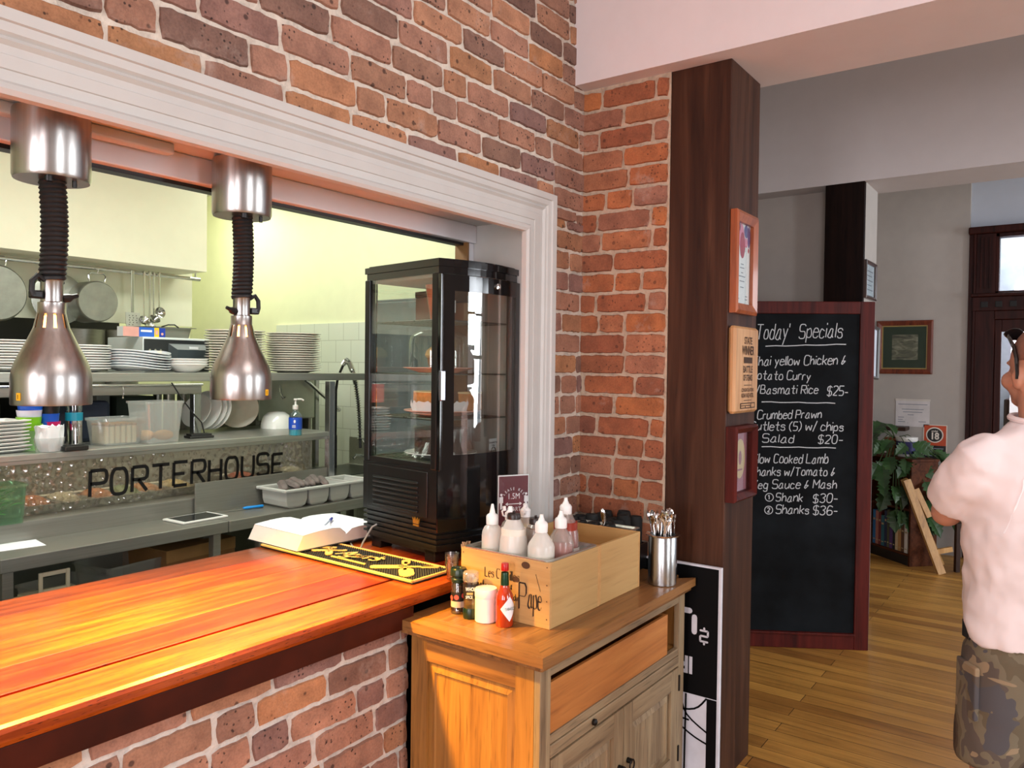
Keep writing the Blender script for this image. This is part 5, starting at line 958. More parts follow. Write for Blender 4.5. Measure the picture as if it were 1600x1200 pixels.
for i in range(64):
    a = rnd.uniform(-1, 1); b_ = rnd.uniform(0, 1); base = Vector((0, 0, .14)); sx_ = -.12+.34*a; tip = right*sx_*1.0+right*.13-fwd*rnd.uniform(.05, .30)+Vector((0, 0, .13-.66*b_*(.7+.3*math.cos(a*1.4))+(.20 if a < -.45 else 0)))
    if tip.z < .1: tip -= fwd*.10
    m1 = (base+tip)*.5+Vector((0, 0, .05)); ln = [base+(m1-base)*f*2 if f < .5 else m1+(tip-m1)*(f-.5)*2 for f in (0, .25, .5, .75, 1)]
    stm.tube(ln, .0035, 5); dr = (tip-m1); dr.z = dr.z*.5-.05; dr += right*rnd.uniform(-.15, .15)
    leaf(lf, tip, dr, Vector((rnd.uniform(-.6, .6), rnd.uniform(-.6, .6), 1))-fwd*.7, rnd.uniform(.13, .20), rnd)
g = lf.build('foliage', None or mat('dark_green_leaf', '#2c4a24', .42, var=.35, scale=8), t); stm.build('stems', mat('green_stem', '#3c5228', .6), t)
# ---------------------------------------------------------------- timber trestle, dark chair and cushion beside the bookcase
f0 = onZ(1471, 897, 0); top = Vector((0, 0, 0)); q = atp = CAM+ray(1416, 750)*6.45; 
t = thing('timber_trestle', 'folding pale timber trestle leaning beside the far bookcase', 'trestle', (f0.x, f0.y, 0)); M_pale = wood('pale_trestle_timber', '#94693a', '#b2854c', '#c29a62', 2, .8, .5, pores=.7)
def plank(mb, a, b_, wd, th, side): 
    a = Vector(a); b_ = Vector(b_); d = (b_-a).normalized(); s = (Vector(side)-d*Vector(side).dot(d)).normalized(); n = d.cross(s)
    P = [c+s*sx_*wd/2+n*sy*th/2 for c in (a, b_) for sy in (-1, 1) for sx_ in (-1, 1)]; mb.add(P, [(0, 2, 3, 1), (4, 5, 7, 6), (0, 1, 5, 4), (2, 6, 7, 3), (0, 4, 6, 2), (1, 3, 7, 5)])
tp = q-f0; tp.z = q.z; w = MB(); plank(w, (0, 0, 0), tp, .062, .03, right); w.build('leg', M_pale, t); bk = fwd*.30+right*.10
w = MB(); plank(w, Vector((0, 0, 0))+bk*1.0+right*.06, tp+fwd*.035, .05, .03, right); w.build('leg', M_pale, t); w = MB(); plank(w, tp*.22+fwd*.02, tp*.22+fwd*.02+right*.16-Vector((0, 0, -.03)), .04, .025, (0, 0, 1)); w.build('cross_bar', M_pale, t); w = MB(); plank(w, tp*.93+right*.06-fwd*.0+Vector((0, 0, -.02)), tp*.60+right*.075+Vector((0, 0, 0)), .045, .02, right); w.build('brace', M_pale, t)
cpos = CAM+ray(1512, 800)*6.55; ch = thing('dark_chair', 'dark timber chair behind the man, right of the trestle', 'chair', (cpos.x, cpos.y, 0), math.atan2(right.y, right.x)); w = MB(); w.box(-.21, .21, -.21, .21, .40, .44, .008); w.build('seat', M_dkwood, ch)
w = MB(); w.box(-.21, .21, .19, .215, .52, .79, .006); w.build('backrest', M_dkwood, ch)
for sx_ in (-1, 1):
    for sy in (-1, 1): w = MB(); w.box(sx_*.19-.018, sx_*.19+.018, sy*.19-.018, sy*.19+.018, 0, .40 if sy < 0 else .79, .003); w.build('leg', M_dkwood, ch)
o = MB().ball((0, 0, 0), .11, 20, 0, 1.15, .6, .85).xf(Tr(*(CAM+ray(1457, 800)*6.62))).build('sheepskin_cushion', mat('cream_fleece', '#c9bba4', .95, var=.2, scale=40, bump=.5)); o.location.z -= 0; tag(o, 'cream fleece cushion between the trestle and the dark chair', 'cushion')
# ---------------------------------------------------------------- the man in the white shirt, seen from behind at the right edge
mp_ = CAM+ray(1628, 600)*2.30
fdir = Matrix.Rotation(R(-3), 3, 'Z') @ Vector((CF.x, CF.y, 0)).normalized()
man = thing('person', 'man in a white shirt and camouflage shorts standing with his back turned', 'person', (mp_.x, mp_.y, 0), math.atan2(fdir.y, fdir.x)-PI/2)
M_skin = mat('ruddy_skin', '#b58068', .5, var=.08, scale=20)
def ell(c, rx, ry, n=24): return [Vector((c[0]+rx*math.cos(2*PI*i/n), c[1]+ry*math.sin(2*PI*i/n), c[2])) for i in range(n)]
def remesh(o, vox, it=6, fac=.5, wr=0):
    m = o.modifiers.new('surface', 'REMESH'); m.mode = 'VOXEL'; m.voxel_size = vox; m.use_smooth_shade = True
    s = o.modifiers.new('relax', 'SMOOTH'); s.iterations = it; s.factor = fac
    if wr:
        for nm, sc_, st in (('folds', .16, wr), ('creases', .06, wr*.45)):
            tx = bpy.data.textures.new('cloth_'+nm, 'CLOUDS'); tx.noise_scale = sc_; tx.noise_depth = 2; d = o.modifiers.new(nm, 'DISPLACE'); d.texture = tx; d.strength = st; d.mid_level = .5; d.texture_coords = 'LOCAL'
        s = o.modifiers.new('soften', 'SMOOTH'); s.iterations = 2; s.factor = .5
def limb(w, pts, rs, n=16):
    """a tapering limb through the joints, rounded at both ends"""
    P = []; Q = []
    for i in range(len(pts)-1):
        for f in (0, .25, .5, .75): P.append(Vector(pts[i]).lerp(Vector(pts[i+1]), f)); Q.append(rs[i]+(rs[i+1]-rs[i])*f)
    P.append(Vector(pts[-1])); Q.append(rs[-1]); w.tube(P, Q, n); w.ball(P[0], Q[0]*.98, 14); w.ball(P[-1], Q[-1]*.98, 14)
w = MB(); HR = Tr(0, -.005, 0, R(5))
hd = MB(); hd.ball((0, .000, 1.655), .1, 28, sx=.78, sy=.98, sz=1.08); hd.ball((0, .045, 1.585), .07, 20, sx=.86, sy=.95, sz=.95); hd.ball((0, .075, 1.545), .035, 14, sx=1.2, sy=.9, sz=.8)
hd.ball((0, .102, 1.612), .016, 12, sx=.8, sy=1.0, sz=1.5); hd.ball((0, .110, 1.597), .013, 12, sx=1.2, sy=.9); hd.ball((0, .10, 1.565), .016, 12, sx=1.6, sy=.7, sz=.5); hd.ball((0, .085, 1.655), .05, 14, sx=1.15, sy=.4, sz=.25)
for s_ in (-1, 1): hd.ball((s_*.080, -.004, 1.612), .030, 14, sx=.34, sy=.66, sz=1.1, M=Matrix.Rotation(s_*R(-22), 3, 'Z')); hd.ball((s_*.074, .004, 1.588), .014, 10); hd.ball((s_*.045, .072, 1.60), .03, 12)
hd.xf(HR); w.v += []; w.add(hd.v, hd.f, 0, True)
limb(w, [(0, -.03, 1.40), (0, -.02, 1.48), (0, .0, 1.57)], [.085, .066, .062])
w.loft([ell((0, .01, .80), .140, .10), ell((0, .02, .92), .145, .11), ell((0, .02, 1.05), .15, .12), ell((0, .01, 1.2), .16, .11), ell((0, 0, 1.33), .165, .095), ell((0, -.01, 1.42), .12, .07), ell((0, -.01, 1.47), .066, .058)])
for s_ in (-1, 1):
    sh, el, wr_ = (s_*.185, -.012, 1.365), (s_*.205, .125, 1.185), (s_*.03, .27, 1.215)
    limb(w, [sh, ((sh[0]+el[0])/2, .05, 1.28), el], [.052, .050, .044]); limb(w, [el, ((el[0]+wr_[0])/2, .215, 1.198), wr_], [.045, .042, .028])
    hp = Vector(wr_); dv = Vector((-s_*.55, .75, .12)).normalized(); sd = dv.cross(Vector((0, 0, 1))).normalized(); up = sd.cross(dv)
    for k_ in range(4):
        b0 = hp+dv*.02+up*(-.027+.018*k_)*1.0; b1 = hp+dv*(.095)+up*(-.030+.0205*k_); w.tube([b0, b1], [.014, .012], 10)
        L = (.062, .075, .070, .055)[k_]; c1 = b1+dv*L*.45-sd*s_*.010; c2 = c1+dv*L*.32-sd*s_*.022; c3 = c2+dv*L*.18-sd*s_*.022; w.tube([b1-dv*.01, b1, c1, c2, c3], [.0105, .0105, .0095, .0088, .007], 10); w.ball(c3, .007, 10)
    w.tube([hp+dv*.025+up*.02, hp+dv*.055+up*.052-sd*s_*.012, hp+dv*.085+up*.064-sd*s_*.022, hp+dv*.105+up*.066-sd*s_*.028], [.016, .0125, .011, .008], 10)
    limb(w, [(s_*.085, .01, .82), (s_*.105, .02, .62), (s_*.11, .015, .47)], [.080, .072, .060]); limb(w, [(s_*.11, .015, .47), (s_*.112, -.012, .34), (s_*.115, -.005, .09)], [.060, .062, .038]); w.loft([ell((s_*.118, .03, z), a, b_) for z, a, b_ in ((.02, .040, .115), (.05, .042, .115), (.08, .038, .075), (.11, .036, .045))])
bodyo = w.build('body', M_skin, man); remesh(bodyo, .0065, 5, .5)
w = MB(); w.ball((0, -.006, 1.662), .1, 28, sx=.795, sy=.99, sz=1.085); w.v = [p for p in w.v]
keep = [i for i, p in enumerate(w.v) if True]
w2 = MB(); w2.add(w.v, [f for f in w.f if min(w.v[i].z-1.648-.62*max(0, w.v[i].y-.0)-(.0 if w.v[i].y > -.03 else -.05) for i in f) > 0], 0, True); w2.xf(HR)
ho = w2.build('cropped_hair', mat('shaved_hair', '#7d5646', .8, var=.15, scale=150), man); s_ = ho.modifiers.new('thickness', 'SOLIDIFY'); s_.thickness = .004; s_.offset = -1
w = MB()
for s_ in (-1, 1):
    w.tube([(s_*.060, .070, 1.738), (s_*.074, .045, 1.728), (s_*.083, .010, 1.700), (s_*.086, -.006, 1.665), (s_*.087, -.012, 1.625), (s_*.086, -.010, 1.607)], [.004, .005, .006, .006, .005, .0045], 8)
    w.loft([[Vector((s_*.032+(a*1.0)*math.cos(2*PI*i/18), .085+dy-.008*abs(math.sin(2*PI*i/18)), 1.742+b_*math.sin(2*PI*i/18))) for i in range(18)] for a, b_, dy in ((.029, .017, 0), (.031, .019, .003), (.029, .017, .007))])
w.tube([(-.01, .09, 1.745), (.01, .09, 1.745)], .004, 8); w.xf(HR); w.build('sunglasses', M_blackgloss, man)
# eyes and brows on the face
w = MB()
for s_ in (-1, 1): w.ball((s_*.030, .088, 1.628), .012, 12)
w.xf(HR); w.build('eyes', mat('eye_white', '#d8d2cc', .2), man)
# shirt: torso and sleeves as one surface
w = MB(); hem = lambda rg, d: [p+Vector((0, 0, -d if p.y < .0 else -d*max(0, 1-p.y/.08))) for p in rg]; w.loft([hem(ell((0, .015, .868), .185, .146), .055), hem(ell((0, .02, .90), .189, .152), .04), ell((0, .03, 1.0), .190, .160), ell((0, .025, 1.1), .192, .158), ell((0, .01, 1.22), .198, .150), ell((0, -.005, 1.32), .203, .135), ell((0, -.012, 1.385), .192, .112), ell((0, -.014, 1.435), .155, .098), ell((0, -.014, 1.468), .108, .085), ell((0, -.008, 1.492), .078, .074)])
for s_ in (-1, 1):
    P = [(s_*.13, -.012, 1.385), (s_*.185, -.010, 1.362), (s_*.202, .03, 1.30), (s_*.206, .088, 1.232), (s_*.205, .10, 1.220)]; w.tube(P, [.070, .078, .075, .071, .070], 20)
sh = w.build('shirt', mat('white_shirt_cotton', '#e2d6d6', .85, var=.03), man); remesh(sh, .009, 5, .5, .030)
w = MB(); w.tube([(.081*math.cos(2*PI*i/28), -.006+.077*math.sin(2*PI*i/28), 1.488+.010*math.sin(2*PI*i/28)) for i in range(28)], .009, 8, closed=True); w.build('collar', MATS['white_shirt_cotton'], man)
for s_ in (-1, 1):
    w = MB(); pts = [Vector(p) for p in ((s_*.075, -.085, 1.47), (s_*.092, -.12, 1.42), (s_*.112, -.14, 1.36), (s_*.135, -.15, 1.29), (s_*.160, -.15, 1.225), (s_*.185, -.13, 1.17))]; q = []
    for i in range(len(pts)-1): q += [pts[i].lerp(pts[i+1], f) for f in (0, .25, .5, .75)]
    q.append(pts[-1]); dx = Vector((.0035, 0, .001)); w.add([p-dx for p in q]+[p+dx for p in q], [(i, i+1, len(q)+i+1, len(q)+i) for i in range(len(q)-1)], 0, True); so = w.build('raglan_seam', mat('pale_piping', '#efe9ea', .8), man)
    m_ = so.modifiers.new('fit', 'SHRINKWRAP'); m_.target = sh; m_.offset = .0022; m_.wrap_method = 'NEAREST_SURFACEPOINT'; m_.wrap_mode = 'ABOVE_SURFACE'
k = NT('camouflage_cotton'); b = k.bsdf(Roughness=.9); v = k.coords((1, 1, .75)); n1 = k.noise(v, 7.5, 3, .5, .6)
r1 = k.ramp(n1.outputs['Fac'], [(.0, srgb('#3a2c22')), (.40, srgb('#4a3c2e')), (.47, srgb('#5e5340')), (.54, srgb('#6d6350')), (.61, srgb('#564c44'))], 'CONSTANT'); n2 = k.noise(k.coords((5, 5, 11)), 1.4, 2, .5, .9); m2 = k.ramp(n2.outputs['Fac'], [(.0, (0, 0, 0)), (.64, (1, 1, 1))], 'CONSTANT')
n3 = k.noise(k.coords((1.3, 1, 1)), 5, 3); m3 = k.ramp(n3.outputs['Fac'], [(0, (0, 0, 0)), (.58, (1, 1, 1))], 'CONSTANT'); c = k.mix(m3.outputs[0], r1.outputs[0], srgb('#4d4a4c')); c = k.mix(m2.outputs[0], c, srgb('#8d7a60')); k.l(c, b.inputs['Base Color'])
w = MB(); w.loft([ell((0, .012, .74), .178, .135), ell((0, .012, .80), .180, .138), ell((0, .015, .90), .176, .138), ell((0, .015, .93), .172, .135)])
for s_ in (-1, 1): w.loft([ell((s_*.112, .02, .455), .092, .098), ell((s_*.110, .02, .52), .096, .104), ell((s_*.100, .018, .66), .100, .115), ell((s_*.090, .012, .80), .095, .125)])
sh2 = w.build('shorts', k.m, man); remesh(sh2, .010, 6, .5, .010)
w = MB(); w.box(-.198, -.182, -.05, .06, .60, .76, .006); w.build('cargo_pocket', k.m, man); w = MB(); w.box(-.183, -.172, .02, .06, .82, .875, .004); w.build('phone_pouch', M_black, man)
for s_ in (-1, 1):
    w = MB(); w.loft([ell((s_*.118, .035, z), a, b_) for z, a, b_ in ((0, .048, .135), (.03, .050, .137), (.055, .046, .125), (.085, .045, .085), (.10, .044, .06))]); w.build('shoe', mat('grey_shoe', '#3c3a38', .7), man)
# ---------------------------------------------------------------- kitchen: bench and pass unit
BZ = .86; YB = 3.33; YP = 3.62; YG = 3.74
M_dk = mat('dark_steel_shadow_gap', '#2c2d2b', .5, .6)
t = thing('steel_bench', 'long stainless work bench in front of the textured glass', 'bench', (0, 0, 0))
w = MB(); w.box(1.262, 2.255, YB, YP+.02, BZ-.055, BZ, .003); w.box(2.257, 3.42, YB-.004, YP+.02, BZ-.055, BZ, .003); w.build('bench_top', M_steel_d, t)
w = MB(); w.box(1.262, 2.255, YP-.002, YP+.012, BZ, .940, .001); w.box(1.20, 3.10, YP+.002, YG+.01, .928, .942, .001); w.build('upstand', M_steel_d, t); w = MB(); w.box(2.245, 3.13, YP-.022, YP-.012, BZ, 1.018, .001); w.build('tall_upstand', M_steel_d, t)
for x, y in ((1.29, YB+.025), (1.30, YP-.02), (2.20, YB+.03), (2.30, YP-.02), (2.46, YB+.03), (3.38, YB+.03)): w = MB(); w.box(x-.02, x+.02, y-.02, y+.02, 0, BZ-.055, .002); w.build('leg', M_steel_d, t)
w = MB(); w.box(1.27, 3.38, YB+.04, YP+.10, .48, .505); w.build('under_shelf', M_steel_d, t)
t = thing('pass_shelf_unit', 'stainless pass unit with rippled glass front and painted PORTERHOUSE lettering', 'shelf unit', (0, 0, 0))
w = MB(); w.box(.9, 3.145, 3.585, 4.30, 1.205, 1.232, .003); w.box(.9, 3.145, 3.60, 3.615, 1.188, 1.206, .002); w.build('shelf', M_steel, t)
w = MB(); w.box(1.10, 3.10, YG-.004, YG+.002, .942, 1.206); w.build('rippled_glass', glass('rippled_glass', (.80, .79, .72, 1), .14, .16, bump=.9, haze=.16, hazecol=(.62, .60, .52, 1)), t)
w = MB(); a = onY(140, 777, YG-.005); b_ = onY(411, 742, YG-.005); tmp = MB(); L = write(tmp, 'PORTERHOUSE', (0, 0, 0), (1, 0, 0), (0, 0, 1), .108, .006); nar = (onY(428, 720, YG).x-a.x)/L
write(w, 'PORTERHOUSE', (a.x, YG-.0055, a.z), (1, 0, 0), (0, 0, 1), .116, .0084, narrow=nar*.97, gap=1.9*nar, rise=(b_.z-a.z)/(b_.x-a.x), jit=.02, slant=.03); w.build('painted_lettering', M_ink, t)
for x, y, z0, z1 in ((3.12, 3.60, BZ, 1.53), (2.42, 3.88, 1.232, 1.46), (1.05, 3.60, BZ, 1.205), (1.05, 3.88, 1.232, 1.53)): w = MB(); w.box(x-.022, x+.022, y-.02, y+.02, z0, z1, .002); w.build('post', M_steel_v, t)
w = MB(); w.box(3.095, 3.10, 3.75, 4.30, .942, 1.205); w.build('end_glass', MATS['rippled_glass'], t)
w = MB(); w.box(1.3, 3.0, 4.12, 4.16, .70, 1.20); w.build('back_panel', M_steel_d, t)
w = MB(); w.box(1.25, 3.08, 3.76, 4.10, .86, .875); w.build('well_tray', M_steel, t)
t = thing('upper_shelf', 'high stainless shelf carrying the plate stacks', 'shelf', (0, 0, 0)); SZ = 1.575
w = MB(); w.box(.3, 3.66, 3.85, 4.85, SZ-.045, SZ, .003); w.build('shelf', M_steel, t); w = MB(); w.box(.3, 2.45, 3.87, 4.3, 1.462, 1.505, .003); w.build('lower_beam', M_steel_d, t)
w = MB(); w.cyl((.3, 3.845, 1.512), (2.44, 3.845, 1.512), .006); w.build('docket_rail', M_chrome, t)
w = MB(); w.box(3.56, 3.60, 4.5, 4.54, 0, SZ-.045, .002); w.build('post', M_steel_v, t)
for x in (2.0, 1.2): w = MB(); w.tube([(x, 3.84, 1.505), (x, 3.83, 1.48), (x-.003, 3.835, 1.455)], .002, 6); w.ball((x-.003, 3.835, 1.45), .005, 8); w.build('docket_hook', M_chrome, t)
o = MB(); q = [onY(a, b_, 3.83) for a, b_ in ((268, 598), (285, 624), (302, 646), (315, 660), (319, 676), (318, 688))]; o.tube([Vector((p.x, p.y, p.z)) for p in q], .0035, 6); o = o.build('black_cable', M_rubber); tag(o, 'thin black cable hanging from the high shelf onto the pass', 'cable')
# ---------------------------------------------------------------- plates
def mesh_plate(nm, r, h, th=.006, wav=0, dn=.55):
    m = MB(); prof = [(.001, 0), (r*dn, 0), (r*(dn+.06), .004), (r*.9, h*.75), (r, h), (r*.997, h+th*.6), (r*.88, h*.75+th), (r*dn, th), (.001, th*.9)]
    m.lathe(prof, 44)
    if wav:
        for p in m.v: rr = math.hypot(p.x, p.y)/r; p.z += wav*rr**3*(math.cos(2*math.atan2(p.y, p.x)-1.2))
    return m
def stack(name, part, m, matl, n, x, y, z, dz, where, group, cat='plate', rnd=random.Random(2), jit=.004, rz=0):
    first = None
    for i in range(n):
        lab = '%s, %s of %s' % (where[0], ORD[n-1-i] if i else 'bottom one', where[1])
        if first is None: first = thing(name, lab, cat, (x, y, z+.0005), rz, group); m.build(part, matl, first)
        else: dup(first, (x+rnd.uniform(-jit, jit), y+rnd.uniform(-jit, jit), z+.0005+i*dz), rz, lab)
YS = 4.06
def xs(px, y=YS): return onY(px, 570, y).x
stack('dinner_plate', 'plate', mesh_plate('p', .150, .019), M_plate, 11, xs(8, 4.02), 4.02, SZ, .0125, ('thick white plate', 'the leftmost high shelf stack'), 'plates on the high shelf, far left stack')
stack('dinner_plate', 'plate', mesh_plate('p', .150, .019), M_plate, 10, xs(121, 4.02), 4.02, SZ, .0125, ('thick white plate', 'the stack behind the nearer lamp'), 'plates on the high shelf, stack behind the near lamp')
stack('wavy_plate', 'plate', mesh_plate('p', .170, .017, wav=.010), mat('blue_white_china', '#dfe4e8', .18, var=.02, coat=.3), 7, xs(213, 4.04), 4.04, SZ+.008, .0135, ('wavy rimmed white plate', 'the stack between the lamps'), 'wavy plates between the lamps')
stack('white_bowl', 'bowl', mesh_plate('p', .115, .045, dn=.45), M_plate, 3, xs(291, 3.99), 3.99, SZ, .014, ('wide white bowl', 'the short stack right of the wavy plates'), 'bowls on the high shelf', 'bowl')
cream = mat('cream_china', '#e6e2d8', .2, var=.02, coat=.3)
stack('side_plate', 'plate', mesh_plate('p', .170, .017), cream, 16, xs(367, 4.06), 4.06, SZ, .0152, ('cream plate', 'the stack behind the farther lamp'), 'plates on the high shelf, stack behind the far lamp', jit=.007)
stack('side_plate', 'plate', mesh_plate('p', .170, .017), cream, 17, xs(458, 4.06), 4.06, SZ, .0143, ('cream plate', 'the stack nearest the cake fridge'), 'plates on the high shelf, right end stack')
m = MB(); sq = [(-.085, -.085), (.085, -.085), (.085, .085), (-.085, .085)]; m.loft([[Vector((a*s_, b_*s_, z)) for a, b_ in sq] for s_, z in ((.6, 0), (.7, .002), (1, .013), (1.0, .016), (.7, .006), (.6, .005))], smooth=False)
p = onZ(-10, 706, 1.232); stack('square_plate', 'plate', m, M_plate, 9, p.x, 3.74, 1.232, .0155, ('square white plate', 'the pass shelf stack'), 'square plates on the pass shelf', jit=.006, rz=R(12))
# plates and bowl draining on edge at the back of the pass shelf
m = mesh_plate('p', .118, .015); d0 = None
for i, (px, lab, ang) in enumerate(((309, 'first of the white plates leaning on edge behind the pass post', 18), (322, 'second white plate leaning on edge, half hidden by the pass post', 12), (331, 'third white plate leaning on edge just right of the pass post', 8), (338, 'fourth and rightmost leaning white plate by the post', 4))):
    p = onY(px, 665, 4.08); t = dup(d0, (0, 0, 0), 0, lab) if d0 else thing('leaning_plate', lab, 'plate', (0, 0, 0), 0, 'plates drying on edge')
    if d0 is None: d0 = t; m.build('plate', M_plate, t)
    t.location = (p.x, p.y, 1.232+.120); t.rotation_euler = (0, R(-74+ang*.4), R(16)); t.scale = (1 if i else .85,)*3
p = onY(370, 660, 4.10); t = thing('leaning_plate', 'grey-backed plate leaning upright, showing its base, below the farther lamp', 'plate', (p.x, p.y, 1.232+.128)); mesh_plate('p', .125, .016).build('plate', mat('greyed_china', '#a89f90', .3), t); t.rotation_euler = (R(72), 0, R(-28))
p = onY(432, 668, 4.02); t = thing('upturned_bowl', 'white bowl upturned on the pass shelf left of the blue hand gel', 'bowl', (p.x, p.y, 1.2325)); MB().lathe([(.095, 0), (.094, .03), (.08, .075), (.05, .10), (.001, .104), (.001, .100), (.048, .096), (.076, .07), (.09, .03), (.0915, 0), (.095, 0)], 36).build('bowl', M_plate, t)
# ---------------------------------------------------------------- things on the pass shelf
def cupstack(px, base, cols, r, h, tag_):
    p = onZ(px, base, 1.232)
    for i, (cn, hx) in enumerate(cols):
        t = thing('plastic_tumbler', '%s plastic tumbler, %s of the %s' % (cn, ['bottom', 'second', 'third', 'fourth', 'top'][i] if i < len(cols)-1 else 'top', tag_), 'tumbler', (p.x+.003*math.sin(i*2), p.y, 1.2325+i*h), 0, 'coloured tumblers on the pass')
        w = MB(); w.lathe([(.001, 0), (r*.80, 0), (r, .085), (r*1.02, .087), (r*.97, .087), (r*.77, .004), (.001, .004)], 28); w.build('tumbler', mat('tumbler_'+cn.replace(' ', '_'), hx, .35), t)
cupstack(46, 703, [('pale green', '#8fc07a'), ('lime green', '#8ed032'), ('bright lime', '#86c820'), ('lilac white', '#cfcbe2'), ('royal blue', '#1458c8')], .050, .030, 'left stack of coloured tumblers')
cupstack(78, 701, [('dark grey', '#3a3a3c'), ('magenta', '#cf1a66'), ('cobalt blue', '#1a52c0'), ('black', '#121214')], .040, .036, 'right stack of coloured tumblers')
p = onZ(77, 706, 1.232); t = thing('paper_bag_tub', 'crumpled white paper in a clear tub before the coloured tumblers', 'tub', (p.x, p.y, 1.2325), R(10)); rnd = random.Random(8); w = MB(); n = 28; w.loft([[Vector((r*math.cos(2*PI*i/n)*1.2+rnd.uniform(-.004, .004), r*math.sin(2*PI*i/n)*.8+rnd.uniform(-.004, .004), z+rnd.uniform(-.008, .008)*(z > .03))) for i in range(n)] for r, z in ((.035, .002), (.042, .02), (.050, .06), (.047, .085), (.052, .112), (.047, .110), (.036, .07))], smooth=True); w.build('crumpled_paper', M_paper, t)
w = MB(); w.lathe([(.001, 0), (.048, 0), (.056, .06), (.058, .062)], 28, sx=1.15, sy=.85); w.build('clear_tub', M_tub, t)
p = onZ(122, 697, 1.232); t = thing('drink_flask', 'steel flask with a teal band standing between the tumblers and the bread tub', 'flask', (p.x, p.y+.04, 1.2325)); w = MB(); w.lathe([(.001, 0), (.036, 0), (.036, .12), (.034, .125)], 28); w.build('steel_body', M_chrome, t); w = MB(); w.lathe([(.037, .118), (.0372, .155), (.034, .156)], 28); w.build('teal_band', mat('teal_band', '#0f7f9a', .4), t); w = MB(); w.lathe([(.034, .156), (.036, .19), (.034, .2), (.001, .2)], 28); w.build('lid', glass('smoky_lid', (.5, .65, .68, 1), .2, .1), t)
def slab(name, label, cat, px, py, z, L, W, H, m, rz=0, part='cover', extra=None):
    p = onZ(px, py, z); t = thing(name, label, cat, (p.x, p.y, z+.0006), rz); w = MB(); w.box(-L/2, L/2, -W/2, W/2, 0, H, min(.004, H*.3)); w.build(part, m, t)
    if extra: w = MB(); w.box(-L/2+.01, L/2-.01, -W/2+.008, W/2-.008, H, H+extra[0], .001); w.build(extra[1], extra[2], t)
    return t
slab('black_wallet', 'thick black bill wallet lying below the steel flask', 'wallet', 116, 704, 1.232, .105, .05, .022, mat('black_leather', '#1a1815', .5), R(5), extra=(.004, 'flap', MATS['black_leather']))
slab('black_wallet', 'flat black bill wallets at the foot of the pass post', 'wallet', 311, 684, 1.232, .13, .08, .012, MATS['black_leather'], R(-8), extra=(.010, 'upper_wallet', MATS['black_leather']))
def food_tub(name, label, px, py, z, L, W, H, rz, lid, taper=.86):
    p = onZ(px, py, z); t = thing(name, label, 'tub', (p.x, p.y, z+.0006), rz); w = MB()
    def ring(s_, zz, n=6):
        a, b_ = L/2*s_, W/2*s_; r = .018; o_ = []
        for cx_, cy_, a0 in ((a-r, b_-r, 0), (-a+r, b_-r, PI/2), (-a+r, -b_+r, PI), (a-r, -b_+r, 1.5*PI)): o_ += [Vector((cx_+r*math.cos(a0+PI/2*i/n), cy_+r*math.sin(a0+PI/2*i/n), zz)) for i in range(n+1)]
        return o_
    w.loft([ring(taper, 0), ring(.98, H-.012), ring(1.03, H-.010), ring(1.03, H), ring(.98, H), ring(taper-.02, .004)], smooth=False); w.build('tub', M_tub, t)
    if lid: w = MB(); w.loft([ring(1.035, H-.006), ring(1.035, H+.004), ring(.95, H+.005), ring(.93, H+.002)], smooth=False); w.build('lid', M_tub, t)
    return t, p
t, p = food_tub('bread_tub', 'lidded clear tub packed with sliced bread on the pass shelf', 180, 694, 1.232, .205, .17, .125, R(4), True)
for i in range(6):
    b_ = thing('bread_slice', 'slice of white bread number %s from the left in the lidded tub' % ['one', 'two', 'three', 'four', 'five', 'six'][i], 'bread', (p.x-.072+i*.027, p.y, 1.240), R(4), 'bread slices in the tub'); w = MB(); w.box(-.011, .011, -.055, .055, 0, .085, .006); w.build('crumb', mat('bread_crumb', '#d9c6a2', .9, var=.08), b_); w = MB(); w.box(-.0115, .0115, -.057, .057, .085, .096, .004); w.build('crust', mat('bread_crust', '#b3824e', .9), b_)
t, p = food_tub('tall_food_tub', 'tall open clear tub holding a few buns behind the bread tub', 243, 691, 1.232, .21, .17, .205, R(6), False, .82)
for i, (dx, dy) in enumerate(((-.045, .02), (.03, -.02))): b_ = thing('bread_bun', ['left', 'right'][i]+' bread bun lying in the tall clear tub', 'bread', (p.x+dx, p.y+dy, 1.240), 0, 'buns in the tall tub'); w = MB(); w.ball((0, 0, .028), .042, 20, sz=.62, sx=1.15); w.build('bun', mat('bun_crust', '#c48f58', .7, var=.15), b_)
p = onZ(467, 681, 1.232); t = thing('hand_gel_bottle', 'clear pump bottle of blue hand gel on the pass shelf', 'pump bottle', (p.x, p.y+.03, 1.2325)); w = MB(); w.lathe([(.001, 0), (.034, 0), (.036, .005), (.036, .10), (.030, .122), (.014, .135), (.013, .148)], 28); w.build('bottle', glass('gel_bottle', (.85, .93, .95, 1), .12), t)
w = MB(); w.lathe([(.001, .003), (.033, .003), (.034, .06), (.001, .06)], 24); w.build('gel', mat('cyan_gel', '#49b5c8', .3), t); w = MB(); w.lathe([(.0365, .035), (.0365, .10)], 28); a = R(225); u = Vector((-math.sin(a), math.cos(a), 0)); oo = Vector((.037*math.cos(a), .037*math.sin(a), 0))
for z, wd in ((.055, .018), (.047, .020)): plate_rect(w, oo, u, SV, -wd/2-.004, wd/2-.004, z, z+.004, .0012, 1)
disc(w, oo+Vector((0, 0, .08)), u, SV, .006, .0012, 1, 12, .009); w.build('label', [mat('gel_label_blue', '#1f4fc0', .4), M_paper], t)
w = MB(); w.lathe([(.015, .145), (.016, .150), (.016, .168), (.006, .17), (.005, .195), (.011, .197), (.011, .205), (.001, .206)], 18); w.tube([(0, 0, .201), (.03, -.012, .201), (.042, -.016, .194)], .005, 8); w.build('pump', M_white, t)
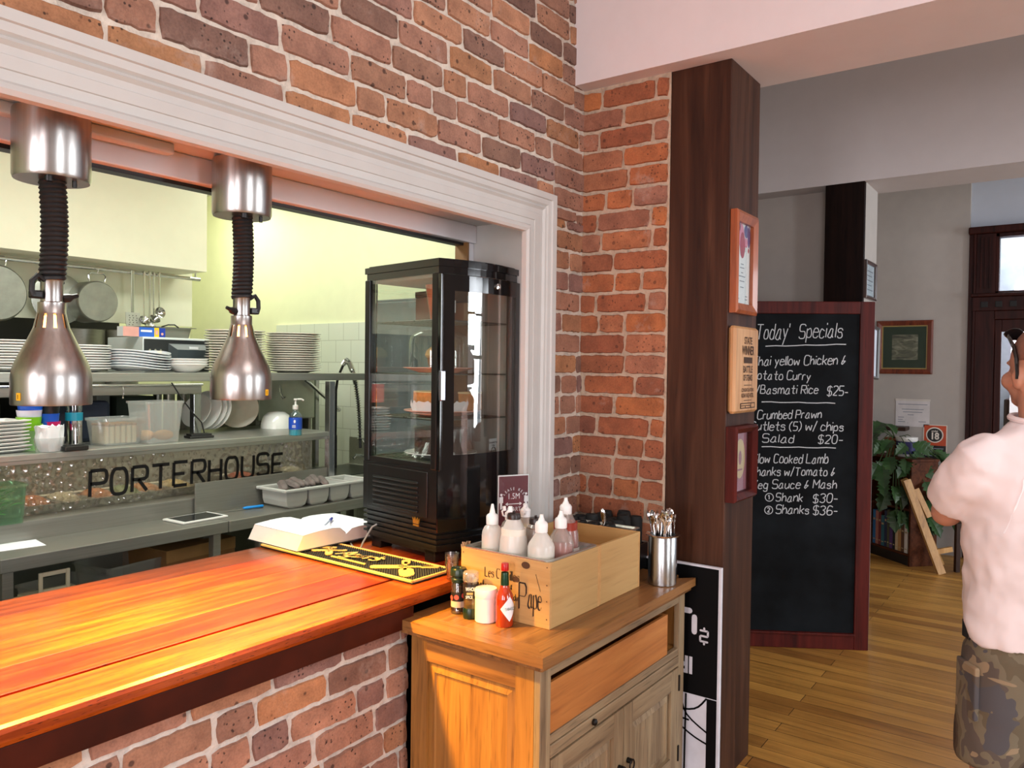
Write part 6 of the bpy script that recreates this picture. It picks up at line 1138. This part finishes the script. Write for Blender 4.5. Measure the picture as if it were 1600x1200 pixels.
# ---------------------------------------------------------------- on the steel bench
t, p = food_tub('lettuce_tub', 'green-tinted clear tub of lettuce at the left end of the bench', 6, 826, BZ, .24, .145, .165, R(0), False, .9); t.location = (1.345, 3.655, .9426); p = Vector((1.345, 3.655, 0)); t.children[0].data.materials[0] = glass('green_tub', (.78, .92, .80, 1), .05, .15, haze=.12, hazecol=(.55, .72, .58, 1)); rnd = random.Random(9)
lt = thing('lettuce', 'heap of green lettuce leaves filling the green tub', 'lettuce', (p.x, p.y, .949)); w = MB()
for i in range(60): a = rnd.uniform(0, 6.28); r = rnd.uniform(0, .04); leaf(w, (r*2*math.cos(a), r*math.sin(a), rnd.uniform(.02, .135)), (math.cos(a), math.sin(a), .5), (0, 0, 1), rnd.uniform(.03, .055), rnd, False)
g = w.build('leaves', mat('lettuce_green', '#5f9a3c', .5, var=.3), lt); g['kind'] = 'stuff'
p = onZ(32, 852, BZ); t = thing('paper_sheet', 'blank white sheet of paper lying at the left end of the bench', 'paper', (p.x, p.y, BZ+.0006), R(-8)); w = MB(); w.box(-.10, .075, -.075, .075, 0, .001); w.build('sheet', M_paper, t)
p = onZ(306, 811, BZ); t = thing('tablet', 'white framed tablet lying face up on the bench', 'tablet', (p.x, p.y, BZ+.0006), R(2)); w = MB(); w.box(-.125, .125, -.085, .085, 0, .010, .004); w.build('case', M_white, t); w = MB(); w.box(-.105, .105, -.072, .072, .010, .0108); w.build('screen', mat('black_glass_screen', '#1c1f22', .06), t)
p = onZ(380, 797, BZ); t = thing('paring_knife', 'blue handled knife lying on the bench beside the tablet', 'knife', (p.x, p.y, BZ+.004), R(-10)); w = MB(); w.loft([[Vector((x, a*math.cos(2*PI*i/12), .006+b_*math.sin(2*PI*i/12))) for i in range(12)] for x, a, b_ in ((.0, .008, .006), (.02, .011, .008), (.07, .009, .007), (.105, .011, .008), (.112, .006, .005))]); w.build('handle', mat('blue_handle', '#0f86d8', .4), t); w = MB(); w.prism([(0, -.008), (0, .006), (-.10, .005), (-.14, -.006)], (0, 0, .004), (1, 0, 0), (0, 1, 0), (0, 0, .0015)); w.build('blade', M_chrome, t)
for nm, lab, px, py, rz in (('dessert_spoon', 'spoon lying on the bench above the blue knife handle', 384, 789, 20), ('fork', 'fork lying on the bench left of the blue knife handle', 366, 791, 155)):
    p = onZ(px, py, BZ); t = thing(nm, lab, nm.split('_')[-1], (p.x, p.y, BZ+.004), R(rz)); w = MB(); spoon(w, .17); w.xf(Matrix.Rotation(R(90), 4, 'Y')); w.build(nm.split('_')[-1], M_chrome, t)
p0 = Vector((2.60, 3.35, BZ)); t = thing('cutlery_bin', 'grey four-compartment cutlery bin on the bench', 'cutlery bin', (p0.x+.01, p0.y+.0, BZ+.0006), R(-1)); L, W, H = .60, .236, .105; gb = mat('grey_bin_plastic', '#b9b9b4', .5, var=.03); w = MB()
for i in range(4):
    x0 = .012+i*.147; x1 = x0+.138; rings = []
    for s_, z in ((.55, 0), (.82, .012), (.95, .04), (1.0, H-.01)): xm = (x0+x1)/2; hw = (x1-x0)/2*s_; rings.append([Vector((xm-hw, .012+(1-s_)*.03, z)), Vector((xm+hw, .012+(1-s_)*.03, z)), Vector((xm+hw, W-.012, z)), Vector((xm-hw, W-.012, z))])
    rings += [[p+Vector((.003 if j in (0, 3) else -.003, .003 if j < 2 else -.003, 0)) for j, p in enumerate(rings[-1])], [p+Vector((.003 if j in (0, 3) else -.003, .003 if j < 2 else -.003, .004)) for j, p in enumerate(rings[0])]]
    w.loft(rings, smooth=False)
w.build('compartments', gb, t); w = MB(); w.box(-.012, L+.012, -.012, .012, H-.016, H, .005); w.box(-.012, L+.012, W-.012, W+.012, H-.016, H, .005); w.box(-.012, .012, .012, W-.012, H-.016, H, .005); w.box(L-.012, L+.012, .012, W-.012, H-.016, H, .005)
for i in range(1, 4): w.box(.002+i*.147, .014+i*.147, .012, W-.012, H-.014, H-.002, .002)
w.build('rim', gb, t)
tw0 = None; rnd = random.Random(6)
for i in range(7):
    x = p0.x+.075+i*.042; y = p0.y+.10+rnd.uniform(-.015, .015)
    lab = ['leftmost', 'second', 'third', 'middle', 'fifth', 'sixth', 'rightmost'][i]+' grey-brown rolled cloth heaped in the cutlery bin'
    if tw0 is None: tw0 = thing('rolled_cloth', lab, 'cloth', (x, y, BZ+.085), 0, 'cloths in the cutlery bin'); w = MB(); w.loft([[Vector((r*math.cos(2*PI*k/14)*(1+.12*math.sin(3*k)), yy, .026+r*.75*math.sin(2*PI*k/14))) for k in range(14)] for yy, r in ((-.085, .006), (-.075, .018), (-.03, .024), (.02, .022), (.06, .026), (.085, .012))]); w.build('cloth', mat('taupe_cloth', '#6e6360', .95, var=.2, scale=30, bump=.4), tw0); s = tw0
    else: s = dup(tw0, (x, y, BZ+.085+.006*(i % 3)), 0, lab)
    s.rotation_euler = (rnd.uniform(-.15, .15), rnd.uniform(-.2, .2), rnd.uniform(-.7, -.2))
# ---------------------------------------------------------------- under the bench
LZ = .505
t, p = food_tub('clear_crate', 'empty clear tub under the bench, left of the cardboard box', 187, 905, LZ+.06, .30, .26, .20, R(8), False); t.location.z = LZ+.0006; t.location.y = 3.62; t.location.x = onY(187, 880, 3.62).x
t, p = food_tub('clear_crate', 'lower clear tub under the bench behind the white handled rack', 110, 905, LZ, .27, .24, .165, R(10), False); t.location.z = LZ+.0006; t.location.y = 3.55; t.location.x = onY(98, 890, 3.55).x
pb = onY(288, 880, 3.62); t = thing('cardboard_box', 'brown cardboard carton under the bench', 'box', (pb.x, 3.66, LZ+.0006), R(6)); w = MB(); w.box(-.20, .20, -.17, .17, 0, .225, .003); w.build('carton', M_cardboard, t); w = MB(); w.box(-.202, .202, -.172, -.168, .17, .228, .001); w.box(-.2, .2, -.172, .17, .225, .2285); w.build('lid_flap', mat('carton_lid', '#a17a48', .85), t)
px_ = onY(88, 910, 3.36); t = thing('white_rack', 'cream plastic rack with an upright loop handle under the bench', 'rack', (px_.x, 3.40, px_.z-.055)); t.location.z = LZ+.0006; ivory = mat('ivory_plastic', '#d9d2b8', .5); hh = px_.z-LZ
w = MB(); w.box(-.11, .10, -.03, .05, 0, hh-.04, .004); w.build('base', ivory, t); w = MB(); w.box(-.06, -.045, -.028, -.018, hh-.04, hh+.045, .002); w.box(.045, .06, -.028, -.018, hh-.04, hh+.045, .002); w.box(-.045, .045, -.028, -.018, hh+.028, hh+.045, .002); w.box(-.045, .045, -.028, -.018, hh-.04, hh-.025, .002); w.build('loop_handle', ivory, t)
p = onY(22, 910, 3.5)
for i in range(5): o = MB(); o.box(-.12, .10, -.11, .11, 0, .022, .003); o = o.xf(Tr(p.x+.01*(i % 2), 3.52, LZ+.0006+i*.024, R(4*(i % 3)))).build('chopping_board', ivory); tag(o, 'cream chopping board, %s in the pile at the left end under the bench' % ['bottom', 'second', 'third', 'fourth', 'top'][i], 'chopping board', 'chopping boards under the bench')
# ---------------------------------------------------------------- oven, boxes, pots, hood and rail
YM = 4.34; c0 = onY(223, 560, YM); c1 = onY(327, 560, YM); zt = onY(224, 526, YM).z
t = thing('countertop_oven', 'white sided countertop oven with a dark bulging door on the high shelf', 'oven', (c0.x, YM, SZ+.0006)); WW = c1.x-c0.x; HH = zt-SZ
w = MB(); w.box(0, WW, 0, .40, 0, HH, .004); w.build('body', mat('white_oven_enamel', '#dfe6e4', .35, var=.02), t); w = MB(); w.box(.006, WW-.004, -.006, 0, .004, HH-.012, .002); w.build('front_panel', mat('charcoal_panel', '#2b2e30', .35), t)
w = MB(); xa, xb, za, zb_ = WW*.36, WW-.03, .02, HH-.035
w.loft([[Vector((a, -.006, b_)) for a, b_ in ((xa, za), (xb, za), (xb, zb_), (xa, zb_))], [Vector((a, -.045, b_)) for a, b_ in ((xa+.035, za+.01), (xb-.02, za+.01), (xb-.02, zb_-.035), (xa+.035, zb_-.035))]], smooth=False); plate_rect(w, (0, -.04, 0), SX, SV, WW*.62, WW*.76, zb_-.03, zb_-.016, .004, 1); w.build('door', [mat('slate_door', '#3f474c', .3), M_paper], t)
for i in range(3): w = MB(); w.cyl((.035+i*.033, -.006, HH*.62), (.035+i*.033, -.014, HH*.62), .007); w.build('dial', M_chrome, t)
p = onY(224, 522, YM+.06); t = thing('cling_wrap_box', 'blue, pink and yellow cling wrap box on top of the oven', 'box', (p.x, YM+.07, zt+.001), R(3)); w = MB(); w.box(-.135, .125, -.03, .03, 0, .055)
for a, b_, mi in ((-.135, -.04, 1), (-.04, .055, 2), (.055, .085, 3), (.085, .125, 4)): plate_rect(w, (0, -.03, 0), SX, SV, a, b_, 0, .055, .0006, mi)
plate_rect(w, (0, -.031, 0), SX, SV, -.03, .04, .028, .04, .0006, 5); plate_rect(w, (0, -.031, 0), SX, SV, .062, .078, .015, .04, .0006, 1); disc(w, (.105, -.031, .02), SX, SV, .008, .0006, 1, 12)
w.build('carton', [M_paper, mat('wrap_pink', '#e2a49a', .5), mat('wrap_blue', '#2a62c4', .5), mat('wrap_yellow', '#f0c428', .5), mat('wrap_navy', '#1c3aa0', .5), M_paper], t)
p = onY(268, 522, YM+.12); t = thing('steel_roasting_tray', 'deep steel tray with a folded handle on top of the oven', 'tray', (p.x-.12, YM+.13, zt+.001)); w = MB(); pan(w, .27, .20, .065, .02, .02); w.build('tray', M_steel_d, t); w = MB(); w.tube([(.05, -.02, .066), (.09, -.025, .08), (.13, -.025, .082), (.16, -.02, .066)], .004, 6); w.build('handle', M_black, t)
hz = onY(323, 425, 4.60); HX, HZ = hz.x, hz.z
t = thing('extraction_hood', 'large cream sheet metal extraction hood over the cooking line', 'hood', (0, 0, 0)); w = MB(); w.box(-1.2, HX, 4.60, 4.63, HZ, 3.08); w.box(HX-.03, HX, 4.63, 5.1, HZ, 3.08); w.box(-1.2, HX-.03, 4.63, 4.9, HZ, HZ+.015); w.build('canopy', P_hood, t)
pr = onY(300, 490, 4.95); zpb = onY(250, 508, 4.95).z; w = MB(); w.box(-1.2, pr.x, 4.95, 4.98, zpb, HZ+.3); w.build('splash_panel', P_hood, t)
rz_ = onY(312, 437, 4.76); RX, RZ = rz_.x, rz_.z
w = MB(); w.cyl((-1.1, 4.76, RZ), (RX, 4.76, RZ), .012); w.build('hanging_rail', M_chrome, t); w = MB(); w.cyl((RX-.03, 4.76, RZ), (RX-.03, 4.76, HZ+.01), .006); w.build('rail_bracket', M_chrome, t)
def hanging_pan(label, px, py, r, dep, Y, handle=True, lid=False):
    p = onY(px, py, Y); t = thing('cooking_pot' if not lid else 'pot_lid', label, 'pot' if not lid else 'lid', (p.x, p.y, p.z)); w = MB()
    w.lathe([(.001, 0), (r*.93, 0), (r*.97, .006), (r, .02), (r, dep), (r*.97, dep), (r*.97, .02), (.001, .008)], 40, (0, 0, 0), (0, 1, 0)) if not lid else w.lathe([(.001, 0), (r*.5, .004), (r*.95, .012), (r, .014), (r, .018), (.001, .012)], 40, (0, 0, 0), (0, 1, 0))
    w.build('pot' if not lid else 'lid', mat('worn_aluminium', '#a3a39c', .38, .9, var=.12, scale=14), t)
    if handle: w = MB(); w.tube([(-.045, .02, r-.004), (-.05, .018, r+.03), (-.038, .016, r+.045), (.038, .016, r+.045), (.05, .018, r+.03), (.045, .02, r-.004)], .005, 8); w.build('handle', M_chrome, t)
    else: w = MB(); w.box(-.012, .012, -.012, 0, -.01, .01, .003); w.build('knob', M_black, t)
    w = MB(); w.tube([(0, .016, r+(.045 if handle else -.005)), (.006, .012, r+.065), (0, 4.76-Y, RZ-p.z), (-.004, 4.76-Y, RZ-p.z+.012)], .0025, 6); w.build('hook', M_chrome, t)
hanging_pan('large aluminium pot hanging at the left edge of the kitchen rail', -4, 457, .155, .10, 4.74)
hanging_pan('aluminium pot hanging on the rail right of the near heat lamp', 154, 471, .122, .17, 4.70)
hanging_pan('flat grey pot lid hanging half behind the near heat lamp', 94, 467, .150, 0, 4.82, False, True)
p = onY(206, 424, 4.76); t = thing('slotted_turner', 'steel slotted turner hanging on the kitchen rail', 'spatula', (p.x, 4.75, RZ)); pb = onY(207, 512, 4.75).z-RZ; pm = onY(205, 488, 4.75).z-RZ
w = MB(); w.box(-.010, .010, -.002, .002, pm, .012, .002); w.build('handle', M_chrome, t); w = MB(); w.prism([(-.045, pm), (.045, pm), (.052, pb+.01), (.045, pb), (-.035, pb), (-.042, pb+.02)], (0, -.002, 0), (1, 0, 0), (0, 0, 1), (0, .003, 0), 0)
for i in range(14): disc(w, (-.022+.022*(i % 3)+.004*((i//3) % 2), -.002, pm-.02-.014*(i//3)), SX, SV, .0032, .0006, 1, 8)
w.build('blade', [mat('pale_steel_blade', '#d2d2c8', .3, .5), M_ink], t)
for i, (px, lab, L) in enumerate(((226, 'ladle hanging at the left of the ladle cluster on the rail', .30), (233, 'longest ladle hanging in the middle of the cluster on the rail', .34), (241, 'ladle hanging at the right of the cluster on the rail', .29), (248, 'spoon hanging last on the kitchen rail', .25))):
    p = onY(px, 440, 4.74); t = thing('ladle' if i < 3 else 'serving_spoon', lab, 'ladle' if i < 3 else 'spoon', (p.x, 4.745-.012*(i % 2), RZ)); w = MB(); w.tube([(0, .01, .014), (0, -.004, .01), (0, 0, -.03), (0, 0, -L+.03)], .0055, 8); w.build('handle', M_chrome, t); w = MB(); w.lathe([(.001, -.03), (.022, -.022), (.036, 0), (.034, 0), (.02, -.018), (.001, -.026)], 20, (0, -.012, -L+.01), (0, -.7, .7) if i < 3 else (0, -1, .1)); w.build('bowl', M_chrome, t)
# cooking line in the dark recess below the splash panel
t = thing('cooking_range', 'dark cooking range and added shade-dark back sheet behind the high shelf', 'range', (0, 0, 0)); w = MB(); w.box(-1.15, 2.9, 5.62, 5.66, 0, 2.35); w.build('splash_back', mat('recess_shade_steel', '#1c1b19', .5, .3), t); w = MB(); w.box(-1.1, 2.75, 4.9, 5.60, 0, .92, .004); w.build('range_body', mat('dull_range_front', '#4a4a46', .4, .6), t)  # back sheet added to darken the recess, its shade is in the colour
w = MB(); w.box(-.4, 2.7, 5.1, 5.6, 1.42, 1.45, .003); w.build('pot_shelf', M_steel_d, t)
w = MB(); w.box(-1.0, 1.9, 5.0, 5.55, .92, 1.38, .01); w.build('salamander', mat('black_oven', '#151616', .4), t)
for i, (px, lab, r, top) in enumerate(((127, 'large steel stockpot standing in the recess behind the near lamp', .14, 514), (186, 'dull steel stockpot standing in the recess behind the wavy plates', .12, 516))):
    Y = 5.3; p = onY(px, top, Y); t = thing('stockpot', lab, 'pot', (p.x, Y, 1.4505)); w = MB(); H = p.z-1.4505; w.lathe([(.001, 0), (r, 0), (r, H-.004), (r*1.03, H), (r*.97, H), (r*.97, .006), (.001, .006)], 32); w.build('pot', M_steel_d, t); w = MB(); w.tube([(-.04, -r, H*.7), (-.04, -r-.03, H*.7), (.04, -r-.03, H*.7), (.04, -r, H*.7)], .005, 8); w.build('handle', M_steel_d, t)
Y = 4.62
for px0, px1, y0, y1, nm, hx, lab, cat in ((240, 252, 614, 668, 'steel_canister', '#8f8f86', 'tall steel canister under the high shelf, left of three', 'canister'), (256, 272, 614, 662, 'steel_canister', '#a6a698', 'tall steel canister under the high shelf, middle of three', 'canister'), (278, 298, 614, 662, 'steel_canister', '#96968a', 'wide steel canister under the high shelf, right of three', 'canister')):
    a = onY(px0, y1, Y); b_ = onY(px1, y0, Y); o = MB(); o.lathe([(.001, 0), ((b_.x-a.x)/2, 0), ((b_.x-a.x)/2, b_.z-1.16), (.001, b_.z-1.16)], 24, ((a.x+b_.x)/2, Y, 1.1605)); o = o.build(nm, steel('canister_'+hx[1:], hx, .3, 2)); tag(o, lab, cat)
w = MB(); w.box(1.7, 3.0, 4.42, 4.85, 1.13, 1.16, .003); w.build('mid_shelf', M_steel_d, None) if False else None
t = thing('back_bench', 'steel bench behind the pass with canisters on it', 'bench', (0, 0, 0)); w = MB(); w.box(1.2, 2.75, 4.40, 4.88, 1.13, 1.16, .003); w.build('bench_top', M_steel_d, t); w = MB(); w.box(1.25, 2.7, 4.5, 4.86, .3, 1.13); w.build('cupboard', mat('grey_green_cupboard', '#5b615a', .5), t)
for x in (1.25, 2.7): w = MB(); w.box(x-.02, x+.02, 4.42, 4.46, 0, 1.13); w.build('leg', M_steel_d, t)
a = onY(175, 660, 4.6); b_ = onY(234, 618, 4.6); o = MB(); o.box(a.x, b_.x, 4.55, 4.8, 1.1605, b_.z, .006); o = o.build('dark_green_crate', mat('dark_green_crate', '#202e20', .6)); tag(o, 'dark green crate under the high shelf behind the tall food tub', 'crate')
a = onY(151, 670, 4.6); b_ = onY(172, 616, 4.6); o = MB(); o.box(a.x, b_.x, 4.6, 4.8, 1.1605, b_.z, .004); o = o.build('grey_appliance', mat('grey_appliance', '#8a8c8a', .4)); tag(o, 'narrow grey appliance under the high shelf between the flask and the green crate', 'appliance')
p = onY(103, 690, 4.3); o = MB(); o.box(-.22, .05, -.05, .05, 0, .20, .02); o = o.xf(Tr(p.x, 3.98, 1.2325)).build('navy_bag', mat('navy_cloth', '#141c2e', .8, var=.2)); tag(o, 'dark navy bag lying behind the coloured tumblers', 'bag')
a = onY(0, 610, 3.7); o = MB(); o.box(-.10, .045, -.005, .005, 0, .115, .002); o = o.xf(Tr(a.x-.02, 3.84, onY(2, 645, 3.84).z)).build('red_card', mat('red_pink_card', '#e8685e', .5)); tag(o, 'red-pink card hanging below the high shelf at the left edge', 'card'); o.location.z = 0
# ---------------------------------------------------------------- dishwasher, sink, spray hose, freezer, wall notes
Y = 4.40; a = onY(404, 658, Y); b_ = onY(512, 596, Y)
t = thing('dishwasher', 'pale hood dishwasher behind the farther heat lamp', 'dishwasher', (a.x, Y, 0)); WW = b_.x-a.x; w = MB(); w.box(0, WW*.80, 0, .5, a.z, b_.z+.06, .01); w.build('hood', mat('pale_green_grey_sheet', '#b9bfb0', .35, .3), t); w = MB(); w.box(WW*.03, WW*.78, .02, .5, 0, .80, .004); w.build('base', M_steel_d, t); w = MB(); w.box(0, .03, .03, .5, .80, a.z); w.box(WW*.75, WW*.79, .03, .5, .80, a.z); w.box(.03, WW*.75, .45, .5, .80, a.z, mi=0); w.build('frame', M_steel_d, t)
for px, py in ((437, 602), ): p = onY(px, py, Y-.02); w = MB(); w.tube([(p.x-a.x, -.02, p.z-.0), (p.x-a.x, -.03, p.z-.05), (p.x-a.x+.015, -.04, p.z-.09), (p.x-a.x+.03, -.04, p.z-.08)], .008, 8); w.build('latch', M_chrome, t)
h0 = onY(478, 594, Y-.03); h1 = onY(531, 641, Y-.03); w = MB(); w.tube([(h0.x-a.x, -.03, h0.z), (h1.x-a.x, -.03, h1.z)], .013, 10); w.cyl((h1.x-a.x-.01, -.03, h1.z), (h1.x-a.x-.05, -.02, h1.z+.005), .012); w.build('lift_handle', M_chrome, t)
w = MB(); w.box(WW*.84, WW*.90, .02, .06, .8, b_.z+.05, .003); w.build('side_post', M_steel_v, t)
t = thing('sink_bench', 'steel sink bench along the tiled kitchen wall behind the cake fridge', 'sink', (0, 0, 0)); w = MB(); w.box(3.30, 3.98, 3.75, 4.36, .86, .905, .004); w.build('bench_top', M_steel, t); w = MB(); w.box(3.965, 3.982, 3.75, 4.36, .905, 1.10); w.build('splash_back', M_steel, t); w = MB(); w.box(3.42, 3.90, 3.85, 4.3, .905, .909); w.build('basin', mat('dark_sink', '#3a3c3a', .3, .7), t)
for x, y in ((3.34, 3.79), (3.94, 3.79), (3.34, 4.32), (3.94, 4.32)): w = MB(); w.box(x-.02, x+.02, y-.02, y+.02, 0, .86); w.build('leg', M_steel_d, t)
p = onX(556, 712, 3.80); t = thing('sink_tap', 'chrome lever tap at the sink behind the cake fridge', 'tap', (3.80, 3.95, .9055)); w = MB(); w.cyl((0, 0, 0), (0, 0, .07), .014); w.tube([(0, 0, .06), (-.05, 0, .10), (-.13, .02, .11), (-.15, .02, .09)], .009, 8); w.build('spout', M_chrome, t); w = MB(); w.tube([(0, 0, .07), (.02, .06, .13), (.03, .13, .20)], [.010, .009, .006], 8); w.build('lever', M_chrome, t)
o_ = [onX(a_, b_, 3.70) for a_, b_ in ((524, 680), (525, 610), (527, 595), (532, 580), (537, 569), (541, 563), (546, 567), (551, 580), (556, 600), (560, 630), (562, 660), (563, 700))]; Ysp = 3.70
t = thing('spray_hose', 'coiled steel pre-rinse spray hose arching beside the tiled wall', 'spray hose', (o_[0].x, o_[0].y, .9055)); base = Vector(t.location)
sm = []
for i in range(len(o_)-1): sm += [o_[i].lerp(o_[i+1], f) for f in (0, .25, .5, .75)]
w = MB(); w.tube([p-base for p in sm]+[o_[-1]-base], .009, 8); w.cyl(o_[0]-base, (0, 0, 0), .012); w.build('hose', M_rubber, t)
w = MB(); L = len(sm)
for i in range(16, L, 1):
    for f in (0, .5):
        if i+1 >= L: continue
        c = sm[i].lerp(sm[i+1], f)-base; d = (sm[i+1]-sm[i]).normalized(); w.lathe([(.015, -.004), (.021, 0), (.015, .004)], 12, c, d)
w.build('spring', M_chrome, t)
a = onX(605, 600, 3.55); b_ = onX(700, 600, 3.55); t = thing('upright_freezer', 'grey upright freezer seen through the glass of the cake fridge', 'freezer', (3.45, b_.y, 0)); w = MB(); w.box(0, .52, 0, a.y-b_.y, .05, onX(640, 466, 3.45).z, .006); w.build('body', mat('grey_freezer_steel', '#70777a', .4, .4), t); w = MB(); w.box(-.03, -.001, .01, a.y-b_.y-.01, .12, onX(640, 466, 3.45).z-.02, .006); w.build('door', MATS['grey_freezer_steel'], t); w = MB(); w.box(-.055, -.03, .03, .05, .9, 1.25, .004); w.build('handle', M_chrome, t); w = MB(); [w.box(.02+.44*i, .06+.44*i, .02, .06, 0, .05) for i in (0, 1)]; w.build('foot', M_black, t)
a = onX(597, 618, 3.983); t = thing('yellow_wall_note', 'yellow handwritten note on the tiles seen through the cake fridge', 'note', (3.9835, a.y, onX(597, 655, 3.983).z), R(-90)); w = MB(); w.box(-.01, .13, -.002, 0, 0, .24)
for i, s in enumerate(('Do', 'Tick off', 'list', 'clean')): write(w, s, (.01, -.0025, .19-i*.05), (1, 0, 0), (0, 0, 1), .028, .0025, narrow=.7, mi=1)
w.build('paper', [mat('yellow_note', '#e6dc98', .8), M_ink], t)
a = onX(430, 505, 3.97); 
p = onY(398, 506, 4.5); o = MB(); o.box(-.05, .06, 0, .012, 0, .27, .01); o = o.xf(Tr(p.x, 4.50, SZ+.001)).build('grey_tray', mat('grey_tray', '#a3a59a', .5)); tag(o, 'grey tray standing on edge behind the tall cream plate stacks', 'tray')

# food pans behind the rippled glass
for i, (px, hx, lab) in enumerate(((62, '#c9702a', 'pan of orange grated food behind the glass, left'), (110, '#cfc6ae', 'pan of cream coloured food behind the glass below the letter P'), (163, '#cf7a2e', 'pan of orange food behind the glass below the letter O'), (205, '#7c9256', 'pan of green food behind the glass below the letter R'), (238, '#d08434', 'pan of orange food behind the glass below the letter E'), (285, '#d8c48e', 'pan of yellow food behind the glass below the letter H'), (390, '#b8563a', 'pan of red food behind the glass below the letter S'), (470, '#cfd2c4', 'pan of white food behind the glass at the right end'))):
    x = onY(px, 780, 3.84).x; t = thing('food_pan', lab, 'food pan', (x-.08, 3.765, .8755), 0, 'food pans behind the glass'); w = MB(); pan(w, .16, .30, .10, .015, .006); w.build('pan', M_steel, t); w = MB(); w.ball((.08, .15, .075), .07, 16, sx=.95, sy=1.9, sz=.75); w.build('food', mat('food_%d' % i, hx, .8, var=.3, scale=40), t)
